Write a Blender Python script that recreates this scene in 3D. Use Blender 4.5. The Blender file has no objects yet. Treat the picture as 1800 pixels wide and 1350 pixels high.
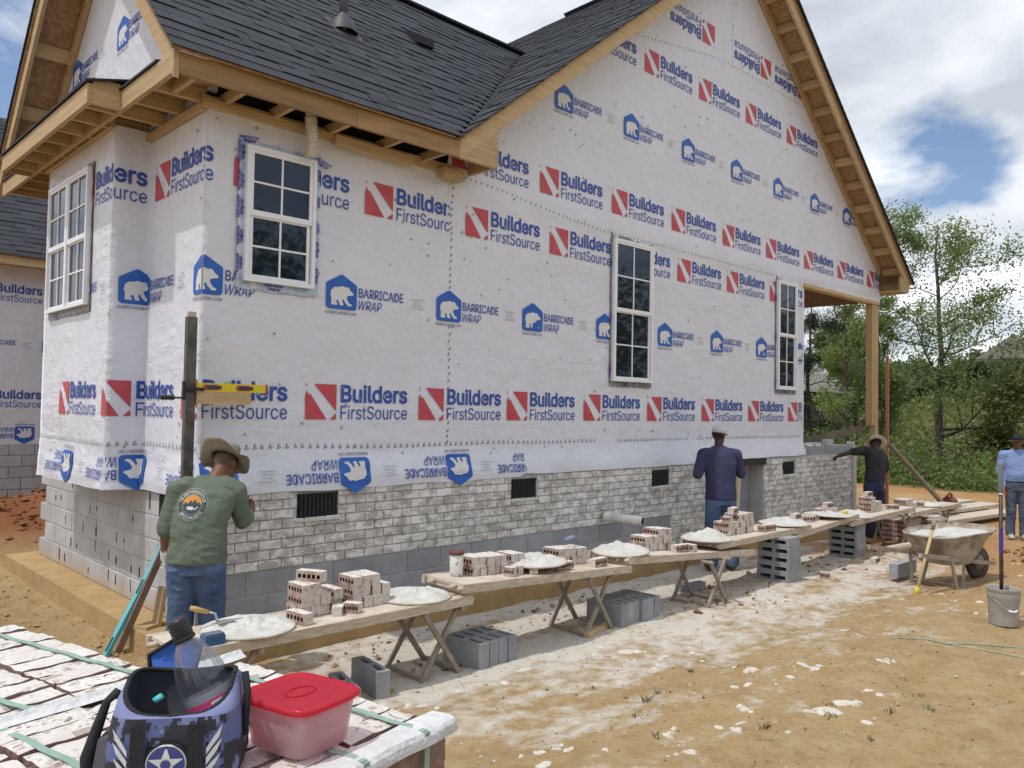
import bpy, bmesh, math, random
import numpy as np
from mathutils import Vector, Matrix, noise
from mathutils.bvhtree import BVHTree
random.seed(7); np.random.seed(7)
SC = bpy.context.scene
COL = SC.collection
R = math.radians
sin, cos, pi = math.sin, math.cos, math.pi

# ------------------------------------------------------------------ camera
CAM = Vector((-2.64, -6.25, 1.8))
YAW, PITCH, ROLL = 0.76948, 0.031589, 0.017197
fw = Vector((sin(YAW)*cos(PITCH), cos(YAW)*cos(PITCH), sin(PITCH)))
rt = Vector((cos(YAW), -sin(YAW), 0)); up = rt.cross(fw)
rt2 = rt*cos(ROLL)+up*sin(ROLL); up2 = up*cos(ROLL)-rt*sin(ROLL)
cd = bpy.data.cameras.new('camera'); cam = bpy.data.objects.new('camera', cd); COL.objects.link(cam)
cam.matrix_world = Matrix(((rt2.x, up2.x, -fw.x, CAM.x), (rt2.y, up2.y, -fw.y, CAM.y), (rt2.z, up2.z, -fw.z, CAM.z), (0, 0, 0, 1)))
cd.sensor_width = 36; cd.lens = 1418.247/1800*36; cd.clip_end = 3000; cd.clip_start = .05
SC.camera = cam

# ------------------------------------------------------------------ sky, sun, exposure
SUN = Vector((-.40, .07, .90)).normalized()          # towards the sun
EL = math.asin(SUN.z); AZ = math.atan2(SUN.x, SUN.y)
w = bpy.data.worlds.new('World'); SC.world = w; w.use_nodes = True
nt = w.node_tree; nt.nodes.clear()
def N(t, **k):
    n = nt.nodes.new(t)
    for a, b in k.items(): setattr(n, a, b)
    return n
out = N('ShaderNodeOutputWorld'); bg = N('ShaderNodeBackground'); sky = N('ShaderNodeTexSky')
sky.sky_type = 'NISHITA'; sky.sun_disc = False; sky.sun_elevation = EL; sky.sun_rotation = AZ
sky.air_density = 1.0; sky.dust_density = 1.0; sky.ozone_density = 1.4
tc = N('ShaderNodeTexCoord'); sep = N('ShaderNodeSeparateXYZ'); nt.links.new(tc.outputs['Generated'], sep.inputs[0])
# clouds: noise on a plane overhead (direction divided by height)
mx = N('ShaderNodeMath', operation='MAXIMUM'); nt.links.new(sep.outputs[2], mx.inputs[0]); mx.inputs[1].default_value = .0
ad = N('ShaderNodeMath', operation='ADD'); nt.links.new(mx.outputs[0], ad.inputs[0]); ad.inputs[1].default_value = .22
dv = N('ShaderNodeVectorMath', operation='DIVIDE'); nt.links.new(tc.outputs['Generated'], dv.inputs[0])
cmb = N('ShaderNodeCombineXYZ')
for i in range(3): nt.links.new(ad.outputs[0], cmb.inputs[i])
nt.links.new(cmb.outputs[0], dv.inputs[1])
def NZ(scale, det, rough, off, dist=0):
    mp = N('ShaderNodeMapping'); mp.inputs['Location'].default_value = off
    nt.links.new(dv.outputs[0], mp.inputs[0])
    n = N('ShaderNodeTexNoise'); n.inputs['Scale'].default_value = scale; n.inputs['Detail'].default_value = det
    n.inputs['Roughness'].default_value = rough; n.inputs['Distortion'].default_value = dist
    nt.links.new(mp.outputs[0], n.inputs['Vector']); return n
CLOUD_OFF = (3.52, 4.64, 2.1)
n1 = NZ(1.55, 9, .56, CLOUD_OFF, .25)
rp = N('ShaderNodeValToRGB'); rp.color_ramp.elements[0].position = .33; rp.color_ramp.elements[1].position = .44
# openings in the cloud deck where blue shows
prev = n1.outputs[0]
for (px_, py_, deg, amt) in ((10, 60, 9, .24), (745, -20, 6, .17), (1645, 335, 3.2, .07)):
    d_ = (rt2*((px_-900)/1418.247)+up2*((675-py_)/1418.247)+fw).normalized()
    dp = N('ShaderNodeVectorMath', operation='DOT_PRODUCT'); nt.links.new(tc.outputs['Generated'], dp.inputs[0]); dp.inputs[1].default_value = d_
    mr = N('ShaderNodeMapRange', interpolation_type='SMOOTHSTEP'); nt.links.new(dp.outputs['Value'], mr.inputs[0]); mr.inputs[1].default_value = cos(R(deg*1.7)); mr.inputs[2].default_value = cos(R(deg*.25)); mr.inputs[3].default_value = 0; mr.inputs[4].default_value = amt
    sb_ = N('ShaderNodeMath', operation='SUBTRACT'); nt.links.new(prev, sb_.inputs[0]); nt.links.new(mr.outputs[0], sb_.inputs[1]); prev = sb_.outputs[0]
nt.links.new(prev, rp.inputs[0])
n2 = NZ(1.9, 8, .56, (9.7, 11.78, 0), .3)
rc = N('ShaderNodeValToRGB')
rc.color_ramp.elements[0].position = .34; rc.color_ramp.elements[0].color = (6.6, 7.1, 7.9, 1)
rc.color_ramp.elements[1].position = .62; rc.color_ramp.elements[1].color = (12.2, 12.6, 13.2, 1)
nt.links.new(n2.outputs[0], rc.inputs[0])
sb = N('ShaderNodeVectorMath', operation='MULTIPLY'); nt.links.new(sky.outputs[0], sb.inputs[0]); sb.inputs[1].default_value = (1.45, 1.45, 1.5)
mixc = N('ShaderNodeMix', data_type='RGBA'); nt.links.new(rp.outputs[0], mixc.inputs['Factor'])
nt.links.new(sb.outputs[0], mixc.inputs['A']); nt.links.new(rc.outputs[0], mixc.inputs['B'])
nt.links.new(mixc.outputs['Result'], bg.inputs[0]); bg.inputs[1].default_value = .10
nt.links.new(bg.outputs[0], out.inputs[0])
sd = bpy.data.lights.new('sun', 'SUN'); sun = bpy.data.objects.new('sun', sd); COL.objects.link(sun)
sd.energy = 2.5; sd.angle = R(.6); sd.color = (1, .955, .88)
sun.rotation_euler = (-SUN).to_track_quat('-Z', 'Y').to_euler(); sun.location = (0, 0, 30)
SC.view_settings.view_transform = 'Standard'; SC.view_settings.look = 'None'
SC.view_settings.exposure = -.13; SC.view_settings.gamma = 1.0
SC.render.engine = 'CYCLES'

# ------------------------------------------------------------------ helpers
def link(o, parent=None):
    COL.objects.link(o)
    if parent is not None:
        o.parent = parent
        o.matrix_parent_inverse = Matrix.Translation(parent.get('_b', (0, 0, 0))).inverted() if '_b' in parent else Matrix.Identity(4)
    return o
def tag(o, label=None, cat=None, group=None, kind=None):
    if label: o['label'] = label
    if cat: o['category'] = cat
    if group: o['group'] = group
    if kind: o['kind'] = kind
    return o
def thing(name, label, cat, loc=(0, 0, 0), group=None, local=False):
    o = bpy.data.objects.new(name, None); COL.objects.link(o); o.empty_display_size = .1
    o.location = loc
    if not local: o['_b'] = list(loc)
    return tag(o, label, cat, group)
class MB:
    def __init__(s): s.v = []; s.f = []; s.m = []
    def add(s, vs, fs, m=0):
        b = len(s.v); s.v += [tuple(x) for x in vs]; s.f += [tuple(i+b for i in f) for f in fs]; s.m += [m]*len(fs); return s
    def box(s, x0, x1, y0, y1, z0, z1, m=0):
        return s.add([(x0, y0, z0), (x1, y0, z0), (x1, y1, z0), (x0, y1, z0), (x0, y0, z1), (x1, y0, z1), (x1, y1, z1), (x0, y1, z1)],
                     [(3, 2, 1, 0), (4, 5, 6, 7), (0, 1, 5, 4), (1, 2, 6, 5), (2, 3, 7, 6), (3, 0, 4, 7)], m)
    def xbox(s, mat, sx, sy, sz, m=0):
        P = [(-1, -1, -1), (1, -1, -1), (1, 1, -1), (-1, 1, -1), (-1, -1, 1), (1, -1, 1), (1, 1, 1), (-1, 1, 1)]
        return s.add([mat @ Vector((a*sx/2, b*sy/2, c*sz/2)) for a, b, c in P],
                     [(3, 2, 1, 0), (4, 5, 6, 7), (0, 1, 5, 4), (1, 2, 6, 5), (2, 3, 7, 6), (3, 0, 4, 7)], m)
    def beam(s, p0, p1, wd, ht, m=0, upv=(0, 0, 1)):
        p0 = Vector(p0); p1 = Vector(p1); d = (p1-p0); L = d.length; d.normalize()
        sd_ = d.cross(Vector(upv))
        if sd_.length < 1e-4: sd_ = d.cross(Vector((1, 0, 0)))
        sd_.normalize(); u_ = sd_.cross(d)
        M4 = Matrix(((d.x, sd_.x, u_.x, (p0.x+p1.x)/2), (d.y, sd_.y, u_.y, (p0.y+p1.y)/2), (d.z, sd_.z, u_.z, (p0.z+p1.z)/2), (0, 0, 0, 1)))
        return s.xbox(M4, L, wd, ht, m)
    def prism(s, poly, f0, f1, m=0):
        """poly: list of 2D pts ; f0,f1 map (a,b)->xyz"""
        n = len(poly); v = [f0(*p) for p in poly]+[f1(*p) for p in poly]
        fs = [tuple(range(n)), tuple(range(2*n-1, n-1, -1))]+[(i, i+n, (i+1) % n+n, (i+1) % n) for i in range(n)]
        return s.add(v, fs, m)
    def tube(s, pts, rad, n=10, m=0, caps=True):
        pts = [Vector(p) for p in pts]; k = len(pts)
        rad = rad if isinstance(rad, (list, tuple)) else [rad]*k
        b = len(s.v); prev = None
        for i, p in enumerate(pts):
            d = (pts[min(i+1, k-1)]-pts[max(i-1, 0)]).normalized()
            a = prev if prev else (Vector((0, 0, 1)) if abs(d.z) < .9 else Vector((1, 0, 0)))
            a = (a-d*a.dot(d)).normalized(); prev = a; c = d.cross(a)
            for j in range(n):
                t = 2*pi*j/n; s.v.append(tuple(p+(a*cos(t)+c*sin(t))*rad[i]))
        for i in range(k-1):
            for j in range(n):
                s.f.append((b+i*n+j, b+i*n+(j+1) % n, b+(i+1)*n+(j+1) % n, b+(i+1)*n+j)); s.m.append(m)
        if caps:
            s.f.append(tuple(b+j for j in range(n))[::-1]); s.m.append(m)
            s.f.append(tuple(b+(k-1)*n+j for j in range(n))); s.m.append(m)
        return s
    def lathe(s, prof, n=24, c=(0, 0, 0), m=0, sy=1):
        b = len(s.v); k = len(prof)
        for r, z in prof:
            for j in range(n):
                t = 2*pi*j/n; s.v.append((c[0]+r*cos(t), c[1]+r*sy*sin(t), c[2]+z))
        for i in range(k-1):
            for j in range(n):
                s.f.append((b+i*n+j, b+i*n+(j+1) % n, b+(i+1)*n+(j+1) % n, b+(i+1)*n+j)); s.m.append(m)
        return s
    def build(s, name, mats, parent=None, smooth=False, xf=None):
        me = bpy.data.meshes.new(name)
        me.from_pydata(s.v if xf is None else [tuple(xf @ Vector(v)) for v in s.v], [], s.f)
        for mm in (mats if isinstance(mats, (list, tuple)) else [mats]): me.materials.append(mm)
        me.polygons.foreach_set('material_index', s.m)
        if smooth: me.polygons.foreach_set('use_smooth', [True]*len(s.f))
        me.update()
        return link(bpy.data.objects.new(name, me), parent)
def np_mesh(name, V, F, mat, parent=None, smooth=False):
    """V (n,3) F (m,k) arrays"""
    me = bpy.data.meshes.new(name); V = np.asarray(V, np.float32); F = np.asarray(F, np.int32)
    me.vertices.add(len(V)); me.vertices.foreach_set('co', V.ravel())
    me.loops.add(F.size); me.loops.foreach_set('vertex_index', F.ravel())
    me.polygons.add(len(F)); me.polygons.foreach_set('loop_start', np.arange(len(F), dtype=np.int32)*F.shape[1])
    me.polygons.foreach_set('use_smooth', np.full(len(F), smooth))
    me.update(calc_edges=True); me.materials.append(mat)
    return link(bpy.data.objects.new(name, me), parent)
def inst(name, me, parent, loc, rot=(0, 0, 0), scale=(1, 1, 1)):
    o = bpy.data.objects.new(name, me); link(o, parent); o.location = loc; o.rotation_euler = rot; o.scale = scale; return o
def rotz(a): return Matrix.Rotation(a, 4, 'Z')
def TR(*p): return Matrix.Translation(Vector(p))
def nz(x, y, z=0): return noise.noise(Vector((x, y, z)))
def sst(a, b, x):
    t = min(1, max(0, (x-a)/(b-a))); return t*t*(3-2*t)

# ------------------------------------------------------------------ materials
def newmat(name):
    m = bpy.data.materials.new(name); m.use_nodes = True
    return m, m.node_tree, m.node_tree.nodes['Principled BSDF']
def nn(t, ty, **k):
    n = t.nodes.new(ty)
    for a, b in k.items(): setattr(n, a, b)
    return n
def noise_node(t, scale, detail=4, rough=.55, vec=None, vscale=None, dist=0):
    g = nn(t, 'ShaderNodeNewGeometry') if vec is None else None
    v = g.outputs['Position'] if vec is None else vec
    if vscale is not None:
        mm = nn(t, 'ShaderNodeVectorMath', operation='MULTIPLY'); t.links.new(v, mm.inputs[0]); mm.inputs[1].default_value = vscale; v = mm.outputs[0]
    n = nn(t, 'ShaderNodeTexNoise'); n.inputs['Scale'].default_value = scale; n.inputs['Detail'].default_value = detail
    n.inputs['Roughness'].default_value = rough; n.inputs['Distortion'].default_value = dist; t.links.new(v, n.inputs['Vector']); return n.outputs[0]
def ramp(t, fac, stops):
    r = nn(t, 'ShaderNodeValToRGB'); e = r.color_ramp.elements
    while len(e) < len(stops): e.new(.5)
    for i, (p, c) in enumerate(stops):
        e[i].position = p; e[i].color = (c, c, c, 1) if isinstance(c, (int, float)) else tuple(c)+(1,)
    t.links.new(fac, r.inputs[0]); return r.outputs[0]
def mixrgb(t, fac, a, b, mode='MIX'):
    m = nn(t, 'ShaderNodeMix', data_type='RGBA', blend_type=mode)
    for s_, x in (('Factor', fac), ('A', a), ('B', b)):
        i = m.inputs[s_]
        if isinstance(x, (int, float)): i.default_value = x
        elif isinstance(x, tuple): i.default_value = x+(1,)
        else: t.links.new(x, i)
    return m.outputs['Result']
def mathn(t, op, a, b=None):
    m = nn(t, 'ShaderNodeMath', operation=op)
    for i, x in enumerate((a, b)):
        if x is None: continue
        if isinstance(x, (int, float)): m.inputs[i].default_value = x
        else: t.links.new(x, m.inputs[i])
    return m.outputs[0]
def rnd(t):
    o = nn(t, 'ShaderNodeObjectInfo'); g = nn(t, 'ShaderNodeNewGeometry')
    return mathn(t, 'FRACT', mathn(t, 'ADD', o.outputs['Random'], g.outputs['Random Per Island']))
def bump(t, b, h, strength, dist=.01):
    n = nn(t, 'ShaderNodeBump'); n.inputs['Strength'].default_value = strength; n.inputs['Distance'].default_value = dist
    t.links.new(h, n.inputs['Height']); t.links.new(n.outputs[0], b.inputs['Normal'])
def Mt(name, c1, c2=None, scale=6, detail=5, rough=.8, fac=(.35, .65), vscale=None, bmp=0, bscale=60, metal=0, spec=.4, var=0, bdist=.01):
    m, t, b = newmat(name); b.inputs['Roughness'].default_value = rough; b.inputs['Metallic'].default_value = metal
    b.inputs['Specular IOR Level'].default_value = spec
    c = tuple(c1)
    if c2 is not None:
        f = ramp(t, noise_node(t, scale, detail, vscale=vscale), [(fac[0], 0.), (fac[1], 1.)]); c = mixrgb(t, f, tuple(c1), tuple(c2))
    if var:
        v = mathn(t, 'ADD', mathn(t, 'MULTIPLY', rnd(t), 2*var), 1-var)
        cc = nn(t, 'ShaderNodeCombineColor'); [t.links.new(v, cc.inputs[i]) for i in range(3)]
        c = mixrgb(t, 1.0, c, cc.outputs[0], 'MULTIPLY')
    if isinstance(c, tuple): b.inputs['Base Color'].default_value = c+(1,)
    else: t.links.new(c, b.inputs['Base Color'])
    if bmp: bump(t, b, noise_node(t, bscale, 5, vscale=vscale), bmp, bdist)
    return m
MWRAP, t, b = newmat('house_wrap')
f = ramp(t, noise_node(t, 1.1, 5), [(.3, 0.), (.7, 1.)])
f2 = ramp(t, noise_node(t, 7, 6, .65), [(.45, 0.), (.8, 1.)])
c = mixrgb(t, f, (.74, .765, .86), (.69, .715, .80)); c = mixrgb(t, mathn(t, 'MULTIPLY', f2, .22), c, (.58, .59, .64))
t.links.new(c, b.inputs['Base Color']); b.inputs['Roughness'].default_value = .42; b.inputs['Specular IOR Level'].default_value = .35
h = mathn(t, 'ADD', mathn(t, 'MULTIPLY', noise_node(t, 3.2, 4, .6, dist=1.2), 1.0), mathn(t, 'MULTIPLY', noise_node(t, 14, 4, .6, dist=.8), .25))
mpw = nn(t, 'ShaderNodeMapping'); g = nn(t, 'ShaderNodeNewGeometry'); t.links.new(g.outputs['Position'], mpw.inputs[0]); mpw.inputs['Rotation'].default_value = (.0, .6, .0); mpw.inputs['Scale'].default_value = (5., 5., .8)
mpx = nn(t, 'ShaderNodeMapping'); t.links.new(g.outputs['Position'], mpx.inputs[0]); mpx.inputs['Rotation'].default_value = (.0, -.5, .0); mpx.inputs['Scale'].default_value = (.7, .7, 6.)
msk = ramp(t, noise_node(t, .9, 3), [(.42, 0.), (.62, 1.)]); msk2 = ramp(t, noise_node(t, 1.2, 3, vscale=(1, 1, 1.3)), [(.50, 0.), (.66, 1.)])
fold = mathn(t, 'ADD', mathn(t, 'MULTIPLY', noise_node(t, 2.0, 3, .55, vec=mpw.outputs[0], dist=.6), msk), mathn(t, 'MULTIPLY', noise_node(t, 2.2, 3, .55, vec=mpx.outputs[0], dist=.6), msk2))
bump(t, b, mathn(t, 'ADD', h, mathn(t, 'MULTIPLY', fold, .9)), .48, .04)
MRED = Mt('print_red', (.50, .06, .085), (.55, .09, .11), 9, rough=.5)
MBLUE = Mt('print_blue', (.030, .075, .36), (.045, .10, .41), 9, rough=.5)
MBLUE2 = Mt('print_bright_blue', (.022, .11, .47), (.035, .14, .52), 7, rough=.5)
MGREY = Mt('print_grey', (.22, .22, .25), rough=.6)
MBLK = Mt('print_black', (.03, .03, .035), rough=.7)
MWPRT = Mt('print_white', (.72, .72, .73), rough=.5)
MWOODX = Mt('lumber_along_x', (.53, .40, .23), (.41, .285, .15), 2.2, 6, .75, (.35, .7), (1.2, 14, 14), .25, 3, var=.13)
MWOODY = Mt('lumber_along_y', (.53, .40, .23), (.42, .29, .155), 2.2, 6, .75, (.35, .7), (14, 1.2, 14), .25, 3, var=.13)
MWOODZ = Mt('lumber_upright', (.52, .38, .20), (.42, .29, .15), 2.2, 6, .75, (.35, .7), (14, 14, 1.2), .25, 3, var=.1)
MFASC = Mt('weathered_fascia', (.40, .255, .12), (.22, .145, .085), 1.6, 7, .8, (.4, .72), (1.0, 8, 9), .25, 4, var=.08)
MOSB, t, b = newmat('strand_board')
vo = nn(t, 'ShaderNodeTexVoronoi'); g = nn(t, 'ShaderNodeNewGeometry'); t.links.new(g.outputs['Position'], vo.inputs['Vector']); vo.inputs['Scale'].default_value = 28
c = mixrgb(t, ramp(t, vo.outputs['Color'], [(.2, 0.), (.8, 1.)]), (.30, .19, .10), (.43, .29, .16))
t.links.new(c, b.inputs['Base Color']); b.inputs['Roughness'].default_value = .8
MSHN, t, b = newmat('charcoal_shingle')
c = mixrgb(t, rnd(t), (.022, .026, .034), (.048, .054, .068)); c = mixrgb(t, mathn(t, 'MULTIPLY', noise_node(t, 160, 3, .7), .6), c, (.042, .048, .060))
t.links.new(c, b.inputs['Base Color']); b.inputs['Roughness'].default_value = .85; b.inputs['Specular IOR Level'].default_value = .35
bump(t, b, noise_node(t, 220, 3, .7), .5, .004)
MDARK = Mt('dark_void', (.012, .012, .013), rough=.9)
MBRK, t, b = newmat('whitewashed_brick')
r_ = rnd(t)
sm = ramp(t, noise_node(t, 7.5, 6, .62, vscale=(1, 1, 1.6), dist=.6), [(.42, 0.), (.60, 1.)])
fl = ramp(t, noise_node(t, 48, 4, .6), [(.60, 0.), (.66, 1.)]); fm = ramp(t, noise_node(t, 5, 3), [(.42, 0.), (.60, 1.)])
c = mixrgb(t, r_, (.86, .845, .83), (.70, .685, .665)); c = mixrgb(t, mathn(t, 'MULTIPLY', sm, .78), c, (.33, .31, .29))
c = mixrgb(t, mathn(t, 'MULTIPLY', mathn(t, 'MULTIPLY', fl, fm), .85), c, (.045, .04, .04))
t.links.new(c, b.inputs['Base Color']); b.inputs['Roughness'].default_value = .85
bump(t, b, noise_node(t, 60, 5, .6), .5, .004)
MMORT = Mt('mortar_joint', (.56, .55, .53), (.46, .45, .43), 12, rough=.95, bmp=.5, bscale=80)
MBLKL, t, b = newmat('foundation_block')
c = mixrgb(t, rnd(t), (.52, .535, .56), (.42, .43, .455)); c = mixrgb(t, ramp(t, noise_node(t, 3, 6, .6), [(.4, 0.), (.75, 1.)]), c, (.38, .37, .355))
sp = nn(t, 'ShaderNodeSeparateXYZ'); g = nn(t, 'ShaderNodeNewGeometry'); t.links.new(g.outputs['Position'], sp.inputs[0])
stain = ramp(t, mathn(t, 'ADD', sp.outputs[2], mathn(t, 'MULTIPLY', noise_node(t, 2.5, 4), .3)), [(.14, 1.), (.34, 0.)])
c = mixrgb(t, mathn(t, 'MULTIPLY', stain, .75), c, (.42, .30, .155))
t.links.new(c, b.inputs['Base Color']); b.inputs['Roughness'].default_value = .95; bump(t, b, noise_node(t, 90, 4, .7), .6, .004)
MBLKG = Mt('grey_block', (.35, .37, .405), (.28, .30, .33), 5, rough=.95, bmp=.6, bscale=110, var=.12)
MFOOT, t, b = newmat('clay_stained_footing')
c = mixrgb(t, ramp(t, noise_node(t, 4, 7, .65), [(.35, 0.), (.7, 1.)]), (.48, .33, .16), (.36, .235, .11))
t.links.new(c, b.inputs['Base Color']); b.inputs['Roughness'].default_value = .95; bump(t, b, noise_node(t, 30, 6, .65), .8, .015)
MWHT = Mt('white_vinyl', (.83, .86, .92), rough=.35, spec=.5)
MGLS, t, b = newmat('window_glass'); b.inputs['Base Color'].default_value = (.012, .016, .022, 1); b.inputs['Roughness'].default_value = .03
b.inputs['Specular IOR Level'].default_value = .6; b.inputs['Specular Tint'].default_value = (.55, .75, 1., 1)  # blue tint added so reflections read as blue sky
bump(t, b, noise_node(t, 1.2, 1), .02, .05)
MFOIL, t, b = newmat('foil_tape')
c = mixrgb(t, ramp(t, noise_node(t, 9, 4), [(.4, 0.), (.6, 1.)]), (.60, .66, .72), (.35, .45, .58))
t.links.new(c, b.inputs['Base Color']); b.inputs['Roughness'].default_value = .3; b.inputs['Metallic'].default_value = .75
bump(t, b, noise_node(t, 40, 4, .7), .8, .01)
MTAPEK = Mt('dark_tape', (.10, .10, .11), (.30, .31, .32), 30, rough=.4)
MMETB = Mt('black_metal', (.02, .02, .022), rough=.5)
MPVC = Mt('white_pvc', (.78, .78, .77), (.66, .65, .62), 8, rough=.35)
MDUCT = Mt('duct_plastic', (.68, .64, .56), (.54, .50, .43), 30, rough=.5)

# ------------------------------------------------------------------ lettering
_txt = {}
import os
try: FONT = bpy.data.fonts.load(os.path.join(bpy.utils.system_resource('DATAFILES'), 'fonts', 'Inter.woff2'))
except Exception: FONT = None
def text2d(s, bold=0., shear=0.):
    k = (s, bold, shear)
    if k in _txt: return _txt[k]
    cu = bpy.data.curves.new('t', 'FONT'); cu.body = s
    if FONT: cu.font = FONT
    cu.resolution_u = 2; cu.offset = bold; cu.shear = shear; cu.resolution_u = 2; cu.dimensions = '2D'; cu.fill_mode = 'FRONT'
    o = bpy.data.objects.new('t', cu); COL.objects.link(o); bpy.context.view_layer.update()
    me = bpy.data.meshes.new_from_object(o.evaluated_get(bpy.context.evaluated_depsgraph_get()))
    V = np.array([(v.co.x, v.co.y) for v in me.vertices]); F = [tuple(p.vertices) for p in me.polygons]
    bpy.data.objects.remove(o); bpy.data.curves.remove(cu); bpy.data.meshes.remove(me)
    mn = V.min(0); V = (V-mn)/(V.max(0)-mn).max() if False else (V-mn)
    sz = V.max(0); V = V/sz; _txt[k] = (V, F, sz[0]/sz[1]); return _txt[k]
class Print:                                   # flat print in 2D: list of (polygon points, material index)
    def __init__(s): s.p = []
    def text(s, txt, x, y, w_, h_, m, bold=0., shear=0.):
        V, F, _ = text2d(txt, bold, shear)
        for f in F: s.p.append(([(x+V[i][0]*w_, y+V[i][1]*h_) for i in f], m))
        return s
    def poly(s, pts, m): s.p.append((pts, m)); return s
    def shape(s, pts, m):                      # concave outline -> triangles
        from mathutils.geometry import tessellate_polygon
        for tr in tessellate_polygon([[Vector((a, b_, 0)) for a, b_ in pts]]): s.p.append(([pts[i] for i in tr], m))
        return s
def clip(poly, a, b_, c):                      # keep a*x+b*y<=c
    o = []; n = len(poly)
    for i in range(n):
        p, q = poly[i], poly[(i+1) % n]; dp = a*p[0]+b_*p[1]-c; dq = a*q[0]+b_*q[1]-c
        if dp <= 0: o.append(p)
        if dp*dq < 0:
            t_ = dp/(dp-dq); o.append((p[0]+(q[0]-p[0])*t_, p[1]+(q[1]-p[1])*t_))
    return o
BL = Print()
BL.poly([(.085, .31), (.31, .31), (.31, .075)], 0).poly([(0, 0), (0, .215), (.018, .255), (.028, .21), (.045, .225), (.215, 0)], 0).poly([(.245, 0), (.31, 0), (.31, .055)], 0)
BL.poly([(0, .27), (.008, .31), (.02, .31)], 0)
BL.text('Builders', .355, .15, .735, .165, 1, .022).text('FirstSource', .355, .0, .735, .125, 1, .0)
def bear(s, x, y, w_, h_, m):
    P = [(.03, .0), (.05, .30), (.0, .48), (.02, .72), (.14, .90), (.34, .93), (.52, 1.), (.62, .94), (.72, .97), (.80, .93), (.86, .80), (1., .66), (.98, .58), (.84, .55), (.72, .50), (.70, .38), (.80, .16), (.93, .08), (.91, .0), (.76, .0), (.62, .18), (.56, .33), (.50, .24), (.56, .06), (.54, .0), (.40, .0), (.38, .12), (.30, .30), (.24, .16), (.30, .07), (.28, .0)]
    return s.shape([(x+a*w_, y+b_*h_) for a, b_ in P], m)
def rhouse(s, x, y, w_, h_, m):
    r = w_*.1; P = [(x+r*.3, y+r*.3), (x+r, y), (x+w_-r, y), (x+w_-r*.3, y+r*.3), (x+w_, y+r), (x+w_, y+h_*.70), (x+w_*.97, y+h_*.74), (x+w_*.54, y+h_*.985), (x+w_*.46, y+h_*.985), (x+w_*.03, y+h_*.74), (x, y+h_*.70), (x, y+r)]
    return s.poly(P, m)
BB = Print()
rhouse(BB, 0, 0, .32, .315, 0); bear(BB, .045, .035, .24, .175, 1)
BB.text('BARRICADE', .34, .125, .50, .088, 2, .009).text('WRAP', .34, .015, .255, .085, 2, 0, .25)
BB.text('BARRICADEBP.COM', .0, -.045, .32, .026, 3, .01)
for i, s_ in enumerate(('Barricade Building Products', 'Doswell, VA', 'www.barricadebp.com', 'Barricade Building Wrap')):
    wd = (.16, .08, .13, .15)[i]; BB.text(s_, .93+(.16-wd)/2, .165-i*.028, wd, .018, 3)
BMATS = [MRED, MBLUE]; BBM = [MBLUE2, MWPRT, MBLUE, MGREY]

# ------------------------------------------------------------------ house: wrap surface
house = thing('house', 'white wrapped house under construction with dark shingle roof and unfinished brick base', 'house')
YB, XB, YE = 1.17, -.31, 3.20
UB = -YB+XB; UE = UB-(YE-YB)
def face_of(u): return 'F' if u >= 0 else ('L' if u >= -YB else ('B' if u >= UB else 'S'))
def base_pt(u, fc):
    if fc == 'F': return Vector((u, 0, 0)), Vector((0, -1, 0))
    if fc == 'L': return Vector((0, -u, 0)), Vector((-1, 0, 0))
    if fc == 'B': return Vector((u+YB, YB, 0)), Vector((0, -1, 0))
    return Vector((XB, YB+(UB-u), 0)), Vector((-1, 0, 0))
def zbot(u):
    if u >= 3.55: return 1.10+.02*nz(u*1.3, 5)+.035*sst(6, 9, u)
    if u >= 0: return 1.075+.018*nz(u*2.1, 2)
    return 1.045+.02*nz(u*2.3, 9)
def disp(u, z, fc):
    d = .004*nz(u*1.7, z*1.7, 3)+.002*nz(u*6, z*5, 8)
    if fc == 'F': d += .072*sst(1.44, 1.12, z)
    else: d += .03*sst(1.40, 1.1, z)*(.8+.6*nz(u*1.5, 4))
    lo = sst(1.62, 1.40, z)
    d += lo*(.012*nz(u*2.2+z*2, z*9, 1)+.006*nz(u*7, z*12, 2))
    if fc == 'F' and u > 2.4: d += .022*sst(4.28, 4.12, z)*sst(3.86, 4.05, z)+.012*sst(4.3, 4.1, z)*sst(3.8, 4.0, z)*nz(u*1.1, z*10, 6)
    return d
def wrap_pt(u, z, fc, off=0.):
    p, n = base_pt(u, fc); p = p+n*(disp(u, z, fc)+off); p.z = z; return p
RP = .79                                    # pitch of the front gable
def gable_top(u): return min(4.353+RP*(u-2.26), 4.353+RP*(13.70-u))-.07
def ztop(u):
    if u < 2.5: return 4.22
    return max(4.22, gable_top(u)) if u < 9 else gable_top(u)
def wrap_sheet(name, us, zb, zt, dz=.06):
    V = []; F = []; cols = []
    for u in us:
        n = 70 if zt(5)-zb(5) > 4 else 56; zs = np.linspace(zb(u), zt(u), n)
        fc = face_of(u); ids = []
        for z in zs:
            p = wrap_pt(u, z, fc)
            for cu, fa, fb in ((0., 'F', 'L'), (UB, 'B', 'S'), (-YB, 'L', 'B')):
                if abs(u-cu) < 1e-6:
                    q, na = base_pt(u, fa); _, nb = base_pt(u, fb); p = q+na*disp(u, z, fa)+nb*disp(u, z, fb); p.z = z
            ids.append(len(V)); V.append(p)
        cols.append(ids)
    for a, b_ in zip(cols[:-1], cols[1:]):
        for i in range(len(a)-1): F.append((a[i], b_[i], b_[i+1], a[i+1]))
    return np_mesh(name, [tuple(v) for v in V], F, MWRAP, house, True)
us = sorted(set([round(x, 4) for x in list(np.arange(UE, 10.11, .07))]+[0., -YB, UB, UE, 10.11]))
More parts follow.
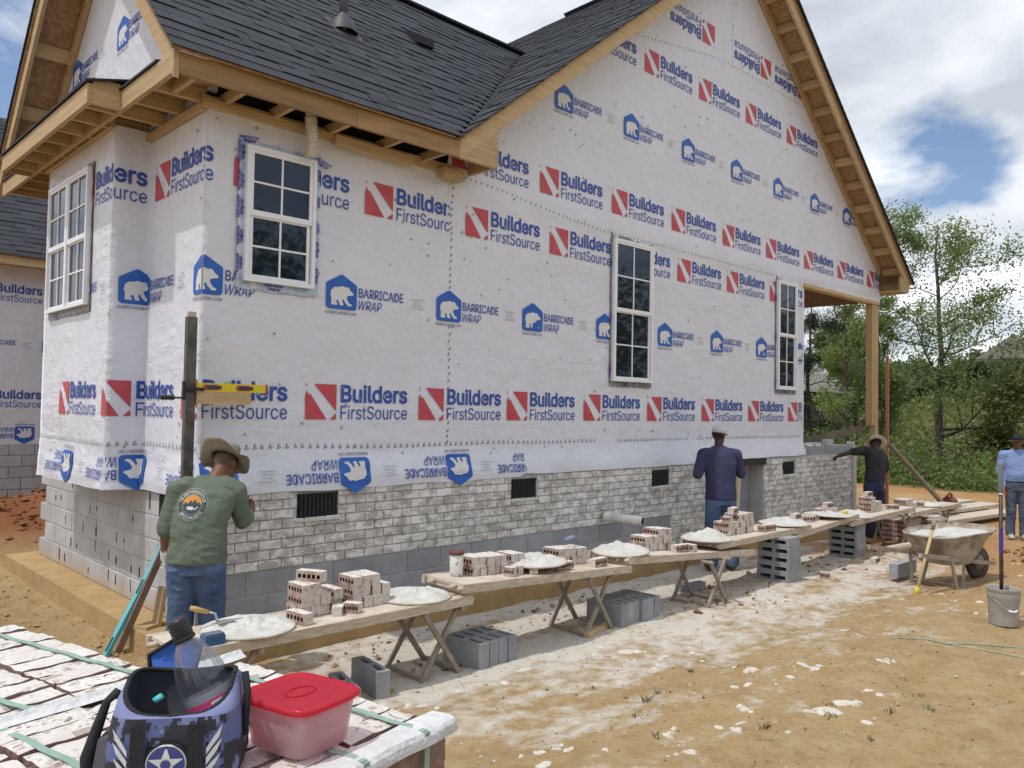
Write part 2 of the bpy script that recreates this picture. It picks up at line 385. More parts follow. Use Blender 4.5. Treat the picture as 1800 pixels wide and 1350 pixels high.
us = [u for i, u in enumerate(us) if u in (0., -YB, UB, UE) or min(abs(u-c_) for c_ in (0., -YB, UB)) > .01]
wrap = wrap_sheet('wall_wrap', us, zbot, ztop)
us2 = list(np.linspace(10.11, 13.26, 46))
wrap2 = wrap_sheet('gable_wrap', us2, lambda u: 3.985+.004*nz(u*3, 1), gable_top)
wrap2['label'] = 'white wrap over the porch beam'
RANGES = (('S', UE, UB), ('B', UB, -YB), ('L', -YB, 0.), ('F', 0., 13.26))
def put(pr, u0, z0, mats, inv=False, umax=13.26, roof=True, cutu=None, name='printed_logo', umin=None, off=.007, wd=1.09):
    """lay a flat print on the wrap with its lower-left at (u0,z0); inv turns it upside down"""
    mb = MB()
    for pts, m in pr.p:
        q = [(u0+a, z0+b_) for a, b_ in pts] if not inv else [(u0-a, z0-b_) for a, b_ in pts]
        for fc, a0, a1 in RANGES:
            c_ = clip(clip(q, 1, 0, min(a1, umax)), -1, 0, -max(a0, umin if umin is not None else -99))
            if roof and fc == 'F' and len(c_) > 2:
                c_ = clip(c_, -RP, 1, 4.353-RP*2.26-.08) if u0 > 2.4 else c_
                c_ = clip(c_, RP, 1, 4.353+RP*13.7-.08) if len(c_) > 2 else c_
            if len(c_) < 3: continue
            if min(p_[1] for p_ in c_) < 1.5 and max(p_[1] for p_ in c_)-min(p_[1] for p_ in c_) > .03:
                u_lo = min(p_[0] for p_ in c_); u_n = int((max(p_[0] for p_ in c_)-u_lo)/.03)+1
                k0_ = int((min(p_[1] for p_ in c_)-1.0)/.02)-1; k1_ = int((max(p_[1] for p_ in c_)-1.0)/.02)+1
                for kz, ku in [(kz, ku) for kz in range(k0_, k1_) for ku in range(u_n)]:
                    za_ = 1.0+.02*kz; d_ = clip(clip(c_, 0, 1, za_+.02), 0, -1, -za_)
                    if len(d_) > 2 and u_n > 1: d_ = clip(d_, 1, 0, u_lo+.03*(ku+1)); d_ = clip(d_, -1, 0, -(u_lo+.03*ku)) if len(d_) > 2 else d_
                    if len(d_) > 2: mb.add([wrap_pt(a, b_, fc, off+.004+(.004 if m == 1 and mats is BBM else 0)) for a, b_ in d_], [tuple(range(len(d_)))], m)
                continue
            o_ = off + (.0012 if m == 1 and mats is BBM else 0)
            if min(p_[1] for p_ in c_) < 1.5: o_ = off+.004+(.004 if m == 1 and mats is BBM else 0)
            mb.add([wrap_pt(a, b_, fc, o_) for a, b_ in c_], [tuple(range(len(c_)))], m)
    if mb.f: return mb.build(name, mats, wrap)
for u in (-2.85, -1.593, -.333, .927, 2.156, 3.339, 4.591, 5.84, 7.107, 8.373, 9.622): put(BL, u, 1.685, BMATS, umax=10.1)
for u in (-3.5, -2.29, -1.03, .23, 1.49): put(BL, u, 3.575, BMATS, roof=False, umax=2.50)
for u in (2.71, 3.964, 5.22, 6.486, 7.742, 9.0): put(BL, u, 3.575, BMATS, umax=10.1)
for k in range(9): put(BL, 2.52+1.272*k, 4.24, BMATS)
for u in (-2.676, -1.416, -.156, 1.104): put(BB, u, 2.67, BBM)
put(BB, 2.349, 2.67, BBM)
for u in (3.549, 4.80, 6.05, 7.317, 8.59, 9.85): put(BB, u, 2.67, BBM, umax=10.1)
for k in range(7): put(BB, 4.012+1.27*k, 5.26, BBM)
for u in (4.43, 5.70, 6.965, 8.232, 9.519): put(BL, u, 6.205, BMATS)
for u in (7.35, 8.98, 10.2): put(BL, u, 7.35, BMATS, inv=True)
for u in (-2.31, -1.05, .31, 1.575, 2.80): put(BB, u, 1.345, BBM, inv=True)
put(BB, 4.0, 1.345, BBM, inv=True, umax=3.58)
# stitched overlap marks along the seams, cap nails
sm_ = MB()
def tick(u, z, du, dz, w_=.007, rf=True):
    fc = face_of(u)
    if rf and fc == 'F' and z > ztop(u)-.1: return
    L = math.hypot(du, dz); nx, ny = -dz/L*w_/2, du/L*w_/2
    sm_.add([wrap_pt(a, b_, fc, .006) for a, b_ in ((u-nx, z-ny), (u+du-nx, z+dz-ny), (u+du+nx, z+dz+ny), (u+nx, z+ny))], [(0, 1, 2, 3)])
u = UE+.02
while u < 10.05:
    if nz(u*1.1, 7) > -.45: tick(u, 1.425+.02*nz(u*.8, 1), .016, .042); tick(u+.018, 1.43+.02*nz(u*.8, 1), .012, .012)
    u += .062+.02*random.random()
z = 1.45
while z < 4.1:
    tick(2.505+.02*random.random(), z, .018, .03, .009); z += .05+.03*random.random()
u = 2.6
while u < 9.1:
    tick(u, 4.14-.17*sst(2.6, 5, u)+.012*nz(u*3, 3), .014, .028); u += .055+.03*random.random()
u = 5.3
while u < 11:
    tick(u, 6.60+.33*sst(5, 8, u)+.03*nz(u, 3), .014, .026); u += .06+.03*random.random()
z = 6.9
while z < 8.2: tick(7.83, z, .012, .03); z += .08
tag(sm_.build('seam_stitching', MBLK, wrap), kind='stuff')
cn = MB()
for i in range(420):
    u = random.uniform(UE+.05, 13.1); z = random.uniform(1.3, 8)
    if z > ztop(u)-.12 or (u > 10.05 and z < 4.05): continue
    r = random.choice((.009, .011, .014)); fc = face_of(u)
    cn.add([wrap_pt(u+r*cos(k*pi/3), z+r*sin(k*pi/3), fc, .008) for k in range(6)], [(0, 1, 2, 3, 4, 5)], random.choice((0, 0, 1)))
tag(cn.build('cap_nails', [Mt('nail_cap_grey', (.25, .27, .25), rough=.6), Mt('nail_cap_green', (.30, .38, .24), rough=.6)], wrap), kind='stuff')

# ------------------------------------------------------------------ windows
WWP = Print().text('WINDOW', 0, .052, .30, .045, 0, .02).text('WRAP', .05, 0, .20, .045, 0, .02)
MTP = Mt('tape_lettering', (.045, .03, .38), rough=.5)
def window(u0, u1, z0, z1, fc, cells=2, tape=True, mull=False, dark=False):
    o_ = base_pt(0 if fc == 'F' else UB, fc)[1]
    def P(u, z, n): p, nn_ = base_pt(u, fc); p = p+nn_*n; p.z = z; return p
    def bx(mb, a0, a1, b0, b1, n0, n1, m=0):
        vs = [P(a, b_, n) for n in (n0, n1) for a, b_ in ((a0, b0), (a1, b0), (a1, b1), (a0, b1))]
        mb.add(vs, [(0, 1, 2, 3), (7, 6, 5, 4), (0, 4, 5, 1), (1, 5, 6, 2), (2, 6, 7, 3), (3, 7, 4, 0)], m)
    fr = MB(); t_ = .032; N0, N1 = .010, .058
    for a in ((u0, u0+t_, z0, z1), (u1-t_, u1, z0, z1), (u0+t_, u1-t_, z0, z0+t_), (u0+t_, u1-t_, z1-t_, z1)): bx(fr, *a, N0, N1)
    win = fr.build('window', MWHT, house)
    bays = [(u0+t_, u1-t_)] if not mull else [(u0+t_, (u0+u1)/2-.03), ((u0+u1)/2+.03, u1-t_)]
    if mull: mb = MB(); bx(mb, (u0+u1)/2-.029, (u0+u1)/2+.029, z0+t_, z1-t_, N0, N1-.004); mb.build('mullion', MWHT, win)
    zm = z0+(z1-z0)*.5
    for a0, a1 in bays:
        for k, (b0, b1, n0, n1) in enumerate(((z0+t_, zm+.015, .012, .034), (zm-.015, z1-t_, .024, .050))):
            s_ = MB(); e = .028
            if k == 0: a0_, a1_ = a0+.012, a1-.012
            else: a0_, a1_ = a0+.002, a1-.002
            eb, et = (e, .045) if k == 0 else (.045, e)
            for q in ((a0_, a0_+e, b0, b1), (a1_-e, a1_, b0, b1), (a0_+e, a1_-e, b0, b0+eb), (a0_+e, a1_-e, b1-et, b1)): bx(s_, *q, n0, n1)
            s_.build('lower_sash' if k == 0 else 'upper_sash', MWHT, win)
            c0, c1, d0, d1 = a0_+e, a1_-e, b0+eb, b1-et; cm = (c0+c1)/2; dm = (d0+d1)/2; g = .008
            nm = n0+.012
            mu = MB(); bx(mu, cm-g, cm+g, d0, d1, nm-.004, nm+.008); bx(mu, c0, cm-g, dm-g, dm+g, nm-.004, nm+.0075); bx(mu, cm+g, c1, dm-g, dm+g, nm-.004, nm+.0075)
            mu.build('muntin', MWHT, win)
            for (e0, e1) in ((c0, cm-g), (cm+g, c1)):
                for (h0, h1) in ((d0, dm-g), (dm+g, d1)):
                    gb = MB(); bx(gb, e0, e1, h0, h1, nm-.012, nm-.002); gb.build('pane', MGLS, win)
    if tape:
        rs = random.Random(int(u0*100)); ta = MB(); T = .055 if not dark else .03
        def strip(a0, a1, b0, b1):
            n_ = 14; hor = (a1-a0) > (b1-b0); vs = []
            for i in range(n_+1):
                s0 = i/n_; j1 = rs.uniform(-.006, .006); j2 = rs.uniform(-.006, .006); nn_ = rs.uniform(.010, .018)
                if hor: x = a0+(a1-a0)*s0; vs += [P(x, b0+j1, nn_), P(x, b1+j2, nn_)]
                else: y = b0+(b1-b0)*s0; vs += [P(a0+j1, y, nn_), P(a1+j2, y, nn_)]
            ta.add(vs, [(2*i, 2*i+2, 2*i+3, 2*i+1) for i in range(n_)])
        strip(u0-T, u0+.01, z0-.06, z1+.07); strip(u1-.01, u1+T, z0-.06, z1+.05); strip(u0+.01, u1-.01, z0-.065, z0+.01); strip(u0+.01, u1-.01, z1-.01, z1+.045)
        ta.build('flashing_tape', MFOIL if not dark else MTAPEK, win)
        lt = MB()
        def word(uc, zc, rot, sc):
            for pts, m in WWP.p:
                lt.add([P(uc+(a*cos(rot)-b_*sin(rot))*sc, zc+(a*sin(rot)+b_*cos(rot))*sc, .0225) for a, b_ in pts], [tuple(range(len(pts)))])
        sc = .62 if not dark else .5
        for q in range(5 if not dark else 3):
            word(u0-.008, z0+.06+q*(z1-z0)*(.2 if not dark else .38), pi/2, sc*rs.uniform(.75, 1.15)); 
            if not dark: word(u1+.055, z0+.02+q*(z1-z0)*.2, pi/2, sc*rs.uniform(.75, 1.15))
        word(u0+.2, z0-.055, 0, sc*.9)
        if not dark: word(u0-.05, z1+.015, .1, sc*.9); word(u1-.03, z1+.0, -.3, sc)
        lt.build('tape_lettering', MTP, win)
    return win
window(.322, .960, 2.812, 3.93, 'F')
window(5.08, 5.88, 2.17, 3.93, 'F', dark=True)
window(9.20, 9.83, 2.19, 3.93, 'F', dark=True)
window(UB-1.80, UB-.54, 2.69, 3.96, 'S', mull=True, tape=True, dark=True)
# ------------------------------------------------------------------ foundation
foot = MB()
foot.box(-.29, 12.6, -.42, .35, -.42, .02); foot.box(-.29, .3, .35, 4.6, -.42, .0195)
foot.build('footing', MFOOT, house)
bmesh_block = None
def bev_box(name, sx, sy, sz, bev, mat, seg=1):
    bm = bmesh.new(); bmesh.ops.create_cube(bm, size=1); bmesh.ops.scale(bm, vec=(sx, sy, sz), verts=bm.verts)
    bmesh.ops.bevel(bm, geom=bm.edges[:], offset=bev, segments=seg, affect='EDGES')
    me = bpy.data.meshes.new(name); bm.to_mesh(me); bm.free(); me.materials.append(mat); return me
# left block wall (face x=.02)
back = MB(); back.box(.03, .2, .0, 4.15, .02, 1.1); fw_l = back.build('foundation_wall', MMORT, house)
blk = bev_box('concrete_block', .19, .395, .194, .006, MBLKL); blh = bev_box('half_block', .19, .192, .194, .006, MBLKL)
for k in range(5):
    zc = .02+.2032*k+.1
    y = .0 if k % 2 == 0 else .2
    if k % 2: inst('concrete_block', blh, fw_l, (.02+.095, .1, zc))
    while y < 4.0:
        if not (k == 4 and (abs(y+.2-.7) < .2 or abs(y+.2-3.2) < .15)):
            inst('concrete_block', blk, fw_l, (.02+.095+random.uniform(-.003, .003), y+.2, zc))
        y += .4
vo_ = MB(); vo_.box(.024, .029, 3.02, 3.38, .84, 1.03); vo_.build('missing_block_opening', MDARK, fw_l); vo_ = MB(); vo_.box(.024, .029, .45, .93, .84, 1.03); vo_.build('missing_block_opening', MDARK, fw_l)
dr = MB()                                      # dark wet mortar droppings in the head joints
for i in range(46):
    k = random.randrange(5); y = .2*random.randrange(1, 20)
    dr.box(.014, .021, y-.004, y+.004, .03+.2032*k+random.uniform(.02, .09), .12+.2032*k+random.uniform(.0, .1))
tag(dr.build('mortar_smear', Mt('wet_mortar', (.10, .095, .09), rough=.8), fw_l), kind='stuff')
# front veneer
OPEN = [(.85, 1.245, .835, 1.05), (3.378, 3.76, .837, 1.054), (5.89, 6.266, .835, 1.05), (9.36, 9.74, .83, 1.045), (7.80, 8.75, -.2, 1.13)]
YF = -.115
mo = MB()
mo.box(.007, 7.80, -.10, -.005, .02, 1.20); mo.box(8.75, 12.02, -.10, -.005, .02, 1.12)
ven = mo.build('brick_veneer', MMORT, house)
bk = bev_box('veneer_brick', 1, .09, .0705, .003, MBRK)
bricks = []
def free(x0, x1, z0, z1):
    seg = [(x0, x1)]
    for a0, a1, b0, b1 in OPEN:
        if z1 > b0+.02 and z0 < b1-.02:
            ns = []
            for s0, s1 in seg:
                if s1 <= a0 or s0 >= a1: ns.append((s0, s1)); continue
                if s0 < a0: ns.append((s0, a0-.008))
                if s1 > a1: ns.append((a1+.008, s1))
            seg = ns
    return [q for q in seg if q[1]-q[0] > .03]
for k in range(-5, 9):
    zc = .4445+.0813*k+.0406
    x = .0 if k % 2 else -.1025
    xm = 12.0 if k < 8 else 6.2
    while x < xm:
        a, b_ = max(x, 0), min(x+.1945, xm)
        if k < 0 and b_ < 6.32: x += .205; continue
        if k < 0: a = max(a, 6.32)
        if k == 8 and (a < 6.0): x += .205; continue
        for s0, s1 in free(a, b_, zc-.035, zc+.035): bricks.append((s0, s1, zc))
        x += .205
bricks.sort(key=lambda q: (Vector(((q[0]+q[1])/2, YF, q[2]))-CAM).length)
for s0, s1, zc in bricks[:300]:
    inst('brick', bk, ven, ((s0+s1)/2, YF+.045+random.uniform(-.002, .002), zc+random.uniform(-.0015, .0015)), (0, 0, random.uniform(-.004, .004)), (s1-s0, 1, 1))
rest = MB()
for s0, s1, zc in bricks[300:]: d_ = random.uniform(-.002, .002); rest.box(s0, s1, YF+d_, YF+.09, zc-.035, zc+.035)
tag(rest.build('far_bricks', MBRK, ven), kind='stuff')
# grey block courses under the bricks
gb = bev_box('grey_base_block', 1, .09, .194, .005, MBLKG)
x = .0; i = 0
for k in (0, 1):
    x = -.0 if k == 1 else -.2
    while x < 6.3:
        a, b_ = max(x, 0), min(x+.395, 6.3); 
        if b_-a > .05: inst('base_block', gb, ven, ((a+b_)/2, -.108+.045, .02+.02+.2032*k+.1), (0, 0, 0), (b_-a, 1, 1))
        x += .405
# vents
for a0, a1, b0, b1 in OPEN[:4]:
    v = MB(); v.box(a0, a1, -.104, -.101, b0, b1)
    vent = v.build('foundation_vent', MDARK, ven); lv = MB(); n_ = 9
    for i in range(n_): xx = a0+.02+(a1-a0-.04)*(i+.5)/n_; lv.box(xx-.012, xx+.006, -.112, -.104, b0+.008, b1-.008)
    lv.box(a0, a1, -.114, -.104, b1-.008, b1); lv.build('louver', MMETB, vent)
    si = MB(); si.box(a0-.02, a1+.03, -.13, -.104, b0-.022, b0-.003); si.build('mortar_sill', Mt('fresh_mortar', (.62, .61, .58), rough=.95, bmp=.6, bscale=60), vent)
# crawl space opening
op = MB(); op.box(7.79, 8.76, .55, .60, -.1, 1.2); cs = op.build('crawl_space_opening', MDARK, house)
jb = MB(); 
for k in range(6): jb.box(8.43, 8.742, .12+.003*(k % 2), .3, .02+.2032*k, .02+.2032*k+.198)
jb.build('jamb_blocks', MBLKG, cs)
li = MB(); li.box(7.70, 8.80, -.13, -.02, 1.03, 1.125); li.box(7.70, 8.80, -.145, -.131, 1.03, 1.04); li.build('steel_lintel', MMETB, cs)
tk = MB(); tk.box(7.74, 7.798, -.05, .2, .02, 1.03); tk.build('jamb_return', MMORT, cs); tk = MB(); tk.box(8.752, 8.80, -.05, .2, .02, 1.03); tk.build('jamb_return', MMORT, cs)
ven.location.y = .056; cs.location.y = .056
# porch wall : blocks above brick
pw = MB(); pw.box(10.12, 12.0, -.06, .12, 1.10, 1.265); pwo = pw.build('porch_wall', MMORT, house); pwo.location.y = .056
for i in range(5): inst('base_block', gb, pwo, (10.3+.4*i, -.07+.03, 1.18), (0, 0, 0), (.392, 1.2, .84))
for i, (x, l) in enumerate(((10.22, .24), (10.55, .2), (11.0, .24), (12.0, .1))): q = MB(); q.box(x, x+l, -.08, .02, 1.268, 1.268+(.06 if i != 2 else .11)); q.build('brick', MBRK if i != 2 else MMORT, pwo)
rt_ = MB(); rt_.box(11.9, 12.02, -.1, 3.0, .0, 1.26); rt_.build('porch_end_wall', MMORT, house)
# drain pipe
pv = MB(); pv.tube([(4.90, -.10, .545), (5.06, -.53, .525)], .052, 16); pv.tube([(4.89, -.09, .546), (4.925, -.17, .542)], .062, 16); pv.tube([(5.058, -.525, .525), (5.061, -.533, .5249)], .044, 16, 1)
pv.build('drain_pipe', [MPVC, MDARK], house, True)

# ------------------------------------------------------------------ roof framing
YO = -.42
fa = MB(); fa.box(-.392, 1.12, YO, YO+.038, 4.19, 4.35); fa.build('fascia_board', MFASC, house)
fa = MB(); fa.box(1.123, 2.27, YO, YO+.038, 4.188, 4.348); fa.build('fascia_board', MFASC, house)
for x in (-.28, .10, .52, 1.05, 1.6, 2.1): m_ = MB(); m_.box(x, x+.04, YO+.04, .0, 4.192, 4.275); m_.build('lookout', MWOODY, house)
m_ = MB(); m_.box(-.05, 2.62, -.045, -.006, 4.145, 4.235); m_.build('ledger_board', MWOODX, house)
m_ = MB(); m_.box(-.05, 1.15, -.085, -.046, 4.16, 4.20); m_.build('ledger_board', MWOODX, house)
m_ = MB(); m_.box(1.10, 1.95, -.13, -.046, 4.105, 4.185); m_.build('scab_block', MWOODX, house)
m_ = MB(); m_.box(2.30, 2.56, -.15, -.046, 4.07, 4.165); m_.build('scab_block', MWOODX, house)
at = MB(); at.box(.02, 9.9, .05, .1, 4.26, 4.4); at.build('attic_shade_strip', MDARK, house)  # flat near-black strip in place of the shade in the open attic
# boxed return where the eave meets the gable
m_ = MB(); m_.prism([(2.275, 4.188), (2.76, 4.188), (2.76, 4.56), (2.275, 4.20)], lambda a, b_: (a, YO+.003, b_), lambda a, b_: (a, YO+.041, b_)); m_.build('return_board', MWOODX, house)
m_ = MB(); m_.box(2.722, 2.76, YO+.042, -.01, 4.19, 4.56); m_.build('return_board', MWOODY, house)
m_ = MB(); m_.prism([(13.23, 4.17), (13.62, 4.17), (13.66, 4.35), (13.23, 4.45)], lambda a, b_: (a, YO+.003, b_), lambda a, b_: (a, YO+.041, b_)); m_.build('return_board', MWOODX, house)
m_ = MB(); m_.box(13.62, 13.66, YO+.042, .4, 4.17, 4.35); m_.box(13.23, 13.618, YO+.042, .35, 4.185, 4.20); m_.build('return_board', MWOODY, house)
AX = 7.98; AZ_ = 4.353+RP*(AX-2.26)
def slope_board(x0, x1, y0, y1, top, h, side, mat, name='rake_board'):
    f_ = (lambda x: 4.353+RP*(x-2.26)) if side < 0 else (lambda x: 4.353+RP*(13.70-x))
    m_ = MB(); m_.prism([(x0, f_(x0)-top-h), (x1, f_(x1)-top-h), (x1, f_(x1)-top), (x0, f_(x0)-top)], lambda a, b_: (a, y0, b_), lambda a, b_: (a, y1, b_)); return m_.build(name, mat, house)
slope_board(2.27, 4.75, YO, YO+.038, .0, .185, -1, MWOODX); slope_board(4.753, AX, YO, YO+.038, .0, .185, -1, MWOODX)
slope_board(AX, 10.6, YO, YO+.038, .0, .20, 1, MWOODX); slope_board(10.603, 13.64, YO, YO+.038, .0, .20, 1, MWOODX)
slope_board(AX, 10.9, -.048, -.012, .05, .17, 1, MWOODX, 'frieze_board'); slope_board(10.903, 13.22, -.048, -.012, .05, .17, 1, MWOODX, 'frieze_board')
slope_board(2.8, AX, -.048, -.012, .05, .17, -1, MWOODX, 'frieze_board')
x = 8.25
while x < 13.3:
    slope_board(x, x+.045, YO+.04, -.05, .045, .09, 1, MWOODY, 'lookout'); x += .42
# porch beam, ceiling, posts
m_ = MB(); m_.box(10.12, 13.25, -.02, .12, 3.93, 3.983); m_.build('porch_beam', MWOODX, house)
m_ = MB(); m_.box(10.12, 13.25, .121, 3.2, 4.0, 4.02); m_.build('porch_ceiling', Mt('darkened_board', (.15, .085, .05), (.10, .06, .035), 5, rough=.8), house)  # ceiling brown set darker to hold down bounce light under the porch
m_ = MB(); m_.box(13.08, 13.24, .0, .09, 1.32, 3.928); m_.build('porch_post', MWOODZ, house)
m_ = MB(); m_.box(12.94, 13.075, .0, .12, 1.62, 3.928); m_.build('porch_post', MWOODZ, house)
m_ = MB(); m_.beam((12.95, .2, 1.55), (11.2, .9, 1.2), .04, .14); m_.beam((13.6, .1, 1.85), (12.9, .25, 1.6), .04, .13); m_.build('brace_board', Mt('grey_lumber', (.20, .17, .12), (.13, .11, .08), 6, rough=.9), house)
m_ = MB(); m_.box(10.10, 10.2, .02, 6, 1.0, 3.99); m_.build('porch_side_wall', MWRAP, house)
# roof decks
E0 = 4.358
def deck(name, pts, th=.022):
    a, b_, c_ = [Vector(p) for p in pts[:3]]; n_ = (b_-a).cross(c_-a).normalized()
    if n_.z < 0: n_ = -n_
    m_ = MB(); k = len(pts); m_.add([Vector(p) for p in pts]+[Vector(p)+n_*th for p in pts], [tuple(range(k))[::-1], tuple(range(k, 2*k))]+[(i, (i+1) % k, (i+1) % k+k, i+k) for i in range(k)])
    return m_.build(name, MOSB, house)
YR = 2.28; ZR = E0+(YR+.42)
VXT = 2.26+(YR+.42)/RP
deckL = deck('roof', [(-.455, -.425, E0-.005), (2.25, -.425, E0-.005), (VXT, YR, ZR-.005), (-.455, YR, ZR-.005)])
deckL2 = deck('roof', [(-.455, YR, ZR-.005), (VXT, YR, ZR-.005), (VXT, 4.98, E0-.005), (-.455, 4.98, E0-.005)])
deckG = deck('roof', [(2.26, -.445, E0-.002), (AX, -.445, AZ_+.003), (AX, 10, AZ_+.003), (2.26, 10, E0-.002)])
deckR = deck('roof', [(13.72, -.445, E0-.016), (AX, -.445, AZ_+.003), (AX, 10, AZ_+.003), (13.72, 10, E0-.016)])
# shingles, left slope
shm = bev_box('shingle_tab', 1, .19, .009, .0015, MSHN)
tabs = []; k = 0; s = 0.
SQ = math.sqrt(.5)
while s < 3.78:
    y = -.45+s*SQ; z = E0-.02+s*SQ
    x = -.475+random.uniform(-.01, .0); xe = 2.26+(y+.42)/RP+.02; first = True
    while x < xe:
        wd = random.choice((.12, .17, .22, .28, .34)); wd = min(wd, xe-x+.02)
        tabs.append((x+wd/2, y, z, wd-.003, random.choice((0, 0, .007)))); x += wd
    s += .142
tabs.sort(key=lambda q: (Vector(q[:3])-CAM).length)
for x, y, z, wd, lift in tabs[:300]:
    inst('shingle', shm, deckL, (x, y+.07*SQ-.03*SQ, z+.07*SQ+.030+lift), (R(45)-.05, 0, random.uniform(-.003, .003)), (wd, 1, 1))
rs = MB()
for x, y, z, wd, lift in tabs[300:]:
    rs.xbox(TR(x, y+.04*SQ, z+.07*SQ+.030+lift) @ Matrix.Rotation(R(45)-.05, 4, 'X'), wd, .19, .009)
tag(rs.build('far_shingles', MSHN, deckL), kind='stuff')
# gable slope (courses run back from the rake)
rs = MB(); L_ = math.hypot(1, RP); ang = math.atan(RP); s = 0.
while s < 7.3:
    x = 2.22+s/L_; z = E0+RP*(x-2.26)
    ys, ye = -.475, max(-.3, min(10, (x-2.26)*RP-.42+.05 if x < VXT else 9.9)); y = ys
    if x > VXT: ye = 6
    while y < ye:
        wd = random.uniform(.2, .5); wd = min(wd, ye-y+.02)
        rs.xbox(TR(x+.06, y+wd/2, z+.045+random.choice((0, .007))+.03) @ Matrix.Rotation(-ang+.05, 4, 'Y'), .19, wd-.003, .009); y += wd
    s += .142
tag(rs.build('shingles', MSHN, deckG), kind='stuff')
rs = MB(); s = 0.
while s < 7.3:
    x = 13.75-s/L_; z = E0+RP*(13.70-x); rs.xbox(TR(x-.06, 1.5, z+.095) @ Matrix.Rotation(ang-.05, 4, 'Y'), .19, 3.98, .012); s += .142
tag(rs.build('shingles', MSHN, deckR), kind='stuff')
rs = MB()
rs.beam((-.47, YR, ZR+.05), (VXT, YR, ZR+.05), .2, .03); rs.build('ridge_cap', MSHN, deckL2)
# left roof back slope edge
rs = MB(); s = 0.
while s < 3.78:
    y = 5.0-s*SQ; z = E0-.02+s*SQ; rs.xbox(TR(2., y-.05, z+.105) @ Matrix.Rotation(-R(45)+.05, 4, 'X'), 4.95, .19, .012); s += .142
tag(rs.build('shingles', MSHN, deckL2), kind='stuff')
# roof vents
pb = MB(); px, py = 1.707, 0.793; pz = E0+(py+.42)
pb.tube([(px, py, pz-.05), (px, py, pz+1.0)], .042, 14); vp = pb.build('vent_pipe', Mt('painted_pipe', (.09, .095, .10), rough=.5), house, True)
q = MB(); q.lathe([(.15, .0), (.14, .03), (.10, .13), (.055, .17), (.045, .2)], 18, (0, 0, 0)); q.build('pipe_boot', Mt('boot_metal', (.06, .063, .068), rough=.55, metal=.1), vp, True, TR(px, py, pz+.02))
q = MB(); q.xbox(TR(px, py-.02, pz+.055) @ Matrix.Rotation(R(45), 4, 'X'), .34, .36, .006); q.build('flashing_plate', Mt('flash_metal', (.06, .063, .068), rough=.6), vp)
px, py = 2.995, 1.241; pz = E0+(py+.42)
q = MB(); Mx = TR(px, py, pz+.05) @ Matrix.Rotation(R(45), 4, 'X')
q.xbox(Mx, .34, .36, .008); av = q.build('roof_vent', MMETB, house)
q = MB(); q.prism([(-.14, .0), (.12, .0), (.16, .05), (.10, .12), (-.14, .05)], lambda a, b_: Mx @ Vector((-.12, -a, b_)), lambda a, b_: Mx @ Vector((.12, -a, b_))); q.build('vent_hood', MMETB, av)
# flexible duct hanging from the eave
q = MB(); pts = []; rd = []
for i in range(60): t_ = i/59; pts.append((.80+.05*t_+.01*sin(t_*3), -.2+.06*t_, 4.24-.32*t_)); rd.append((.050 if t_ < .62 else .054)+.007*sin(i*1.9))
q.tube(pts, rd, 14); q.tube([(.80, -.2, 4.23), (.79, -.2, 4.34)], .04, 12); q.build('duct_hose', MDUCT, house, True)

# ------------------------------------------------------------------ left gable end
gw = MB(); gw.prism([(.0, 4.3), (4.6, 4.3), (4.6, 4.75), (YR, ZR-.1), (.0, 4.75)], lambda a, b_: (0.0, a, b_), lambda a, b_: (.08, a, b_)); gwo = gw.build('gable_wall', MWRAP, house)
lg = MB()
for y0, z0 in ((2.18, 5.27), (3.62, 5.27), (.75, 5.27)):
    for pts, m in BB.p:
        c_ = clip([(y0-a, z0+b_) for a, b_ in pts], -1, 1, E0+.30)
        c_ = clip(c_, 1, 1, E0+4.98-.12) if len(c_) > 2 else c_
        if len(c_) > 2: lg.add([(-.004-(.001 if m == 1 else 0), a, b_) for a, b_ in c_], [tuple(range(len(c_)))], m)
lg.build('printed_logo', BBM, gwo)
XO = -.43
def sloped_y(y0, y1, x0, x1, top, h, near, mat, name):
    f_ = (lambda y: E0+(y+.42)) if near else (lambda y: E0+(4.98-y))
    m_ = MB(); m_.prism([(y0, f_(y0)-top-h), (y1, f_(y1)-top-h), (y1, f_(y1)-top), (y0, f_(y0)-top)], lambda a, b_: (x0, a, b_), lambda a, b_: (x1, a, b_)); return m_.build(name, mat, house)
sloped_y(-.42, YR, XO-.003, XO+.036, .0, .21, True, MWOODY, 'rake_board'); sloped_y(YR, 4.95, XO-.003, XO+.036, .0, .21, False, MWOODY, 'rake_board')
sloped_y(YR, 4.5, -.045, -.006, .03, .2, False, MWOODY, 'frieze_board')
sloped_y(.12, YR, -.045, -.006, .03, .2, True, MWOODY, 'frieze_board')
for y in (2.5, 3.05, 3.6, 4.15): sloped_y(y, y+.045, XO+.038, -.046, .03, .1, False, MWOODX, 'lookout')
m_ = MB(); m_.box(XO, XO+.038, -.378, 4.66, 4.19, 4.345); m_.build('fascia_board', MWOODY, house)
m_ = MB(); m_.box(-.68, -.642, .69, 3.48, 4.188, 4.345); m_.build('fascia_board', MWOODY, house)
m_ = MB(); m_.box(-.64, XO-.002, .69, .728, 4.19, 4.40); m_.build('return_board', MWOODX, house)
m_ = MB(); m_.box(-.64, XO-.002, 3.44, 3.478, 4.19, 4.40); m_.build('return_board', MWOODX, house)
y = .02
while y < 4.5:
    xa = -.64 if .75 < y < 3.4 else XO+.04
    m_ = MB(); m_.box(xa, -.006, y, y+.04, 4.193, 4.30); m_.build('lookout', MWOODX, house); y += .40
m_ = MB(); m_.box(-.05, -.008, -.0, 1.17, 4.13, 4.19); m_.build('ledger_board', MWOODY, house)
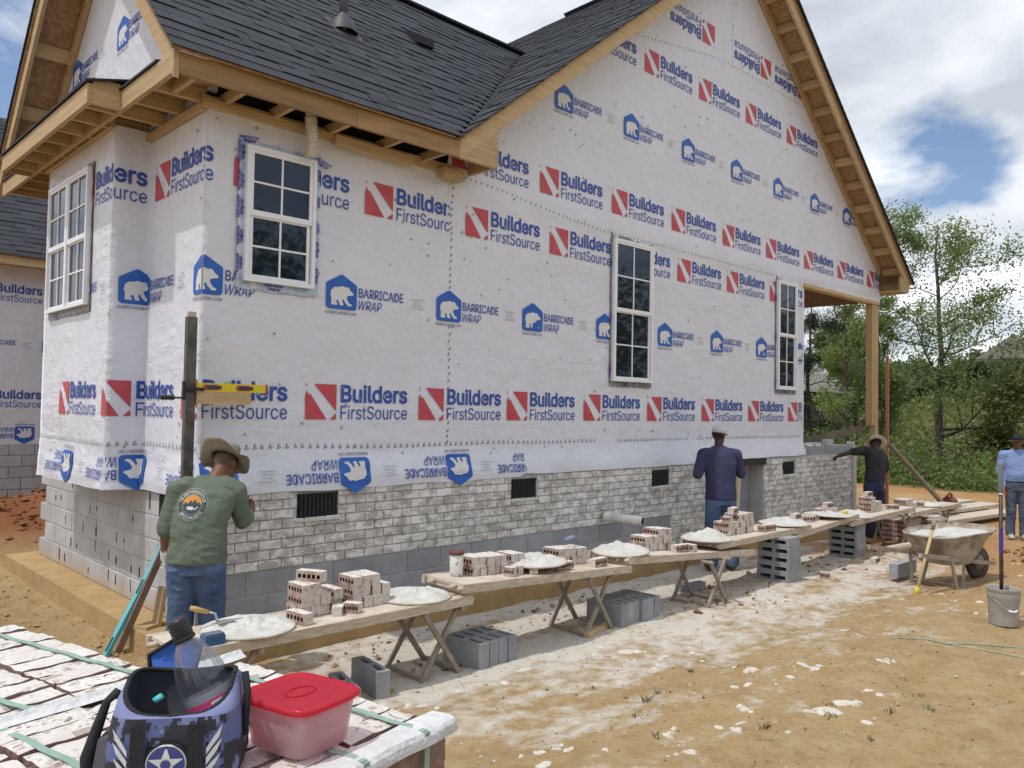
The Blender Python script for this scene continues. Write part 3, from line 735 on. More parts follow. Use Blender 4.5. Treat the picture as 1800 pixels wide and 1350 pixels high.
m_ = MB(); m_.box(-.355, -.315, 1.17, 3.2, 4.192, 4.26); m_.build('ledger_board', MWOODY, house)
m_ = MB(); m_.box(-.31, .0, 1.175, 3.2, 4.215, 4.23); m_.build('bump_out_cap', MOSB, house)
m_ = MB(); m_.box(XO+.04, -.008, -.37, 4.6, 4.305, 4.32); m_.box(-.64, XO-.003, .735, 3.43, 4.305, 4.32); tag(m_.build('soffit_deck', MOSB, house), kind='stuff')
# small pent roof across the gable
MPENT = MSHN
pr_ = MB()
def quadp(a, b_, c_, d_, th=.018): pr_.add([Vector(p) for p in (a, b_, c_, d_)]+[Vector(p)+Vector((0, 0, th)) for p in (a, b_, c_, d_)], [(3, 2, 1, 0), (4, 5, 6, 7), (0, 1, 5, 4), (1, 2, 6, 5), (2, 3, 7, 6), (3, 0, 4, 7)])
quadp((XO-.015, -.1, 4.35), (XO-.015, .70, 4.35), (-.01, .70, 4.46), (-.01, -.1, 4.46))
quadp((-.70, .66, 4.35), (-.70, 3.50, 4.35), (-.01, 3.50, 4.53), (-.01, .66, 4.53))
quadp((XO-.015, 3.505, 4.35), (XO-.015, 4.68, 4.35), (-.01, 4.68, 4.46), (-.01, 3.505, 4.46))
pr_.build('pent_roof', MPENT, house)
m_ = MB(); m_.prism([(-.66, 4.34), (XO, 4.34), (XO, 4.41)], lambda a, b_: (a, .70, b_), lambda a, b_: (a, .74, b_)); m_.build('return_board', MWOODX, house)
# far walls that close the building
m_ = MB(); m_.box(4.6, 13.2, 9.9, 10, .0, 4.4); m_.box(.1, 4.5, 4.16, 4.24, .0, 4.4); m_.build('back_wall', MWRAP, house)

# ------------------------------------------------------------------ rear wing seen past the left corner
rear = thing('house', 'second white wrapped house wing far left behind the red clay mound', 'house', (-2, 10.3, 0))
def ryp(a, b_, off=0.): return (a, 10.3-off, b_)
m_ = MB(); m_.box(-1.5, 4.5, 10.3, 10.4, 1.03, 4.25); m_.box(-1.5, -1.4, 10.4, 16, 1.03, 4.25); rw = m_.build('wall_wrap', MWRAP, rear)
for pr, mats, lst in ((BL, BMATS, [(-.95+1.26*k, 3.575) for k in range(0, 3)]+[(.35+1.26*k, 1.685) for k in range(-1, 2)]), (BB, BBM, [(-1.1+1.26*k, 2.67) for k in range(0, 3)])):
    for a0, b0 in lst:
        mb = MB()
        for pts, m in pr.p: mb.add([ryp(a0+a, b0+b_, .006+(.001 if m == 1 else 0)) for a, b_ in pts], [tuple(range(len(pts)))], m)
        mb.build('printed_logo', mats, rw)
for k in range(-1, 3):
    mb = MB()
    for pts, m in BB.p: mb.add([ryp(1.35+1.26*k-a, 1.345-b_, .006+(.001 if m == 1 else 0)) for a, b_ in pts], [tuple(range(len(pts)))], m)
    mb.build('printed_logo', BBM, rw)
m_ = MB(); m_.box(-1.47, 4.5, 10.33, 10.5, -.1, 1.03); rf_ = m_.build('foundation_wall', MMORT, rear)
bl2 = bev_box('wing_block', .395, .1, .194, .005, MBLKL)
for k in range(5):
    x = -1.27+(.2 if k % 2 else 0)
    while x < 2.2: inst('concrete_block', bl2, rf_, (x, 10.33, .02+.2032*k+.1)); x += .405
m_ = MB(); m_.box(-1.75, 4.5, 9.95, 10.6, -.4, .02); m_.build('footing', MFOOT, rear)
m_ = MB(); m_.box(-1.9, 4.9, 9.82, 9.86, 4.17, 4.33); m_.box(-1.9, 4.9, 9.86, 10.3, 4.21, 4.23); m_.build('fascia_board', MWOODX, rear)
rs = MB(); s = 0.
while s < 4.6:
    y = 9.8+s*SQ; z = 4.34+s*SQ; x = -1.9
    while x < 4.9: wd = random.uniform(.2, .45); rs.xbox(TR(x+wd/2, y+.03, z+.05+random.choice((0, .008))) @ Matrix.Rotation(R(45)-.06, 4, 'X'), wd-.003, .2, .012); x += wd
    s += .142
tag(rs.build('shingles', MSHN, rear), kind='stuff')
m_ = MB(); m_.add([(-1.9, 9.8, 4.34), (4.9, 9.8, 4.34), (4.9, 13.05, 7.59), (-1.9, 13.05, 7.59), (4.9, 16.3, 4.34), (-1.9, 16.3, 4.34)], [(0, 1, 2, 3), (3, 2, 4, 5)]); m_.build('roof', MOSB, rear)
m_ = MB(); m_.prism([(10.3, 4.25), (15.8, 4.25), (13.05, 7.0)], lambda a, b_: (-1.5, a, b_), lambda a, b_: (-1.4, a, b_)); m_.build('gable_wall', MWRAP, rear)
# ------------------------------------------------------------------ ground
def gh(x, y):
    z = -.16+.14*sst(-2.4, -3.9, y)                      # lower beside the wall, higher where the photographer stands
    z -= .10*sst(8, 13, x)
    # left side: trench along the footing, spoil bank further out
    l = sst(-.25, -.9, x)
    z = z*(1-l)+l*(-.22+.20*sst(-.5, -2.2, x)+.1*sst(2, -3, y))
    # red clay mound behind the left corner
    d = math.hypot((x-.2)/2.6, (y-7.2)/1.6); z += .62*math.exp(-d*d*1.1)*(1+.35*nz(x*2, y*2, 4))*sst(.9, -.1, x if y < 5 else -1)
    # small clay heap behind the wheelbarrow
    d = math.hypot((x-11.2)/1.6, (y+3.6)/.6); z += .16*math.exp(-d*d)
    a = sst(40, 10, math.hypot(x-3, y+2))
    z += a*(.030*nz(x*.7, y*.7, 1)+.018*nz(x*2.3, y*2.3, 2)+.010*nz(x*7, y*7, 3)+.005*nz(x*17, y*17, 5))
    for yo, dx_ in ((-3.05, 0.), (-3.75, 1.)):
        r_t = abs(y-(yo+.06*x+.06*nz(x*.5, dx_))); z -= .020*sst(.16, .05, r_t)*sst(.2, 1.5, x)*sst(9, 7, x)*(.6+.6*nz(x*1.3, dx_, 7)); z += .012*sst(.10, .0, abs(r_t-.2))*sst(.2, 1.5, x)*sst(9, 7, x)
    rough_ = sst(-2.1, -1.2, y)*sst(-.3, -.6, y)*sst(-.5, .5, x)*sst(12, 10, x)
    z += rough_*(.02*nz(x*4, y*4, 9)+.02*abs(nz(x*9, y*9, 10)))
    if x < -.3: z += .035*nz(x*5, y*5, 11)+.02*nz(x*13, y*13, 12)
    z += 3.7*sst(27, 82, x)
    return z
def axis(lo, hi, d0, far, grow=1.25):
    a = list(np.arange(lo, hi, d0)); s_ = d0; x = hi; 
    while x < far: a.append(x); s_ *= grow; x += s_
    a.append(far); s_ = d0; x = lo; b_ = []
    while x > -far: s_ *= grow; x -= s_; b_.append(x)
    return np.array(sorted(b_+a))
gx = axis(-3.2, 13, .055, 900); gy = axis(-6.2, 3.0, .055, 900)
V = [(x, y, gh(x, y)) for y in gy for x in gx]; nx_ = len(gx)
idx = np.arange(len(gy)*nx_).reshape(len(gy), nx_)
F = np.stack([idx[:-1, :-1], idx[:-1, 1:], idx[1:, 1:], idx[1:, :-1]], -1).reshape(-1, 4)
MG, t, b = newmat('sandy_clay_ground')
g = nn(t, 'ShaderNodeNewGeometry'); sp = nn(t, 'ShaderNodeSeparateXYZ'); t.links.new(g.outputs['Position'], sp.inputs[0])
X, Y = sp.outputs[0], sp.outputs[1]
def band(v, a, b_): return ramp(t, mathn(t, 'DIVIDE', mathn(t, 'SUBTRACT', v, a), b_-a) if b_ != a else v, [(0., 0.), (1., 1.)])
nA = noise_node(t, 1.3, 6, .6); nB = noise_node(t, 5, 7, .62); nC = noise_node(t, 24, 5, .65)
c = mixrgb(t, ramp(t, nA, [(.35, 0.), (.68, 1.)]), (.45, .315, .155), (.37, .255, .125))
c = mixrgb(t, ramp(t, nB, [(.40, 0.), (.70, 1.)]), c, (.50, .375, .22))
c = mixrgb(t, mathn(t, 'MULTIPLY', ramp(t, nC, [(.52, 0.), (.72, 1.)]), .55), c, (.23, .145, .07))
ow = mathn(t, 'MULTIPLY', band(X, 5.5, 9.5), ramp(t, noise_node(t, .8, 5, .6), [(.36, 0.), (.6, 1.)]))      # orange clay further along
c = mixrgb(t, mathn(t, 'MULTIPLY', ow, .8), c, (.42, .20, .075))
mo = mathn(t, 'MULTIPLY', band(Y, 4.8, 6.), band(X, 6, 3)); c = mixrgb(t, mo, c, (.26, .105, .045))
bk_m = band(X, -.2, -.8); c = mixrgb(t, mathn(t, 'MULTIPLY', bk_m, .65), c, mixrgb(t, nB, (.30, .20, .10), (.36, .245, .125)))   # darker brown dug soil beside the trench
# mortar dust: heavy under the planks, thinning out towards the camera
wv = nn(t, 'ShaderNodeMapping'); wv.inputs['Scale'].default_value = (.75, 1.5, 1); wv.inputs['Rotation'].default_value = (0, 0, .25); t.links.new(g.outputs['Position'], wv.inputs[0])
nD = noise_node(t, 1.6, 9, .66, vec=wv.outputs[0]); nE = noise_node(t, 7, 6, .62)
near = mathn(t, 'MULTIPLY', band(Y, -2.9, -1.75), band(X, -.9, .2)); near = mathn(t, 'MULTIPLY', near, mathn(t, 'MULTIPLY', band(X, 13, 9), band(Y, .6, -.1)))
far_ = mathn(t, 'MULTIPLY', band(Y, -4.4, -2.6), band(X, -.2, .8)); far_ = mathn(t, 'MULTIPLY', far_, mathn(t, 'MULTIPLY', band(X, 12, 7), band(Y, .6, -.1)))
th = mathn(t, 'ADD', mathn(t, 'MULTIPLY', near, .075), mathn(t, 'MULTIPLY', far_, .15))
dm = mathn(t, 'ADD', mathn(t, 'ADD', mathn(t, 'MULTIPLY', nD, .62), mathn(t, 'MULTIPLY', nE, .38)), th)
du = ramp(t, dm, [(.605, 0.), (.735, 1.)]); du = mathn(t, 'MULTIPLY', du, ramp(t, mathn(t, 'ADD', near, far_), [(.0, 0.), (.08, 1.)]))
c = mixrgb(t, mathn(t, 'MULTIPLY', du, .88), c, (.72, .69, .64))
gr = ramp(t, mathn(t, 'ADD', band(X, 20, 25), mathn(t, 'MULTIPLY', nA, .25)), [(.45, 0.), (.8, 1.)])
c = mixrgb(t, gr, c, mixrgb(t, nB, (.075, .12, .03), (.13, .15, .05)))
t.links.new(c, b.inputs['Base Color']); b.inputs['Roughness'].default_value = .96; b.inputs['Specular IOR Level'].default_value = .2
bump(t, b, mathn(t, 'ADD', mathn(t, 'MULTIPLY', nC, .8), noise_node(t, 75, 4, .7)), .8, .025)
tag(np_mesh('ground', V, F, MG, None, True), kind='structure')

# mortar splats on the dirt
MSPL = Mt('dried_mortar', (.66, .63, .58), (.52, .47, .40), 20, rough=.95, bmp=.5, bscale=70)
sp_ = MB(); rr = random.Random(3)
def splat(x, y, r, el=1.):
    z = gh(x, y); n_ = 12; a0 = rr.uniform(0, pi); vs = [(x, y, z+.010+r*.05)]
    for ring, (q, dz) in enumerate(((.6, .008+r*.04), (1., -.003))):
        for i in range(n_):
            a = 2*pi*i/n_; rad = r*q*(1+.62*nz(cos(a)*1.6+x*9, sin(a)*1.3+y*9, 2)); dx = rad*cos(a)*el; dy = rad*sin(a)
            xx, yy = x+dx*cos(a0)-dy*sin(a0), y+dx*sin(a0)+dy*cos(a0); vs.append((xx, yy, gh(xx, yy)+dz))
    fs = [(0, 1+i, 1+(i+1) % n_) for i in range(n_)]+[(1+i, 1+n_+i, 1+n_+(i+1) % n_, 1+(i+1) % n_) for i in range(n_)]
    sp_.add(vs, fs)
for i in range(420):
    x = rr.uniform(.3, 9.5); y = -1.8-abs(rr.gauss(0, 1.15)); 
    if y < -5.3: continue
    if nz(x*.9, y*.9, 21) < .05: continue
    splat(x, y, abs(rr.gauss(0, .018))+.005, rr.uniform(1, 2.4))
for x, y, r in ((1.3, -3.55, .045), (1.6, -3.75, .05), (2.0, -3.6, .06), (2.35, -3.35, .05), (2.2, -4.0, .06), (2.9, -4.05, .06), (2.5, -4.15, .085), (2.75, -3.2, .07), (3.2, -3.5, .06), (1.05, -3.75, .05), (3.6, -3.9, .05), (.75, -3.2, .04)):
    for k in range(4): splat(x+rr.gauss(0, r*.9), y+rr.gauss(0, r*.9), r*rr.uniform(.2, .6), 1.7)
tag(sp_.build('mortar_splats', MSPL, None, True), 'white dried mortar splats scattered over the tan dirt', 'mortar', kind='stuff')
# rubble under the planks and clods on the spoil bank
rb = MB(); rr = random.Random(5)
def rock(x, y, r, m):
    z = gh(x, y)+r*.25; bm = [(-1, 0, 0), (1, 0, 0), (0, -1, 0), (0, 1, 0), (0, 0, -1), (0, 0, 1)]
    a = rr.uniform(0, 6.3); M_ = Matrix.Rotation(a, 4, 'Z') @ Matrix.Rotation(rr.uniform(-.6, .6), 4, 'X'); P = [TR(x, y, z) @ M_ @ Vector((p[0]*r*rr.uniform(.7, 1.5), p[1]*r*rr.uniform(.6, 1.2), p[2]*r*rr.uniform(.5, .9))) for p in bm]
    rb.add(P, [(5, 0, 2), (5, 2, 1), (5, 1, 3), (5, 3, 0), (4, 2, 0), (4, 1, 2), (4, 3, 1), (4, 0, 3)], m)
for i in range(420):
    cx_, cy_, s_ = rr.choice(((4.8, -1.55, .45), (5.4, -1.6, .5), (7.4, -1.5, .5), (9.3, -1.5, .6), (3.6, -.9, .5), (2.0, -.9, .7), (1.2, -1.0, .5)))
    rock(rr.gauss(cx_, s_), rr.gauss(cy_, .28), abs(rr.gauss(.0, .015))+.006, rr.choice((0, 0, 0, 3, 3, 3, 2, 2, 1)))
for i in range(900):
    x = -rr.uniform(.32, 2.0); y = rr.uniform(-1.5, 4.2); rock(x, y, abs(rr.gauss(0, .012))+.005, 3)
for i in range(420):
    x = rr.uniform(-1.6, 1.3); y = rr.uniform(5.3, 8.2); rock(x, y, abs(rr.gauss(0, .03))+.012, 4)
for i in range(160): x = rr.gauss(11.2, .9); y = rr.gauss(-3.5, .35); rock(x, y, abs(rr.gauss(0, .03))+.01, 4)
for i in range(2600):
    x = rr.uniform(0, 8); y = rr.uniform(-5, -.6); rock(x, y, abs(rr.gauss(0, .005))+.002, rr.choice((3, 3, 0, 2)))
tag(rb.build('rubble', [Mt('rubble_brown', (.16, .10, .065), rough=.95), Mt('rubble_brick', (.20, .11, .08), rough=.9), Mt('rubble_mortar', (.5, .48, .44), rough=.95), Mt('clod_tan', (.40, .27, .13), rough=.95), Mt('clod_red', (.25, .105, .05), rough=.95)], None), 'small dirt clods and broken mortar lying on the ground', 'rubble', kind='stuff')
# sprouts of grass
gv = []; gf = []; rr = random.Random(9)
def tuft(x, y, n_, h):
    z = gh(x, y)
    for i in range(n_):
        a = rr.uniform(0, 6.3); l = h*rr.uniform(.4, .95); bx_, by_ = x+rr.gauss(0, .02), y+rr.gauss(0, .02); w_ = .004
        dx, dy = cos(a), sin(a); k = len(gv); le = rr.uniform(.4, 1.1)
        gv.extend([(bx_-dy*w_, by_+dx*w_, z), (bx_+dy*w_, by_-dx*w_, z), (bx_+dx*l*.5*le+dy*w_*.7, by_+dy*l*.5*le-dx*w_*.7, z+l*.6), (bx_+dx*l*le, by_+dy*l*le, z+l*.75)])
        gf.append((k, k+1, k+2, k+3))
for x, y, n_, h in ((1.75, -3.05, 22, .065), (1.95, -2.98, 14, .05), (2.55, -2.85, 12, .05), (1.45, -3.2, 10, .06), (2.15, -4.1, 9, .05), (2.5, -4.3, 10, .05), (2.75, -4.45, 9, .05), (2.35, -4.0, 8, .04), (3.0, -4.3, 8, .045), (1.2, -3.5, 8, .05), (1.7, -3.9, 8, .06), (3.3, -4.1, 6, .04), (2.0, -4.4, 8, .045)): tuft(x, y, n_, h)
for i in range(60): tuft(rr.uniform(1, 5), rr.uniform(-5, -3.2), 3, .022)
tag(np_mesh('grass_sprouts', gv, gf, Mt('grass', (.12, .14, .065), (.22, .18, .10), 3, rough=.8)), 'thin green grass sprouts growing in the tan dirt', 'grass', kind='stuff')

# ------------------------------------------------------------------ vegetation
def leafmat(name, c1, c2, c3):
    m, t, b = newmat(name); g = nn(t, 'ShaderNodeNewGeometry')
    c = mixrgb(t, g.outputs['Random Per Island'], c1, c2); c = mixrgb(t, ramp(t, noise_node(t, .55, 3), [(.35, 0.), (.68, 1.)]), c, c3)
    t.links.new(c, b.inputs['Base Color']); b.inputs['Roughness'].default_value = .6; b.inputs['Specular IOR Level'].default_value = .3
    tl = nn(t, 'ShaderNodeBsdfTranslucent'); t.links.new(c, tl.inputs[0]); ms = nn(t, 'ShaderNodeMixShader'); ms.inputs[0].default_value = .42
    o_ = t.nodes['Material Output']; t.links.new(b.outputs[0], ms.inputs[1]); t.links.new(tl.outputs[0], ms.inputs[2]); t.links.new(ms.outputs[0], o_.inputs[0]); return m
ML1 = leafmat('leaf_fresh', (.19, .27, .08), (.29, .36, .13), (.14, .21, .07))
ML2 = leafmat('leaf_mid', (.11, .16, .06), (.18, .22, .095), (.07, .115, .045))
ML3 = leafmat('leaf_yellowish', (.20, .23, .075), (.28, .29, .11), (.13, .17, .06))
ML4 = leafmat('pine_needle', (.022, .045, .018), (.045, .075, .03), (.02, .035, .018))
MBARK = Mt('bark', (.10, .085, .07), (.05, .042, .035), 9, rough=.95, bmp=.6, bscale=25)
def leaves(P, size, rng, aspect=.6):
    """P (n,3) centres -> quads"""
    n_ = len(P); a = rng.normal(size=(n_, 3)); a /= np.linalg.norm(a, axis=1)[:, None]; b_ = rng.normal(size=(n_, 3)); b_ -= a*(a*b_).sum(1)[:, None]; b_ /= np.linalg.norm(b_, axis=1)[:, None]
    s_ = (size*rng.uniform(.6, 1.35, n_))[:, None]; a = a*s_; b_ = b_*s_*aspect
    V = np.stack([P-a, P-b_*.9+a*.1, P+a, P+b_*.9+a*.1], 1).reshape(-1, 3); F = np.arange(4*n_).reshape(-1, 4); return V, F
def grow(rng, base, height, lean, nb, spread, r0, zfrac=.3, upb=.5, limbs=()):
    """tapered trunk with limbs; returns MB and twig points"""
    mb = MB(); top = base+np.array([lean[0], lean[1], height]); pts = []; k = 9
    for i in range(k): t_ = i/(k-1); pts.append(base+(top-base)*t_+np.array([rng.normal(0, .012*height*t_), rng.normal(0, .012*height*t_), 0]))
    mb.tube([tuple(p) for p in pts], [r0*(1-.9*(i/(k-1)))+.01 for i in range(k)], 8)
    tips = []
    def limb(p0, d, L, r, depth):
        q = [p0]; n_ = 5; dd = d.copy()
        for i in range(n_):
            dd = dd+rng.normal(0, .16, 3)+np.array([0, 0, .10*upb]); dd /= np.linalg.norm(dd); q.append(q[-1]+dd*L/n_)
        mb.tube([tuple(p) for p in q], [r*(1-.8*i/n_)+.004 for i in range(n_+1)], 5, caps=False)
        for i in (2, 3, 4, 5): tips.append((q[i], L*.22))
        if depth > 0:
            for j in range(3):
                d2 = dd+rng.normal(0, .75, 3); d2 /= np.linalg.norm(d2); limb(q[2+j], d2, L*rng.uniform(.35, .6), r*.5, depth-1)
    for i in range(nb):
        t_ = zfrac+(1-zfrac)*(i+rng.uniform(0, .9))/nb; t_ = min(t_, .98); p = pts[0]+(top-base)*t_; a = rng.uniform(0, 2*pi)+i*2.4
        d = np.array([cos(a), sin(a), rng.uniform(.1, .7)*upb*2]); d /= np.linalg.norm(d)
        limb(p, d, spread*(1.1-.65*abs(t_-.5)*1.2)*rng.uniform(.7, 1.15), r0*.32*(1.1-t_), 1)
    for (t_, a, L) in limbs:
        d = np.array([cos(a), sin(a), .22]); limb(base+(top-base)*t_, d/np.linalg.norm(d), L, r0*.4, 1)
    return mb, tips
def tree(label, pos, height, spread, seed, mat, nb=16, dens=60, lsize=.07, r0=.13, zfrac=.3, lean=(0, 0), upb=.5, limbs=(), name='tree', group='trees of the wood behind the site', aspect=.6, wid=1.):
    rng = np.random.default_rng(seed); base = np.array([pos[0], pos[1], pos[2] if len(pos) > 2 else gh(pos[0], pos[1])-.1])
    th_ = thing(name, label, 'tree', tuple(base), group)
    mb, tips = grow(rng, base, height, lean, nb, spread, r0, zfrac, upb, limbs)
    mb.build('trunk', MBARK, th_, True)
    P = np.concatenate([p+rng.normal(0, 1, (dens, 3))*np.array([s_, s_, s_*.75])*.85*wid for p, s_ in tips])
    V, F = leaves(P, lsize, rng, aspect); np_mesh('crown', V, F, mat, th_)
    return th_
tree('tall leafy tree with dark forked trunk right of the house gable', (26.0, 3.05), 8.6, 2.7, 11, ML1, 22, 44, .050, .14, .30, (.35, .2), .55, ((.12, -.55, 3.6), (.2, -.9, 3.2), (.17, -.2, 2.8)))
tree('slender pale leafy tree standing beside the porch post', (23.4, 5.0), 7.9, 1.4, 12, ML1, 16, 46, .046, .07, .2, (.2, .1), .8)
tree('thin upright tree just right of the orange pole', (24.5, 4.3), 7.2, 1.2, 13, ML1, 15, 46, .046, .07, .15, (-.1, .2), .8)
tree('leafy tree cut by the right edge of the picture', (26.8, -.55), 8.2, 2.2, 14, ML1, 18, 60, .054, .13, .25, (.1, -.3), .5)
tree('feathery pale tree seen through the porch opening', (35.5, 9.8), 7.0, 2.2, 15, ML1, 16, 30, .07, .1, .1, (0, 0), .6)
tree('bright green round tree seen low under the porch beam', (48.1, 17.1), 5.0, 3.2, 16, ML3, 18, 60, .13, .14, .1, (0, 0), .4)
tree('yellow green sapling behind the standing man', (27.4, .9), 3.6, 1.6, 17, ML3, 12, 46, .07, .05, .12, (0, 0), .5)
tree('dark pine with long needles seen past the wall corner', (29.1, 9.0), 6.6, 2.0, 18, ML4, 22, 70, .10, .12, .12, (0, 0), .15, aspect=.10)
for i, (x, y, h, s_) in enumerate(((57.5, 21.9, 6, 3.5), (58.3, 18.3, 5.5, 3.5), (64.6, 17.7, 5.5, 3.5), (73.8, 17.2, 6, 4), (71.3, 26.6, 7, 4), (78.2, 24.1, 7, 4.5), (87.3, 18.0, 6.5, 4.5), (80.3, 13.7, 6.5, 4))):
    tree(('far tree of the dark tree line, near the grey roofed house', 'far tree of the dark tree line, left of the thick forked trunk', 'far tree of the dark tree line, behind the thick forked trunk', 'far tree of the dark tree line, above the white truck', 'far tree of the tree line half hidden by the pine', 'tallest far tree between the two slender trunks', 'far tree of the dark tree line, above the dark shed', 'far tree of the dark tree line at the right edge')[i], (x, y), h*.34, s_*.7, 40+i, ML2, 14, 60, .34, .2, .05, upb=.4)
# undergrowth along the wood edge
rng = np.random.default_rng(77)
cl = []
for i in range(300):
    a = rng.uniform(0, 1); d_ = rng.uniform(0, 1)
    x = 21.8+4.4*d_+rng.normal(0, .3); y = 13.5-17.5*a; hgt = .35+.95*rng.uniform(0, 1)**1.4+.55*d_
    if y < 1.5: hgt *= .8
    if y > 9: hgt *= .7
    hgt *= .8
    cl.append((x+.12*(13.5-y)*.25, y, hgt))
P = np.concatenate([np.array([x, y, gh(x, y)+h*.45])+rng.normal(0, 1, (150, 3))*np.array([.42, .42, h*.36]) for x, y, h in cl]); P = P[P[:, 2] > -.35]
V, F = leaves(P, .06, rng); tag(np_mesh('undergrowth', V, F, ML1), 'dense green undergrowth along the edge of the wood', 'bushes', kind='stuff')
P2 = np.concatenate([np.array([x, y, gh(x, y)+h*.9])+rng.normal(0, 1, (26, 3))*np.array([.35, .35, h*.25]) for x, y, h in cl[::2]])
V, F = leaves(P2, .06, rng); tag(np_mesh('undergrowth_tops', V, F, ML3), 'pale yellow green shoots on top of the undergrowth', 'bushes', kind='stuff')
tw = MB()
for x, y, h in cl[::2]:
    for k in range(2): a = rng.uniform(0, 6.3); tw.tube([(x, y, gh(x, y)-.05), (x+.25*cos(a), y+.25*sin(a), gh(x, y)+h*.8), (x+.5*cos(a), y+.5*sin(a), gh(x, y)+h*1.25)], [.014, .009, .004], 4, caps=False)
tag(tw.build('brushwood_stems', MBARK), 'thin bare stems standing in the undergrowth', 'stems', kind='stuff')
# far meadow / brush rising behind
cl = [(x_, -6.25+(x_+2.64)*rng.uniform(.19, .54)) for x_ in rng.uniform(30, 78, 520)]
P = np.concatenate([np.array([x, y, gh(x, y)+.5])+rng.normal(0, 1, (40, 3))*np.array([1.1, 1.1, .45]) for x, y in cl])
V, F = leaves(P, .16, rng); tag(np_mesh('meadow_brush', V, F, ML3), 'yellow green brush covering the meadow behind the wood', 'bushes', kind='stuff')

# ------------------------------------------------------------------ far buildings
MROOFG = Mt('weathered_roof', (.30, .27, .25), (.24, .22, .21), 2, rough=.9)
MSIDE = Mt('far_siding', (.62, .64, .66), rough=.7); MSHAD = Mt('far_dark', (.05, .05, .055), rough=.8)
HX, HY, HZ = -8.3, -6.6, .25
h2 = thing('house', 'low house with weathered grey brown roof seen through the porch', 'house', (33.7, 12.9, 0))
q = MB(); q.box(35, 50, 19.2, 26, .0, 2.9); q.build('wall', Mt('far_brick', (.16, .13, .12), rough=.9), h2, False, TR(HX, HY, HZ))
q = MB(); q.add([(34.2, 18.2, 2.8), (47.5, 18.2, 2.8), (46.5, 22.6, 6.0), (34.2, 22.6, 6.0), (34.2, 27, 2.8), (47.5, 27, 2.8)], [(0, 1, 2, 3), (3, 2, 5, 4), (1, 5, 2)]); q.build('roof', MROOFG, h2, False, TR(HX, HY, HZ))
q = MB(); q.box(34.2, 47.6, 18.1, 18.2, 2.66, 2.82); q.build('gutter', MWHT, h2, False, TR(HX, HY, HZ))
q = MB(); q.box(37.6, 37.75, 18.3, 18.45, 0, 2.66); q.build('porch_column', MWHT, h2, False, TR(HX, HY, HZ))
q = MB(); q.prism([(19.0, 2.8), (24.5, 2.8), (21.7, 5.2)], lambda a, b_: (48.0, a, b_), lambda a, b_: (49.5, a, b_)); q.build('gable', MSIDE, h2, False, TR(HX, HY, HZ))
for i, (x, y) in enumerate(((36.6, 19.19), (40.5, 19.19))): q = MB(); q.box(x, x+1.1, y-.02, y, 1.0, 2.2); q.build('window', MGLS, h2, False, TR(HX, HY, HZ))
sh = thing('shed', 'dark open shed beside the far white buildings', 'shed', (82.5, 16.8, 3))
q = MB(); q.box(92, 96, .2, 4.6, 1.5, 3.6); q.build('wall', MSHAD, sh, False, TR(-10.50, 13.80, 2.1)); q = MB(); q.box(91.5, 96.5, -.2, 5., 3.6, 4.2); q.build('roof', Mt('tin_roof', (.34, .36, .40), rough=.5), sh, False, TR(-10.50, 13.80, 2.1))
sh = thing('building', 'far white building at the right edge beyond the meadow', 'building', (80.6, 14.4, 3))
q = MB(); q.box(94, 100, -6, -.4, 1.0, 5.0); q.build('wall', MSIDE, sh, False, TR(-14.40, 17.40, 2.1)); q = MB(); q.box(93.9, 94, -4.2, -3.0, 1.6, 3.6); q.build('window', MSHAD, sh, False, TR(-14.40, 17.40, 2.1)); q = MB(); q.prism([(-6.4, 5.), (0., 5.), (-3.2, 7.2)], lambda a, b_: (93.6, a, b_), lambda a, b_: (100.4, a, b_)); q.build('roof', MROOFG, sh, False, TR(-14.40, 17.40, 2.1))
tr_ = thing('truck', 'small white truck far off on the sunlit road', 'truck', (79.7, 17.1, 3))
q = MB(); q.prism([(7.6, 1.7), (11.4, 1.7), (11.4, 2.6), (10.2, 2.7), (9.6, 3.5), (8.0, 3.5), (7.6, 2.7)], lambda a, b_: (87.2, a, b_), lambda a, b_: (89, a, b_)); q.build('body', MSIDE, tr_, False, TR(-8.30, 7.60, 2.1))
q = MB(); q.prism([(8.1, 2.75), (9.9, 2.75), (9.45, 3.35), (8.15, 3.35)], lambda a, b_: (87.17, a, b_), lambda a, b_: (87.19, a, b_)); q.build('window', MSHAD, tr_, False, TR(-8.30, 7.60, 2.1))
for yy in (8.3, 10.7): q = MB(); q.tube([(87.1, yy, 1.6), (87.4, yy, 1.6)], .38, 12); q.build('wheel', MSHAD, tr_, False, TR(-8.30, 7.60, 2.1))
q = MB(); q.add([(x_, y_, gh(x_, y_)+.25) for x_, y_ in ((66, -10), (70, -10), (70, 45), (66, 45))], [(0, 1, 2, 3)]); tag(q.build('road', Mt('pale_road', (.50, .45, .36), rough=.95)), kind='structure')
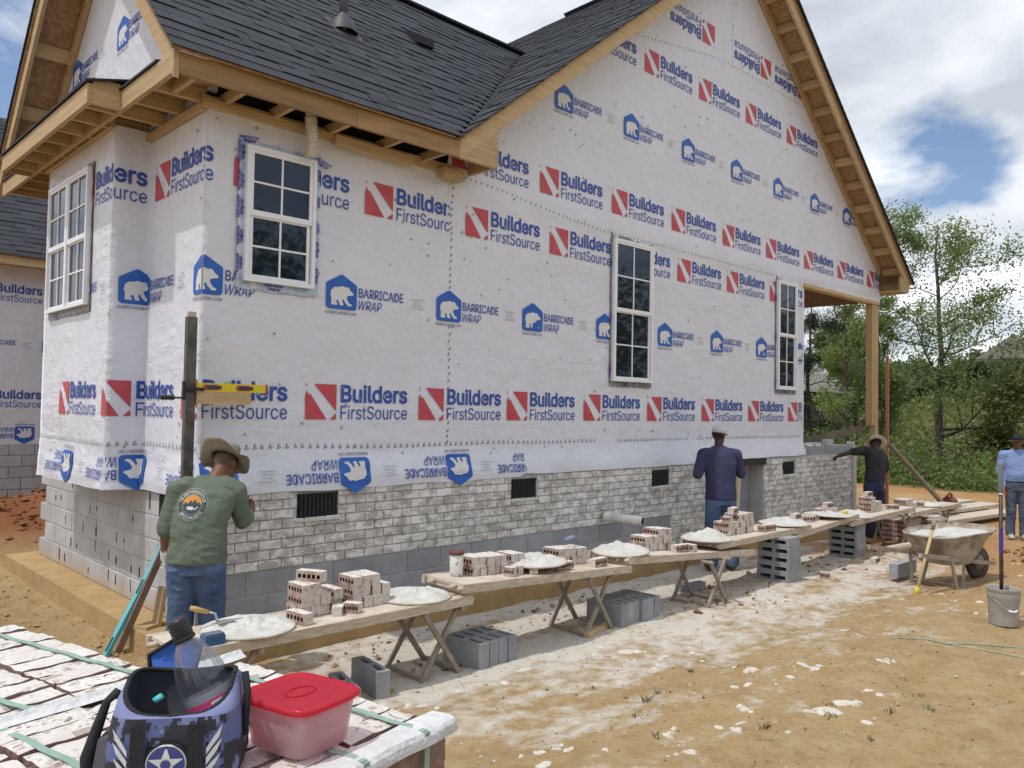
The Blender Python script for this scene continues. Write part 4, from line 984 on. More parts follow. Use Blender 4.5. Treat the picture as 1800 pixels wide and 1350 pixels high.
# ------------------------------------------------------------------ site materials
MPLANK = Mt('dusty_plank', (.46, .37, .27), (.60, .55, .47), 5, 7, .9, (.36, .66), (2, 8, 8), .4, 12)
MDUST = Mt('mortar_dusted_deck', (.62, .57, .50), (.46, .37, .27), 6, 8, .95, (.40, .70), None, .4, 40)
MSTEEL = Mt('dusty_steel', (.34, .29, .24), (.23, .19, .15), 14, rough=.8)
MMOR = Mt('wet_white_mortar', (.66, .65, .625), (.52, .51, .485), 9, rough=.75, bmp=.7, bscale=38, bdist=.02)
MPAN = Mt('mortar_board', (.42, .37, .30), (.55, .52, .46), 16, rough=.85)
MRB, t, b = newmat('loose_brick')                # red cored brick, white slurry on its face side
g = nn(t, 'ShaderNodeNewGeometry'); r_ = rnd(t)
c = mixrgb(t, r_, (.24, .115, .085), (.33, .20, .165)); c = mixrgb(t, ramp(t, noise_node(t, 18, 5, .6), [(.40, 0.), (.62, 1.)]), c, (.47, .39, .35))
at_ = nn(t, 'ShaderNodeAttribute', attribute_name='coat'); wf = mathn(t, 'MULTIPLY', at_.outputs['Fac'], ramp(t, noise_node(t, 26, 5, .65), [(.34, 0.), (.48, 1.)]))
c = mixrgb(t, wf, c, (.68, .65, .61)); t.links.new(c, b.inputs['Base Color']); b.inputs['Roughness'].default_value = .9
bump(t, b, noise_node(t, 90, 4, .6), .5, .004)
MHOLE = Mt('brick_core', (.07, .04, .032), rough=.95)
MCMU = Mt('new_grey_block', (.33, .345, .365), (.27, .28, .30), 7, rough=.95, bmp=.6, bscale=120, var=.10)
MWIREC = Mt('galvanised', (.55, .55, .55), rough=.4, metal=.7)

def cored_brick(L=.196, D=.072, H=.070, nh=5):
    """brick lying on edge: length along y, bed faces on +-x (thickness H), height D. core holes on bed faces."""
    mb = MB(); x0, x1, y0, y1, z0, z1 = -H/2, H/2, -L/2, L/2, 0, D
    coat = []
    def face(vs, fs, m, cv): mb.add(vs, fs, m); coat.extend([cv]*len(fs))
    face([(x0, y0, z1), (x1, y0, z1), (x1, y1, z1), (x0, y1, z1)], [(0, 1, 2, 3)], 0, 1.)
    face([(x0, y0, z0), (x1, y0, z0), (x1, y1, z0), (x0, y1, z0)], [(3, 2, 1, 0)], 0, .3)
    face([(x0, y0, z0), (x1, y0, z0), (x1, y0, z1), (x0, y0, z1)], [(0, 1, 2, 3)], 0, .75)
    face([(x0, y1, z0), (x1, y1, z0), (x1, y1, z1), (x0, y1, z1)], [(3, 2, 1, 0)], 0, .75)
    hw = .0115; hh = .013; cz = D*.5
    for s_, xx in ((-1, x0), (1, x1)):
        ys = [y0]
        for i in range(nh): c_ = y0+L*(i+.72)/(nh+.44); ys += [c_-hw, c_+hw]
        ys.append(y1); zs = [z0, cz-hh, cz+hh, z1]
        for i in range(len(ys)-1):
            for j in range(3):
                q = [(xx, ys[i], zs[j]), (xx, ys[i+1], zs[j]), (xx, ys[i+1], zs[j+1]), (xx, ys[i], zs[j+1])]
                o_ = (0, 3, 2, 1) if s_ < 0 else (0, 1, 2, 3)
                if i % 2 == 1 and j == 1:
                    dx = -s_*.03; q2 = [(p[0]+dx, p[1], p[2]) for p in q]
                    face(q2, [o_], 1, 0.)
                    for k in range(4):
                        a, b_ = q[k], q[(k+1) % 4]; a2, b2 = q2[k], q2[(k+1) % 4]; face([a, b_, b2, a2], [(0, 1, 2, 3) if s_ < 0 else (3, 2, 1, 0)], 1, 0.)
                else: face(q, [o_], 0, 0.06)
    me = bpy.data.meshes.new('cored_brick'); me.from_pydata(mb.v, [], mb.f); me.materials.append(MRB); me.materials.append(MHOLE)
    me.polygons.foreach_set('material_index', mb.m); a = me.attributes.new('coat', 'FLOAT', 'FACE'); a.data.foreach_set('value', coat); me.update(); return me
CB = cored_brick()
def loose(name, loc, rot, label, cat, group, me=None, scale=(1, 1, 1)):
    o = inst(name, me or CB, None, loc, rot, scale); return tag(o, label, cat, group)

# ------------------------------------------------------------------ planks (x0,x1,z left,z right of the top)
PL = [(-.78, 1.42, .395, .395), (1.32, 3.36, .49, .385), (3.32, 5.58, .462, .292), (4.90, 7.0, .425, .437), (6.62, 8.42, .362, .462), (8.2, 10.52, .372, .405), (10.2, 12.5, .335, .335)]
PLAB = ['long dusty scaffold plank nearest the camera, carrying two brick stacks', 'second scaffold plank, with the white cup at its left end', 'third scaffold plank, sloping down behind the second', 'scaffold plank resting on the front block pier', 'short scaffold plank between the two block piers', 'scaffold plank in front of the man in black', 'farthest scaffold plank beside the wheelbarrow']
PY0, PY1 = -1.68, -1.17
def pz(i, x): x0, x1, a, b_ = PL[i]; return a+(b_-a)*(x-x0)/(x1-x0)
for i, (x0, x1, za, zb) in enumerate(PL):
    y0 = PY0+(.0, .0, .0, .02, .03, .04, .0)[i]; y1 = y0+.5
    th_ = thing('scaffold_plank', PLAB[i], 'plank', ((x0+x1)/2, (y0+y1)/2, min(za, zb)-.06), 'scaffold planks along the wall')
    sl = math.atan2(zb-za, x1-x0); L = math.hypot(x1-x0, zb-za); M_ = TR(x0, 0, za) @ Matrix.Rotation(-sl, 4, 'Y')
    q = MB(); q.box(.02, L-.02, y0+.036, y1-.036, -.022, 0); q.build('deck', MDUST, th_, False, M_)
    for ya in (y0, y1-.034): q = MB(); q.box(0, L, ya, ya+.034, -.062, .002); q.build('side_rail', MPLANK, th_, False, M_)
    for xx in (.03, L-.05, L*.34, L*.66): q = MB(); q.box(xx, xx+.03, y0+.035, y1-.035, -.058, -.024); q.build('cross_bar', MPLANK, th_, False, M_)
    for ya in (y0+.12, y1-.12, y0+.02): q = MB(); q.tube([(-.03, ya, -.03), (.04, ya, -.03)], .018, 8); q.build('rung_end', MPLANK, th_, True, M_)
    q = MB(); q.tube([(L-.03, y0+.03, -.03), (L+.025, y0+.03, -.03)], .018, 8); q.build('rung_end', MPLANK, th_, True, M_)

def trestle(xc, yc, zt, zg, label, hw=.17):
    th_ = thing('folding_trestle', label, 'trestle', (xc, yc, zg), 'folding steel trestles')
    for ya in (yc-.22, yc+.2):
        for s_ in (-1, 1): q = MB(); q.beam((xc-s_*hw, ya+s_*.012, zg), (xc+s_*hw, ya+s_*.012, zt), .026, .034); q.build('leg', MSTEEL, th_)
    for s_ in (-1, 1):
        q = MB(); q.beam((xc+s_*hw, yc-.23, zg+.015), (xc+s_*hw, yc+.21, zg+.015), .03, .026); q.build('foot_bar', MSTEEL, th_)
        q = MB(); q.tube([(xc+s_*hw, yc-.27, zt-.01), (xc+s_*hw, yc+.25, zt-.01)], .018, 8); q.build('top_bar', MSTEEL, th_)
trestle(1.15, -1.42, .325, -.16, 'crossed leg trestle holding the right end of the nearest plank')
trestle(-.45, -1.42, .325, -.16, 'crossed leg trestle under the near end of the nearest plank')
trestle(2.95, -1.42, .345, -.16, 'crossed leg trestle between the two stacks of grey blocks')
trestle(4.68, -1.55, .300, -.17, 'crossed leg trestle left of the front block pier')
trestle(10.15, -1.42, .335, -.20, 'crossed leg trestle just left of the wheelbarrow', .2)
trestle(11.9, -1.42, .27, -.20, 'farthest crossed leg trestle behind the wheelbarrow', .2)

# ------------------------------------------------------------------ mortar pans
def pan(x, y, z, r, label, seed, tilt=(0, 0), hgt=.055):
    th_ = thing('mortar_board', label, 'mortar', (x, y, z), 'round mortar boards on the planks')
    M_ = TR(x, y, z) @ Matrix.Rotation(tilt[0], 4, 'X') @ Matrix.Rotation(tilt[1], 4, 'Y')
    q = MB(); q.lathe([(0, .0), (r, .0), (r+.006, .007), (r, .014), (0, .014)], 36); q.build('board', MPAN, th_, True, M_)
    V = []; F = []; nr, na = 26, 60
    for i in range(nr+1):
        rr_ = r*.97*i/nr
        for j in range(na):
            a = 2*pi*j/na; xx, yy = rr_*cos(a), rr_*sin(a); e = 1-(i/nr)**2.2
            h = .017+e*(hgt*(.65+.9*nz(xx*5+seed, yy*5, 1))+.034*nz(xx*13+seed, yy*13, 2)+.016*nz(xx*30, yy*30+seed, 3)+.007*nz(xx*70, yy*70+seed, 4))
            edge = 1+.05*nz(cos(a)*2+seed, sin(a)*2, 5); V.append(tuple(M_ @ Vector((xx*edge, yy*edge, max(.0145, h) if i < nr else .0142))))
    for i in range(nr):
        for j in range(na): F.append((i*na+j, i*na+(j+1) % na, (i+1)*na+(j+1) % na, (i+1)*na+j))
    np_mesh('mortar_heap', V, F, MMOR, th_, True)
pan(-.25, -1.44, .398, .285, 'round board of white mortar with a trowel stuck in it, nearest the camera', 1, hgt=.05)
pan(1.06, -1.42, .398, .275, 'round board of white mortar at the right end of the nearest plank', 2, hgt=.045)
pan(2.33, -1.44, .505, .27, 'round board of mortar propped on red bricks', 3, (0, -.02), .05)
pan(3.50, -1.44, .465, .27, 'round board of mortar at the left end of the third plank', 4, (0, -.04), .07)
pan(4.98, -1.44, .44, .27, 'heaped round board of mortar in front of the man in the purple shirt', 5, hgt=.085)
pan(6.75, -1.42, .45, .30, 'round board of mortar before the crawl space opening', 6, hgt=.06)
pan(7.95, -1.42, .455, .30, 'tilted round board of mortar on the short plank', 7, (0, .05), .04)
pan(8.75, -1.40, .385, .30, 'round board of mortar behind the knees of the man in black', 8, hgt=.07)
pan(11.5, -1.40, .345, .28, 'farthest round board of mortar near the red gas can', 9, hgt=.05)
# trowel
th_ = thing('trowel', 'wooden handled trowel stuck in the nearest mortar board', 'trowel', (-.43, -1.28, .42))
q = MB(); q.tube([(-.565, -1.30, .548), (-.53, -1.31, .535), (-.46, -1.325, .51)], [.014, .017, .013], 10); q.build('handle', Mt('handle_wood', (.50, .32, .13), rough=.6), th_, True)
q = MB(); q.tube([(-.462, -1.325, .511), (-.42, -1.335, .497), (-.405, -1.34, .44)], .007, 8); q.build('shank', MWIREC, th_, True)
q = MB(); q.prism([(-.42, -.05), (-.40, .05), (-.22, .0)], lambda a, b_: (a, -1.34+b_, .440), lambda a, b_: (a, -1.34+b_, .443)); q.build('blade', MWIREC, th_)
q = MB(); q.box(-.62, -.50, -1.66, -1.58, .398, .45); q.box(-.615, -.505, -1.655, -1.585, .45, .463, 1)
tag(q.build('brush', [Mt('blue_plastic', (.03, .11, .26), rough=.5), Mt('bristle', (.12, .16, .22), rough=.9)]), 'small blue scrub brush beside the nearest mortar board', 'brush')

# ------------------------------------------------------------------ brick stacks on the planks
def ORD(i, n_): return 'leftmost' if i == 0 else 'rightmost' if i == n_-1 else ('second', 'third', 'fourth', 'fifth', 'sixth')[i-1]+' from left'
def stack(x0, yc, pi_, rows, label, group, dz0=0., jit=.012, rot=0.):
    """rows: list of lists of x slots (in brick widths) per layer; bricks on edge, length across the plank"""
    for k, row in enumerate(rows):
        for s_ in row:
            x = x0+s_*.076
            k_n = ('bottom' if k == 0 else 'top' if k == len(rows)-1 else 'middle') if len(rows) > 1 else 'single'
            lb = '%s layer brick, %s, in the %s' % (k_n, ORD(row.index(s_), len(row)), label)
            loose('brick', (x+random.uniform(-.004, .004), yc+random.uniform(-jit, jit), pz(pi_, x)+.003+dz0+k*.0725), (0, 0, rot+random.uniform(-.05, .05)), lb, 'brick', group)
def r_(a, b_): return list(range(a, b_))
stack(.14, -1.36, 0, [[0, 1, 2], [0, 1, 2], [0, 1], ], 'left stack on the nearest plank', 'bricks of the left stack on the nearest plank')
loose('brick', (.235, -1.36, .395+3*.0725+.003), (0, 0, .5), 'single red brick on top of the left stack on the nearest plank', 'brick', None)
loose('brick', (.06, -1.52, .398), (0, 0, .12), 'pale brick lying in front of the left stack on the nearest plank', 'brick', None)
stack(.55, -1.36, 0, [[0, 1, 2, 3], [0, 1, 2, 3], [0, 1, 2]], 'stepped stack by the second mortar board', 'bricks of the right stack on the nearest plank')
stack(.42, -1.30, 0, [[0], [0]], 'low pile between the nearest stacks', 'bricks between the stacks on the nearest plank')
loose('brick', (.36, -1.50, .398), (0, 0, -.7), 'broken red brick end standing in front of the low pile', 'brick', None, scale=(1, .5, .8))
loose('brick', (.47, -1.51, .398), (0, 0, .55), 'turned pale brick in front of the low pile', 'brick', None, scale=(1, .6, .9))
stack(1.66, -1.34, 1, [r_(0, 5), r_(0, 5)], 'row beside the white cup', 'bricks beside the white cup')
stack(2.10, -1.32, 1, [[0, 1], [0, 1]], 'small pile left of propped board', 'bricks left of the propped mortar board')
for k, (x, y, l) in enumerate(((1.92, -1.56, 'short red brick half standing before the row beside the cup'), (2.03, -1.52, 'red brick with its cores facing the camera'), (2.17, -1.57, 'white faced red brick half near the propped mortar board'))): loose('brick', (x, y, pz(1, x)+.003), (0, 0, (.5, .2, -.6)[k]), l, 'brick', None, scale=(1, .45, 1))
for k in range(2): loose('brick', (2.30+.27*k, -1.55, pz(1, 2.4)+.003), (0, 0, pi/2+.05*k), ('left', 'right')[k]+' front red brick lying under the propped mortar board', 'brick', 'red bricks under the propped mortar board', scale=(1, 1, .8))
loose('brick', (2.3, -1.3, pz(1, 2.4)+.003), (0, 0, pi/2), 'rear red brick lying under the propped mortar board', 'brick', 'red bricks under the propped mortar board', scale=(1, 1, .8))
stack(2.72, -1.30, 1, [r_(0, 5), r_(0, 5)], 'row right of propped board', 'bricks at the right end of the second plank')
loose('brick', (3.02, -1.56, pz(1, 3.0)+.003), (0, 0, pi/2+.1), 'whole red brick lying in front of the row on the second plank', 'brick', None)
stack(3.95, -1.32, 2, [r_(0, 7), r_(0, 6), [3, 4, 5]], 'long stack on the third plank', 'bricks in the middle of the third plank')
loose('brick', (4.32, -1.55, pz(2, 4.3)+.003), (0, 0, pi/2-.1), 'red brick lying before the long stack on the third plank', 'brick', None)
loose('brick', (4.50, -1.55, pz(2, 4.5)+.003), (0, 0, .1), 'pale brick end before the heaped mortar board', 'brick', None, scale=(1.2, .6, 1))
stack(5.45, -1.36, 3, [r_(0, 7), r_(0, 7), [3, 4, 5, 6]], 'tall stack before purple shirted man', 'bricks of the tall stack on the fourth plank')
loose('brick', (5.66, -1.36, pz(3, 5.6)+.003+3*.0725), (0, 0, pi/2+.25), 'brick lying across the top of the tall stack', 'brick', None)
loose('brick', (5.47, -1.40, pz(3, 5.5)+.003+2*.0725), (0, 0, .1), 'red brick end on the low side of the tall stack', 'brick', None, scale=(1, .5, .9))
loose('brick', (6.14, -1.54, pz(3, 6.1)+.003), (0, 0, pi/2-.15), 'red brick with cores facing out before the third mortar heap', 'brick', None)
loose('brick', (6.02, -1.52, pz(3, 6.0)+.003), (0, 0, .3), 'small pale brick half next to the cored red brick', 'brick', None, scale=(1, .4, 1))
stack(7.05, -1.30, 4, [r_(0, 4), ], 'low pile on the short plank', 'bricks on the short plank'); loose('brick', (7.18, -1.36, pz(4, 7.1)+.0765), (0, 0, pi/2+.1), 'red brick lying on the low pile of the short plank', 'brick', None)
stack(7.45, -1.40, 4, [[0, 1, 2.4]], 'strewn halves on the short plank', 'brick halves on the short plank', jit=.06, rot=.5)
stack(8.10, -1.28, 4, [[0, 1, 2, 3]], 'pile ending the short plank', 'bricks at the end of the short plank'); loose('brick', (8.24, -1.3, pz(4, 8.2)+.0765), (0, 0, pi/2), 'top red brick of the pile at the end of the short plank', 'brick', None)
stack(9.35, -1.36, 5, [r_(0, 6), r_(0, 5), [0, 1]], 'pile before the man in black', 'bricks before the man in black')
loose('brick', (9.42, -1.36, pz(5, 9.4)+.003+3*.0725), (0, 0, pi/2), 'red brick on top of the pile before the man in black', 'brick', None)
loose('brick', (9.95, -1.5, pz(5, 9.9)+.003), (0, 0, .8), 'grey mortar covered brick at the end of the sixth plank', 'brick', None)
stack(10.75, -1.34, 6, [r_(0, 6), r_(0, 4)], 'pile on the farthest plank', 'bricks on the farthest plank')
loose('brick', (11.25, -1.45, pz(6, 11.2)+.003), (0, 0, .2), 'pale brick end beside the pile on the farthest plank', 'brick', None, scale=(1.3, .6, 1.2))
# white cup
th_ = thing('cup', 'white speckled plastic cup with red brown rim on the second plank', 'cup', (1.52, -1.36, pz(1, 1.52)))
zc = pz(1, 1.52)+.003
q = MB(); q.lathe([(0, 0), (.046, 0), (.052, .03), (.055, .165), (.05, .17)], 20, (1.52, -1.36, zc)); q.build('body', Mt('speckled_white', (.72, .71, .69), (.05, .05, .05), 30, 3, .5, (.62, .66)), th_, True)
q = MB(); q.lathe([(.05, .165), (.061, .17), (.061, .195), (.05, .2), (0, .197)], 20, (1.52, -1.36, zc)); q.build('rim', Mt('rim_brown', (.14, .065, .055), rough=.6), th_, True)
q = MB(); q.tube([(2.86, -1.3, .62), (2.93, -1.33, .635), (3.0, -1.3, .625)], [.02, .03, .02], 8); tag(q.build('work_glove', Mt('blue_grey_cloth', (.20, .24, .32), rough=.9), None, True), 'crumpled blue grey glove on the bricks of the second plank', 'glove')
q = MB(); q.lathe([(0, 0), (.03, 0), (.034, .07), (0, .07)], 14, (8.17, -1.56, pz(4, 8.1)+.003)); q.lathe([(.02, .02), (.035, .03), (.035, .06)], 14, (8.17, -1.56, pz(4, 8.1)+.003)); tag(q.build('tape_measure', Mt('yellow_plastic', (.75, .62, .06), rough=.4), None, True), 'small yellow tape measure on the short plank', 'tape measure')

# ------------------------------------------------------------------ concrete blocks
def cmu(L=.395, W=.095, H=.195, slots=2):
    """standing block: W along x, L along y, H tall, slots through top"""
    mb = MB(); xs = [-W/2, -W/2+.026, W/2-.026, W/2]; g_ = .034; l = (L-g_*(slots+1))/slots; ys = [-L/2]
    for i in range(slots): a = -L/2+g_+i*(l+g_); ys += [a, a+l]
    ys.append(L/2)
    for zf, s_ in ((H, 1), (0, -1)):
        for i in range(3):
            for j in range(len(ys)-1):
                q = [(xs[i], ys[j], zf), (xs[i+1], ys[j], zf), (xs[i+1], ys[j+1], zf), (xs[i], ys[j+1], zf)]; o_ = (0, 1, 2, 3) if s_ > 0 else (3, 2, 1, 0)
                if i == 1 and j % 2 == 1:
                    if s_ > 0:
                        d_ = [(p[0], p[1], .02) for p in q]; mb.add(d_, [(0, 1, 2, 3)])
                        for k in range(4): mb.add([q[k], q[(k+1) % 4], d_[(k+1) % 4], d_[k]], [(0, 1, 2, 3)])
                    else: mb.add(q, [o_])
                else: mb.add(q, [o_])
    mb.add([(xs[0], ys[0], 0), (xs[3], ys[0], 0), (xs[3], ys[-1], 0), (xs[0], ys[-1], 0), (xs[0], ys[0], H), (xs[3], ys[0], H), (xs[3], ys[-1], H), (xs[0], ys[-1], H)], [(0, 1, 5, 4), (1, 2, 6, 5), (2, 3, 7, 6), (3, 0, 4, 7)])
    me = bpy.data.meshes.new('hollow_block'); me.from_pydata(mb.v, [], mb.f); me.materials.append(MCMU); me.update(); return me
CM = cmu()
for i in range(4): loose('concrete_block', (1.49+.103*i, -1.52+.02*random.uniform(-1, 1), gh(1.6, -1.6)-.005), (0, 0, .08), ORD(i, 4)+' grey hollow block of the four by the nearest trestle', 'block', 'four grey blocks by the nearest trestle', CM)
for i in range(6): loose('concrete_block', (3.22+.105*i, -1.50+.02*random.uniform(-1, 1), gh(3.4, -1.6)-.005), (0, (0, 0, 0, 0, 0, .10)[i], .05), ORD(i, 6)+' grey hollow block of the six under the third plank', 'block', 'six grey blocks under the third plank', CM)
loose('concrete_block', (.60, -1.55, gh(.6, -1.6)-.01), (0, 0, -.12), 'upright grey block standing alone behind the brick pallet', 'block', None, CM)
loose('concrete_block', (.36, -1.60, gh(.35, -1.6)-.02), (0, 0, -.25), 'low grey block just behind the pallet, left of the upright one', 'block', None, CM, scale=(1, 1, .8)); loose('concrete_block', (.24, -1.56, gh(.25, -1.6)-.02), (0, 0, -.2), 'half hidden grey block farthest left behind the pallet', 'block', None, CM, scale=(1, 1, .75))
def pier(xc, yc, zt, lab, grp, n_=5):
    zb = gh(xc, yc)-.01; h = (zt-zb)/n_
    for k in range(n_):
        o = inst('concrete_block', CM, None, (xc+.1*(h/.095)*0+.14, yc+random.uniform(-.006, .006), zb+k*h+h/2), (0, -pi/2, random.uniform(-.02, .02)), (h/.0965, 1, 1.45)); tag(o, ('lowest', 'second lowest', 'middle', 'second highest', 'topmost')[k]+' '+lab, 'block', grp)
pier(6.28, -1.60, pz(3, 6.3)-.063, 'grey hollow block laid flat in the front pier under the planks', 'blocks of the front pier')
pier(8.70, -1.36, pz(5, 8.7)-.063, 'grey hollow block laid flat in the rear pier under the planks', 'blocks of the rear pier', 5)
loose('concrete_block', (5.05, -1.2, gh(5.05, -1.2)-.02), (0, 0, 1.3), 'grey block lying in the rubble behind the third trestle', 'block', None, CM, scale=(1, .9, .6))
loose('brick', (8.45, -1.85, gh(8.4, -1.9)), (0, 0, pi/2+.1), 'pale cored brick lying on the ground by the rear pier', 'brick', None)
loose('brick', (6.85, -1.9, gh(6.8, -1.9)), (0, 0, .4), 'dusty brick lying on the ground by the front pier', 'brick', None, scale=(1, .6, 1))
q = MB(); q.beam((2.76, -1.66, gh(2.8, -1.7)+.02), (3.11, -1.60, gh(3.1, -1.6)+.02), .05, .05); tag(q.build('wood_block', MWOODX), 'short weathered board lying under the feet of the second trestle', 'board')

# ------------------------------------------------------------------ mason's corner pole, level and clamp on the left corner
th_ = thing('corner_pole', 'dark steel masonry corner pole clamped at the left house corner', 'pole', (-.14, -.16, .02))
q = MB(); q.box(-.18, -.105, -.185, -.135, .02, 2.46); q.box(-.172, -.113, -.177, -.143, 2.46, 2.5, 1); q.build('tube', [Mt('dark_steel_tube', (.075, .07, .065), (.15, .14, .13), 10, rough=.6, metal=.3), MPLANK], th_)
q = MB(); q.box(-.19, -.05, -.215, -.187, 1.90, 1.925); q.tube([(-.34, -.2, 1.845), (-.19, -.2, 1.845)], .007, 8); q.tube([(-.37, -.2, 1.845), (-.27, -.2, 1.845)], .017, 10); q.box(-.21, -.19, -.215, -.187, 1.83, 1.97); q.build('clamp', MMETB, th_)
th_ = thing('wood_block', 'short new two by four clamped to the corner pole under the level', 'board', (.1, -.17, 1.8)); q = MB(); q.box(-.10, .335, -.20, -.15, 1.80, 1.895); q.build('body', MWOODX, th_)
th_ = thing('spirit_level', 'yellow spirit level lying on the clamped wood block', 'level', (.2, -.17, 1.9))
MYEL = Mt('level_yellow', (.74, .56, .03), rough=.35); MRDP = Mt('level_red', (.35, .08, .10), rough=.4)
q = MB(); q.box(-.10, .46, -.195, -.165, 1.897, 1.962); q.build('body', MYEL, th_)
for x in (.03, .29): q = MB(); q.prism([(x-.06+.02*cos(a)*(1 if True else 1)+(.08 if cos(a) > 0 else 0), 1.93+.022*sin(a)) for a in [k*pi/6 for k in range(12)]], lambda a, b_: (a, -.1955, b_), lambda a, b_: (a, -.199, b_)); v_ = q.build('vial_window', MRDP, th_); q = MB(); q.box(x-.055, x+.06, -.2025, -.1995, 1.917, 1.943); q.build('vial', Mt('vial_dark', (.06, .05, .08), rough=.3), v_)
q = MB(); q.box(.46, .48, -.197, -.163, 1.895, 1.964); q.build('end_cap', MRDP, th_)
q = MB(); q.box(.12, .17, -.19, -.17, 1.962, 1.975); q.build('top_vial', Mt('vial_green', (.25, .55, .15), rough=.3), th_)
# teal level and pole leaning on the left block wall
th_ = thing('long_level', 'long teal box level leaning against the left block wall', 'level', (-.50, .55, -.2))
pa, pb_ = Vector((-.50, .50, -.24)), Vector((.0, .42, .80))
q = MB(); q.beam(pa, pb_, .03, .065, 0, (0, 1, 0)); q.build('body', Mt('teal_paint', (.10, .42, .50), rough=.4), th_)
for f_ in (.14, .55, .9): a = pa.lerp(pb_, f_-.05); c_ = pa.lerp(pb_, f_+.05); n_ = Vector((-.9, -.25, .35)).normalized()*.003; q = MB(); q.beam(a+n_, c_+n_, .031, .028, 0, (0, 1, 0)); q.build('hand_hole', MMETB, th_)
q = MB(); q.beam((-.42, .44, -.2), (.0, .36, .86), .05, .03, 0, (0, 1, 0)); tag(q.build('story_pole', Mt('old_board', (.22, .15, .11), (.14, .10, .08), 8, rough=.9)), 'thin brown board leaning beside the teal level', 'board')
q = MB(); q.beam((-.27, .34, .03), (-.10, .44, .03), .12, .03); q.xbox(TR(-.10, .40, .17) @ Matrix.Rotation(.15, 4, 'Y'), .03, .12, .30); tag(q.build('wood_scrap', MWOODZ), 'short yellow board scraps standing on the footing by the level', 'board')
# orange pole at the far corner, leaning board
q = MB(); q.box(13.195, 13.245, -.2, -.15, -.2, 2.93); tag(q.build('corner_pole', Mt('orange_paint', (.46, .19, .11), (.38, .17, .10), 5, rough=.7)), 'orange masonry pole standing at the far porch corner', 'pole')
q = MB(); q.beam((12.5, -1.35, .345), (11.55, -.85, 1.32), .1, .04); tag(q.build('leaning_board', Mt('grey_board', (.30, .26, .19), (.22, .19, .14), 5, rough=.9)), 'grey board leaning up behind the man in black', 'board')
# gauge board held at the opening
q = MB(); q.beam((7.0, -.62, .42), (7.42, -.42, 1.28), .07, .035, 0, (0, 1, 0)); tag(q.build('wood_level', Mt('level_wood', (.50, .42, .26), rough=.6)), 'pale wooden level held upright by the man in the purple shirt', 'level')

# ------------------------------------------------------------------ wheelbarrow
wb = thing('wheelbarrow', 'mortar caked wheelbarrow full of wet mortar on the right', 'wheelbarrow', (7.4, -3.0, -.05))
MTRAY = Mt('mortar_caked_steel', (.42, .38, .33), (.20, .15, .11), 5, 7, .8, (.42, .62), None, .5, 20)
MWBH = Mt('caked_wood', (.30, .25, .20), (.42, .38, .33), 8, rough=.9)
gz = gh(7.4, -3.0)
BW = TR(7.42, -3.05, gz) @ rotz(-.22)           # local +x = towards the wheel
def tray_pt(u, a, z):                            # u 0 rim 1 bottom
    pass
q = MB(); na = 36; V = []; prof = [(0, .615), (.25, .55), (.6, .40), (.9, .29), (1, .27)]
for k, (u_, z) in enumerate(prof):
    for j in range(na):
        a = 2*pi*j/na; ex = (abs(cos(a))**.6)*(1 if cos(a) > 0 else -1); ey = (abs(sin(a))**.6)*(1 if sin(a) > 0 else -1)
        L0 = .62 if cos(a) > 0 else .50; L1 = .18 if cos(a) > 0 else .30
        V.append((.03+ex*(L0+(L1-L0)*u_), ey*(.34+(.22-.34)*u_), z+(.03*cos(a) if u_ < .5 else 0)))
q.add(V, [(k*na+j, (k+1)*na+j, (k+1)*na+(j+1) % na, k*na+(j+1) % na) for k in range(len(prof)-1) for j in range(na)]+[tuple(range((len(prof)-1)*na, len(prof)*na))])
tr2 = q.build('tray', MTRAY, wb, True, BW); md = tr2.modifiers.new('s', 'SOLIDIFY'); md.thickness = .008
q = MB(); q.tube([BW @ Vector(V[j % na]) for j in range(na+1)], .012, 6, caps=False); q.build('rim', MTRAY, wb, True)
V2 = []; F2 = []
for i in range(13):
    for j in range(na):
        v = V[j]; s_ = i/12; x, y = .03+(v[0]-.03)*s_*.95, v[1]*s_*.95; V2.append(tuple(BW @ Vector((x, y, .575+.03*cos(2*pi*j/na)*s_+.025*nz(x*5, y*5, 3)+.012*nz(x*16, y*16, 4)))))
for i in range(12):
    for j in range(na): F2.append((i*na+j, (i+1)*na+j, (i+1)*na+(j+1) % na, i*na+(j+1) % na))
np_mesh('mortar_load', V2, F2, MMOR, wb, True)
for s_ in (-1, 1):
    q = MB(); q.beam((-.98, s_*.30, .46), (.78, s_*.13, .20), .04, .045); q.build('handle', MWBH, wb, False, BW)
    q = MB(); q.beam((-.30, s_*.24, .36), (-.22, s_*.26, .0), .035, .02); q.beam((-.22, s_*.26, .012), (-.05, s_*.24, .012), .035, .02); q.beam((-.06, s_*.24, .01), (.02, s_*.20, .33), .03, .02); q.build('leg', MWBH, wb, False, BW)
    q = MB(); q.beam((.35, s_*.17, .27), (.62, s_*.06, .19), .03, .02); q.build('wheel_bracket', MSTEEL, wb, False, BW)
q = MB(); q.beam((-.20, -.25, .06), (-.20, .25, .06), .03, .02); q.build('leg_brace', MSTEEL, wb, False, BW)
q = MB(); q.lathe([(.10, -.04), (.17, -.05), (.20, -.02), (.20, .02), (.17, .05), (.10, .04)], 24); wh = q.build('wheel', Mt('tyre', (.05, .047, .043), (.14, .12, .10), 9, rough=.9), wb, True, BW @ TR(.66, 0, .20) @ Matrix.Rotation(pi/2, 4, 'X'))
q = MB(); q.lathe([(0, -.03), (.10, -.035), (.10, .035), (0, .03)], 16); q.build('rim', MSTEEL, wh, True, BW @ TR(.66, 0, .20) @ Matrix.Rotation(pi/2, 4, 'X'))
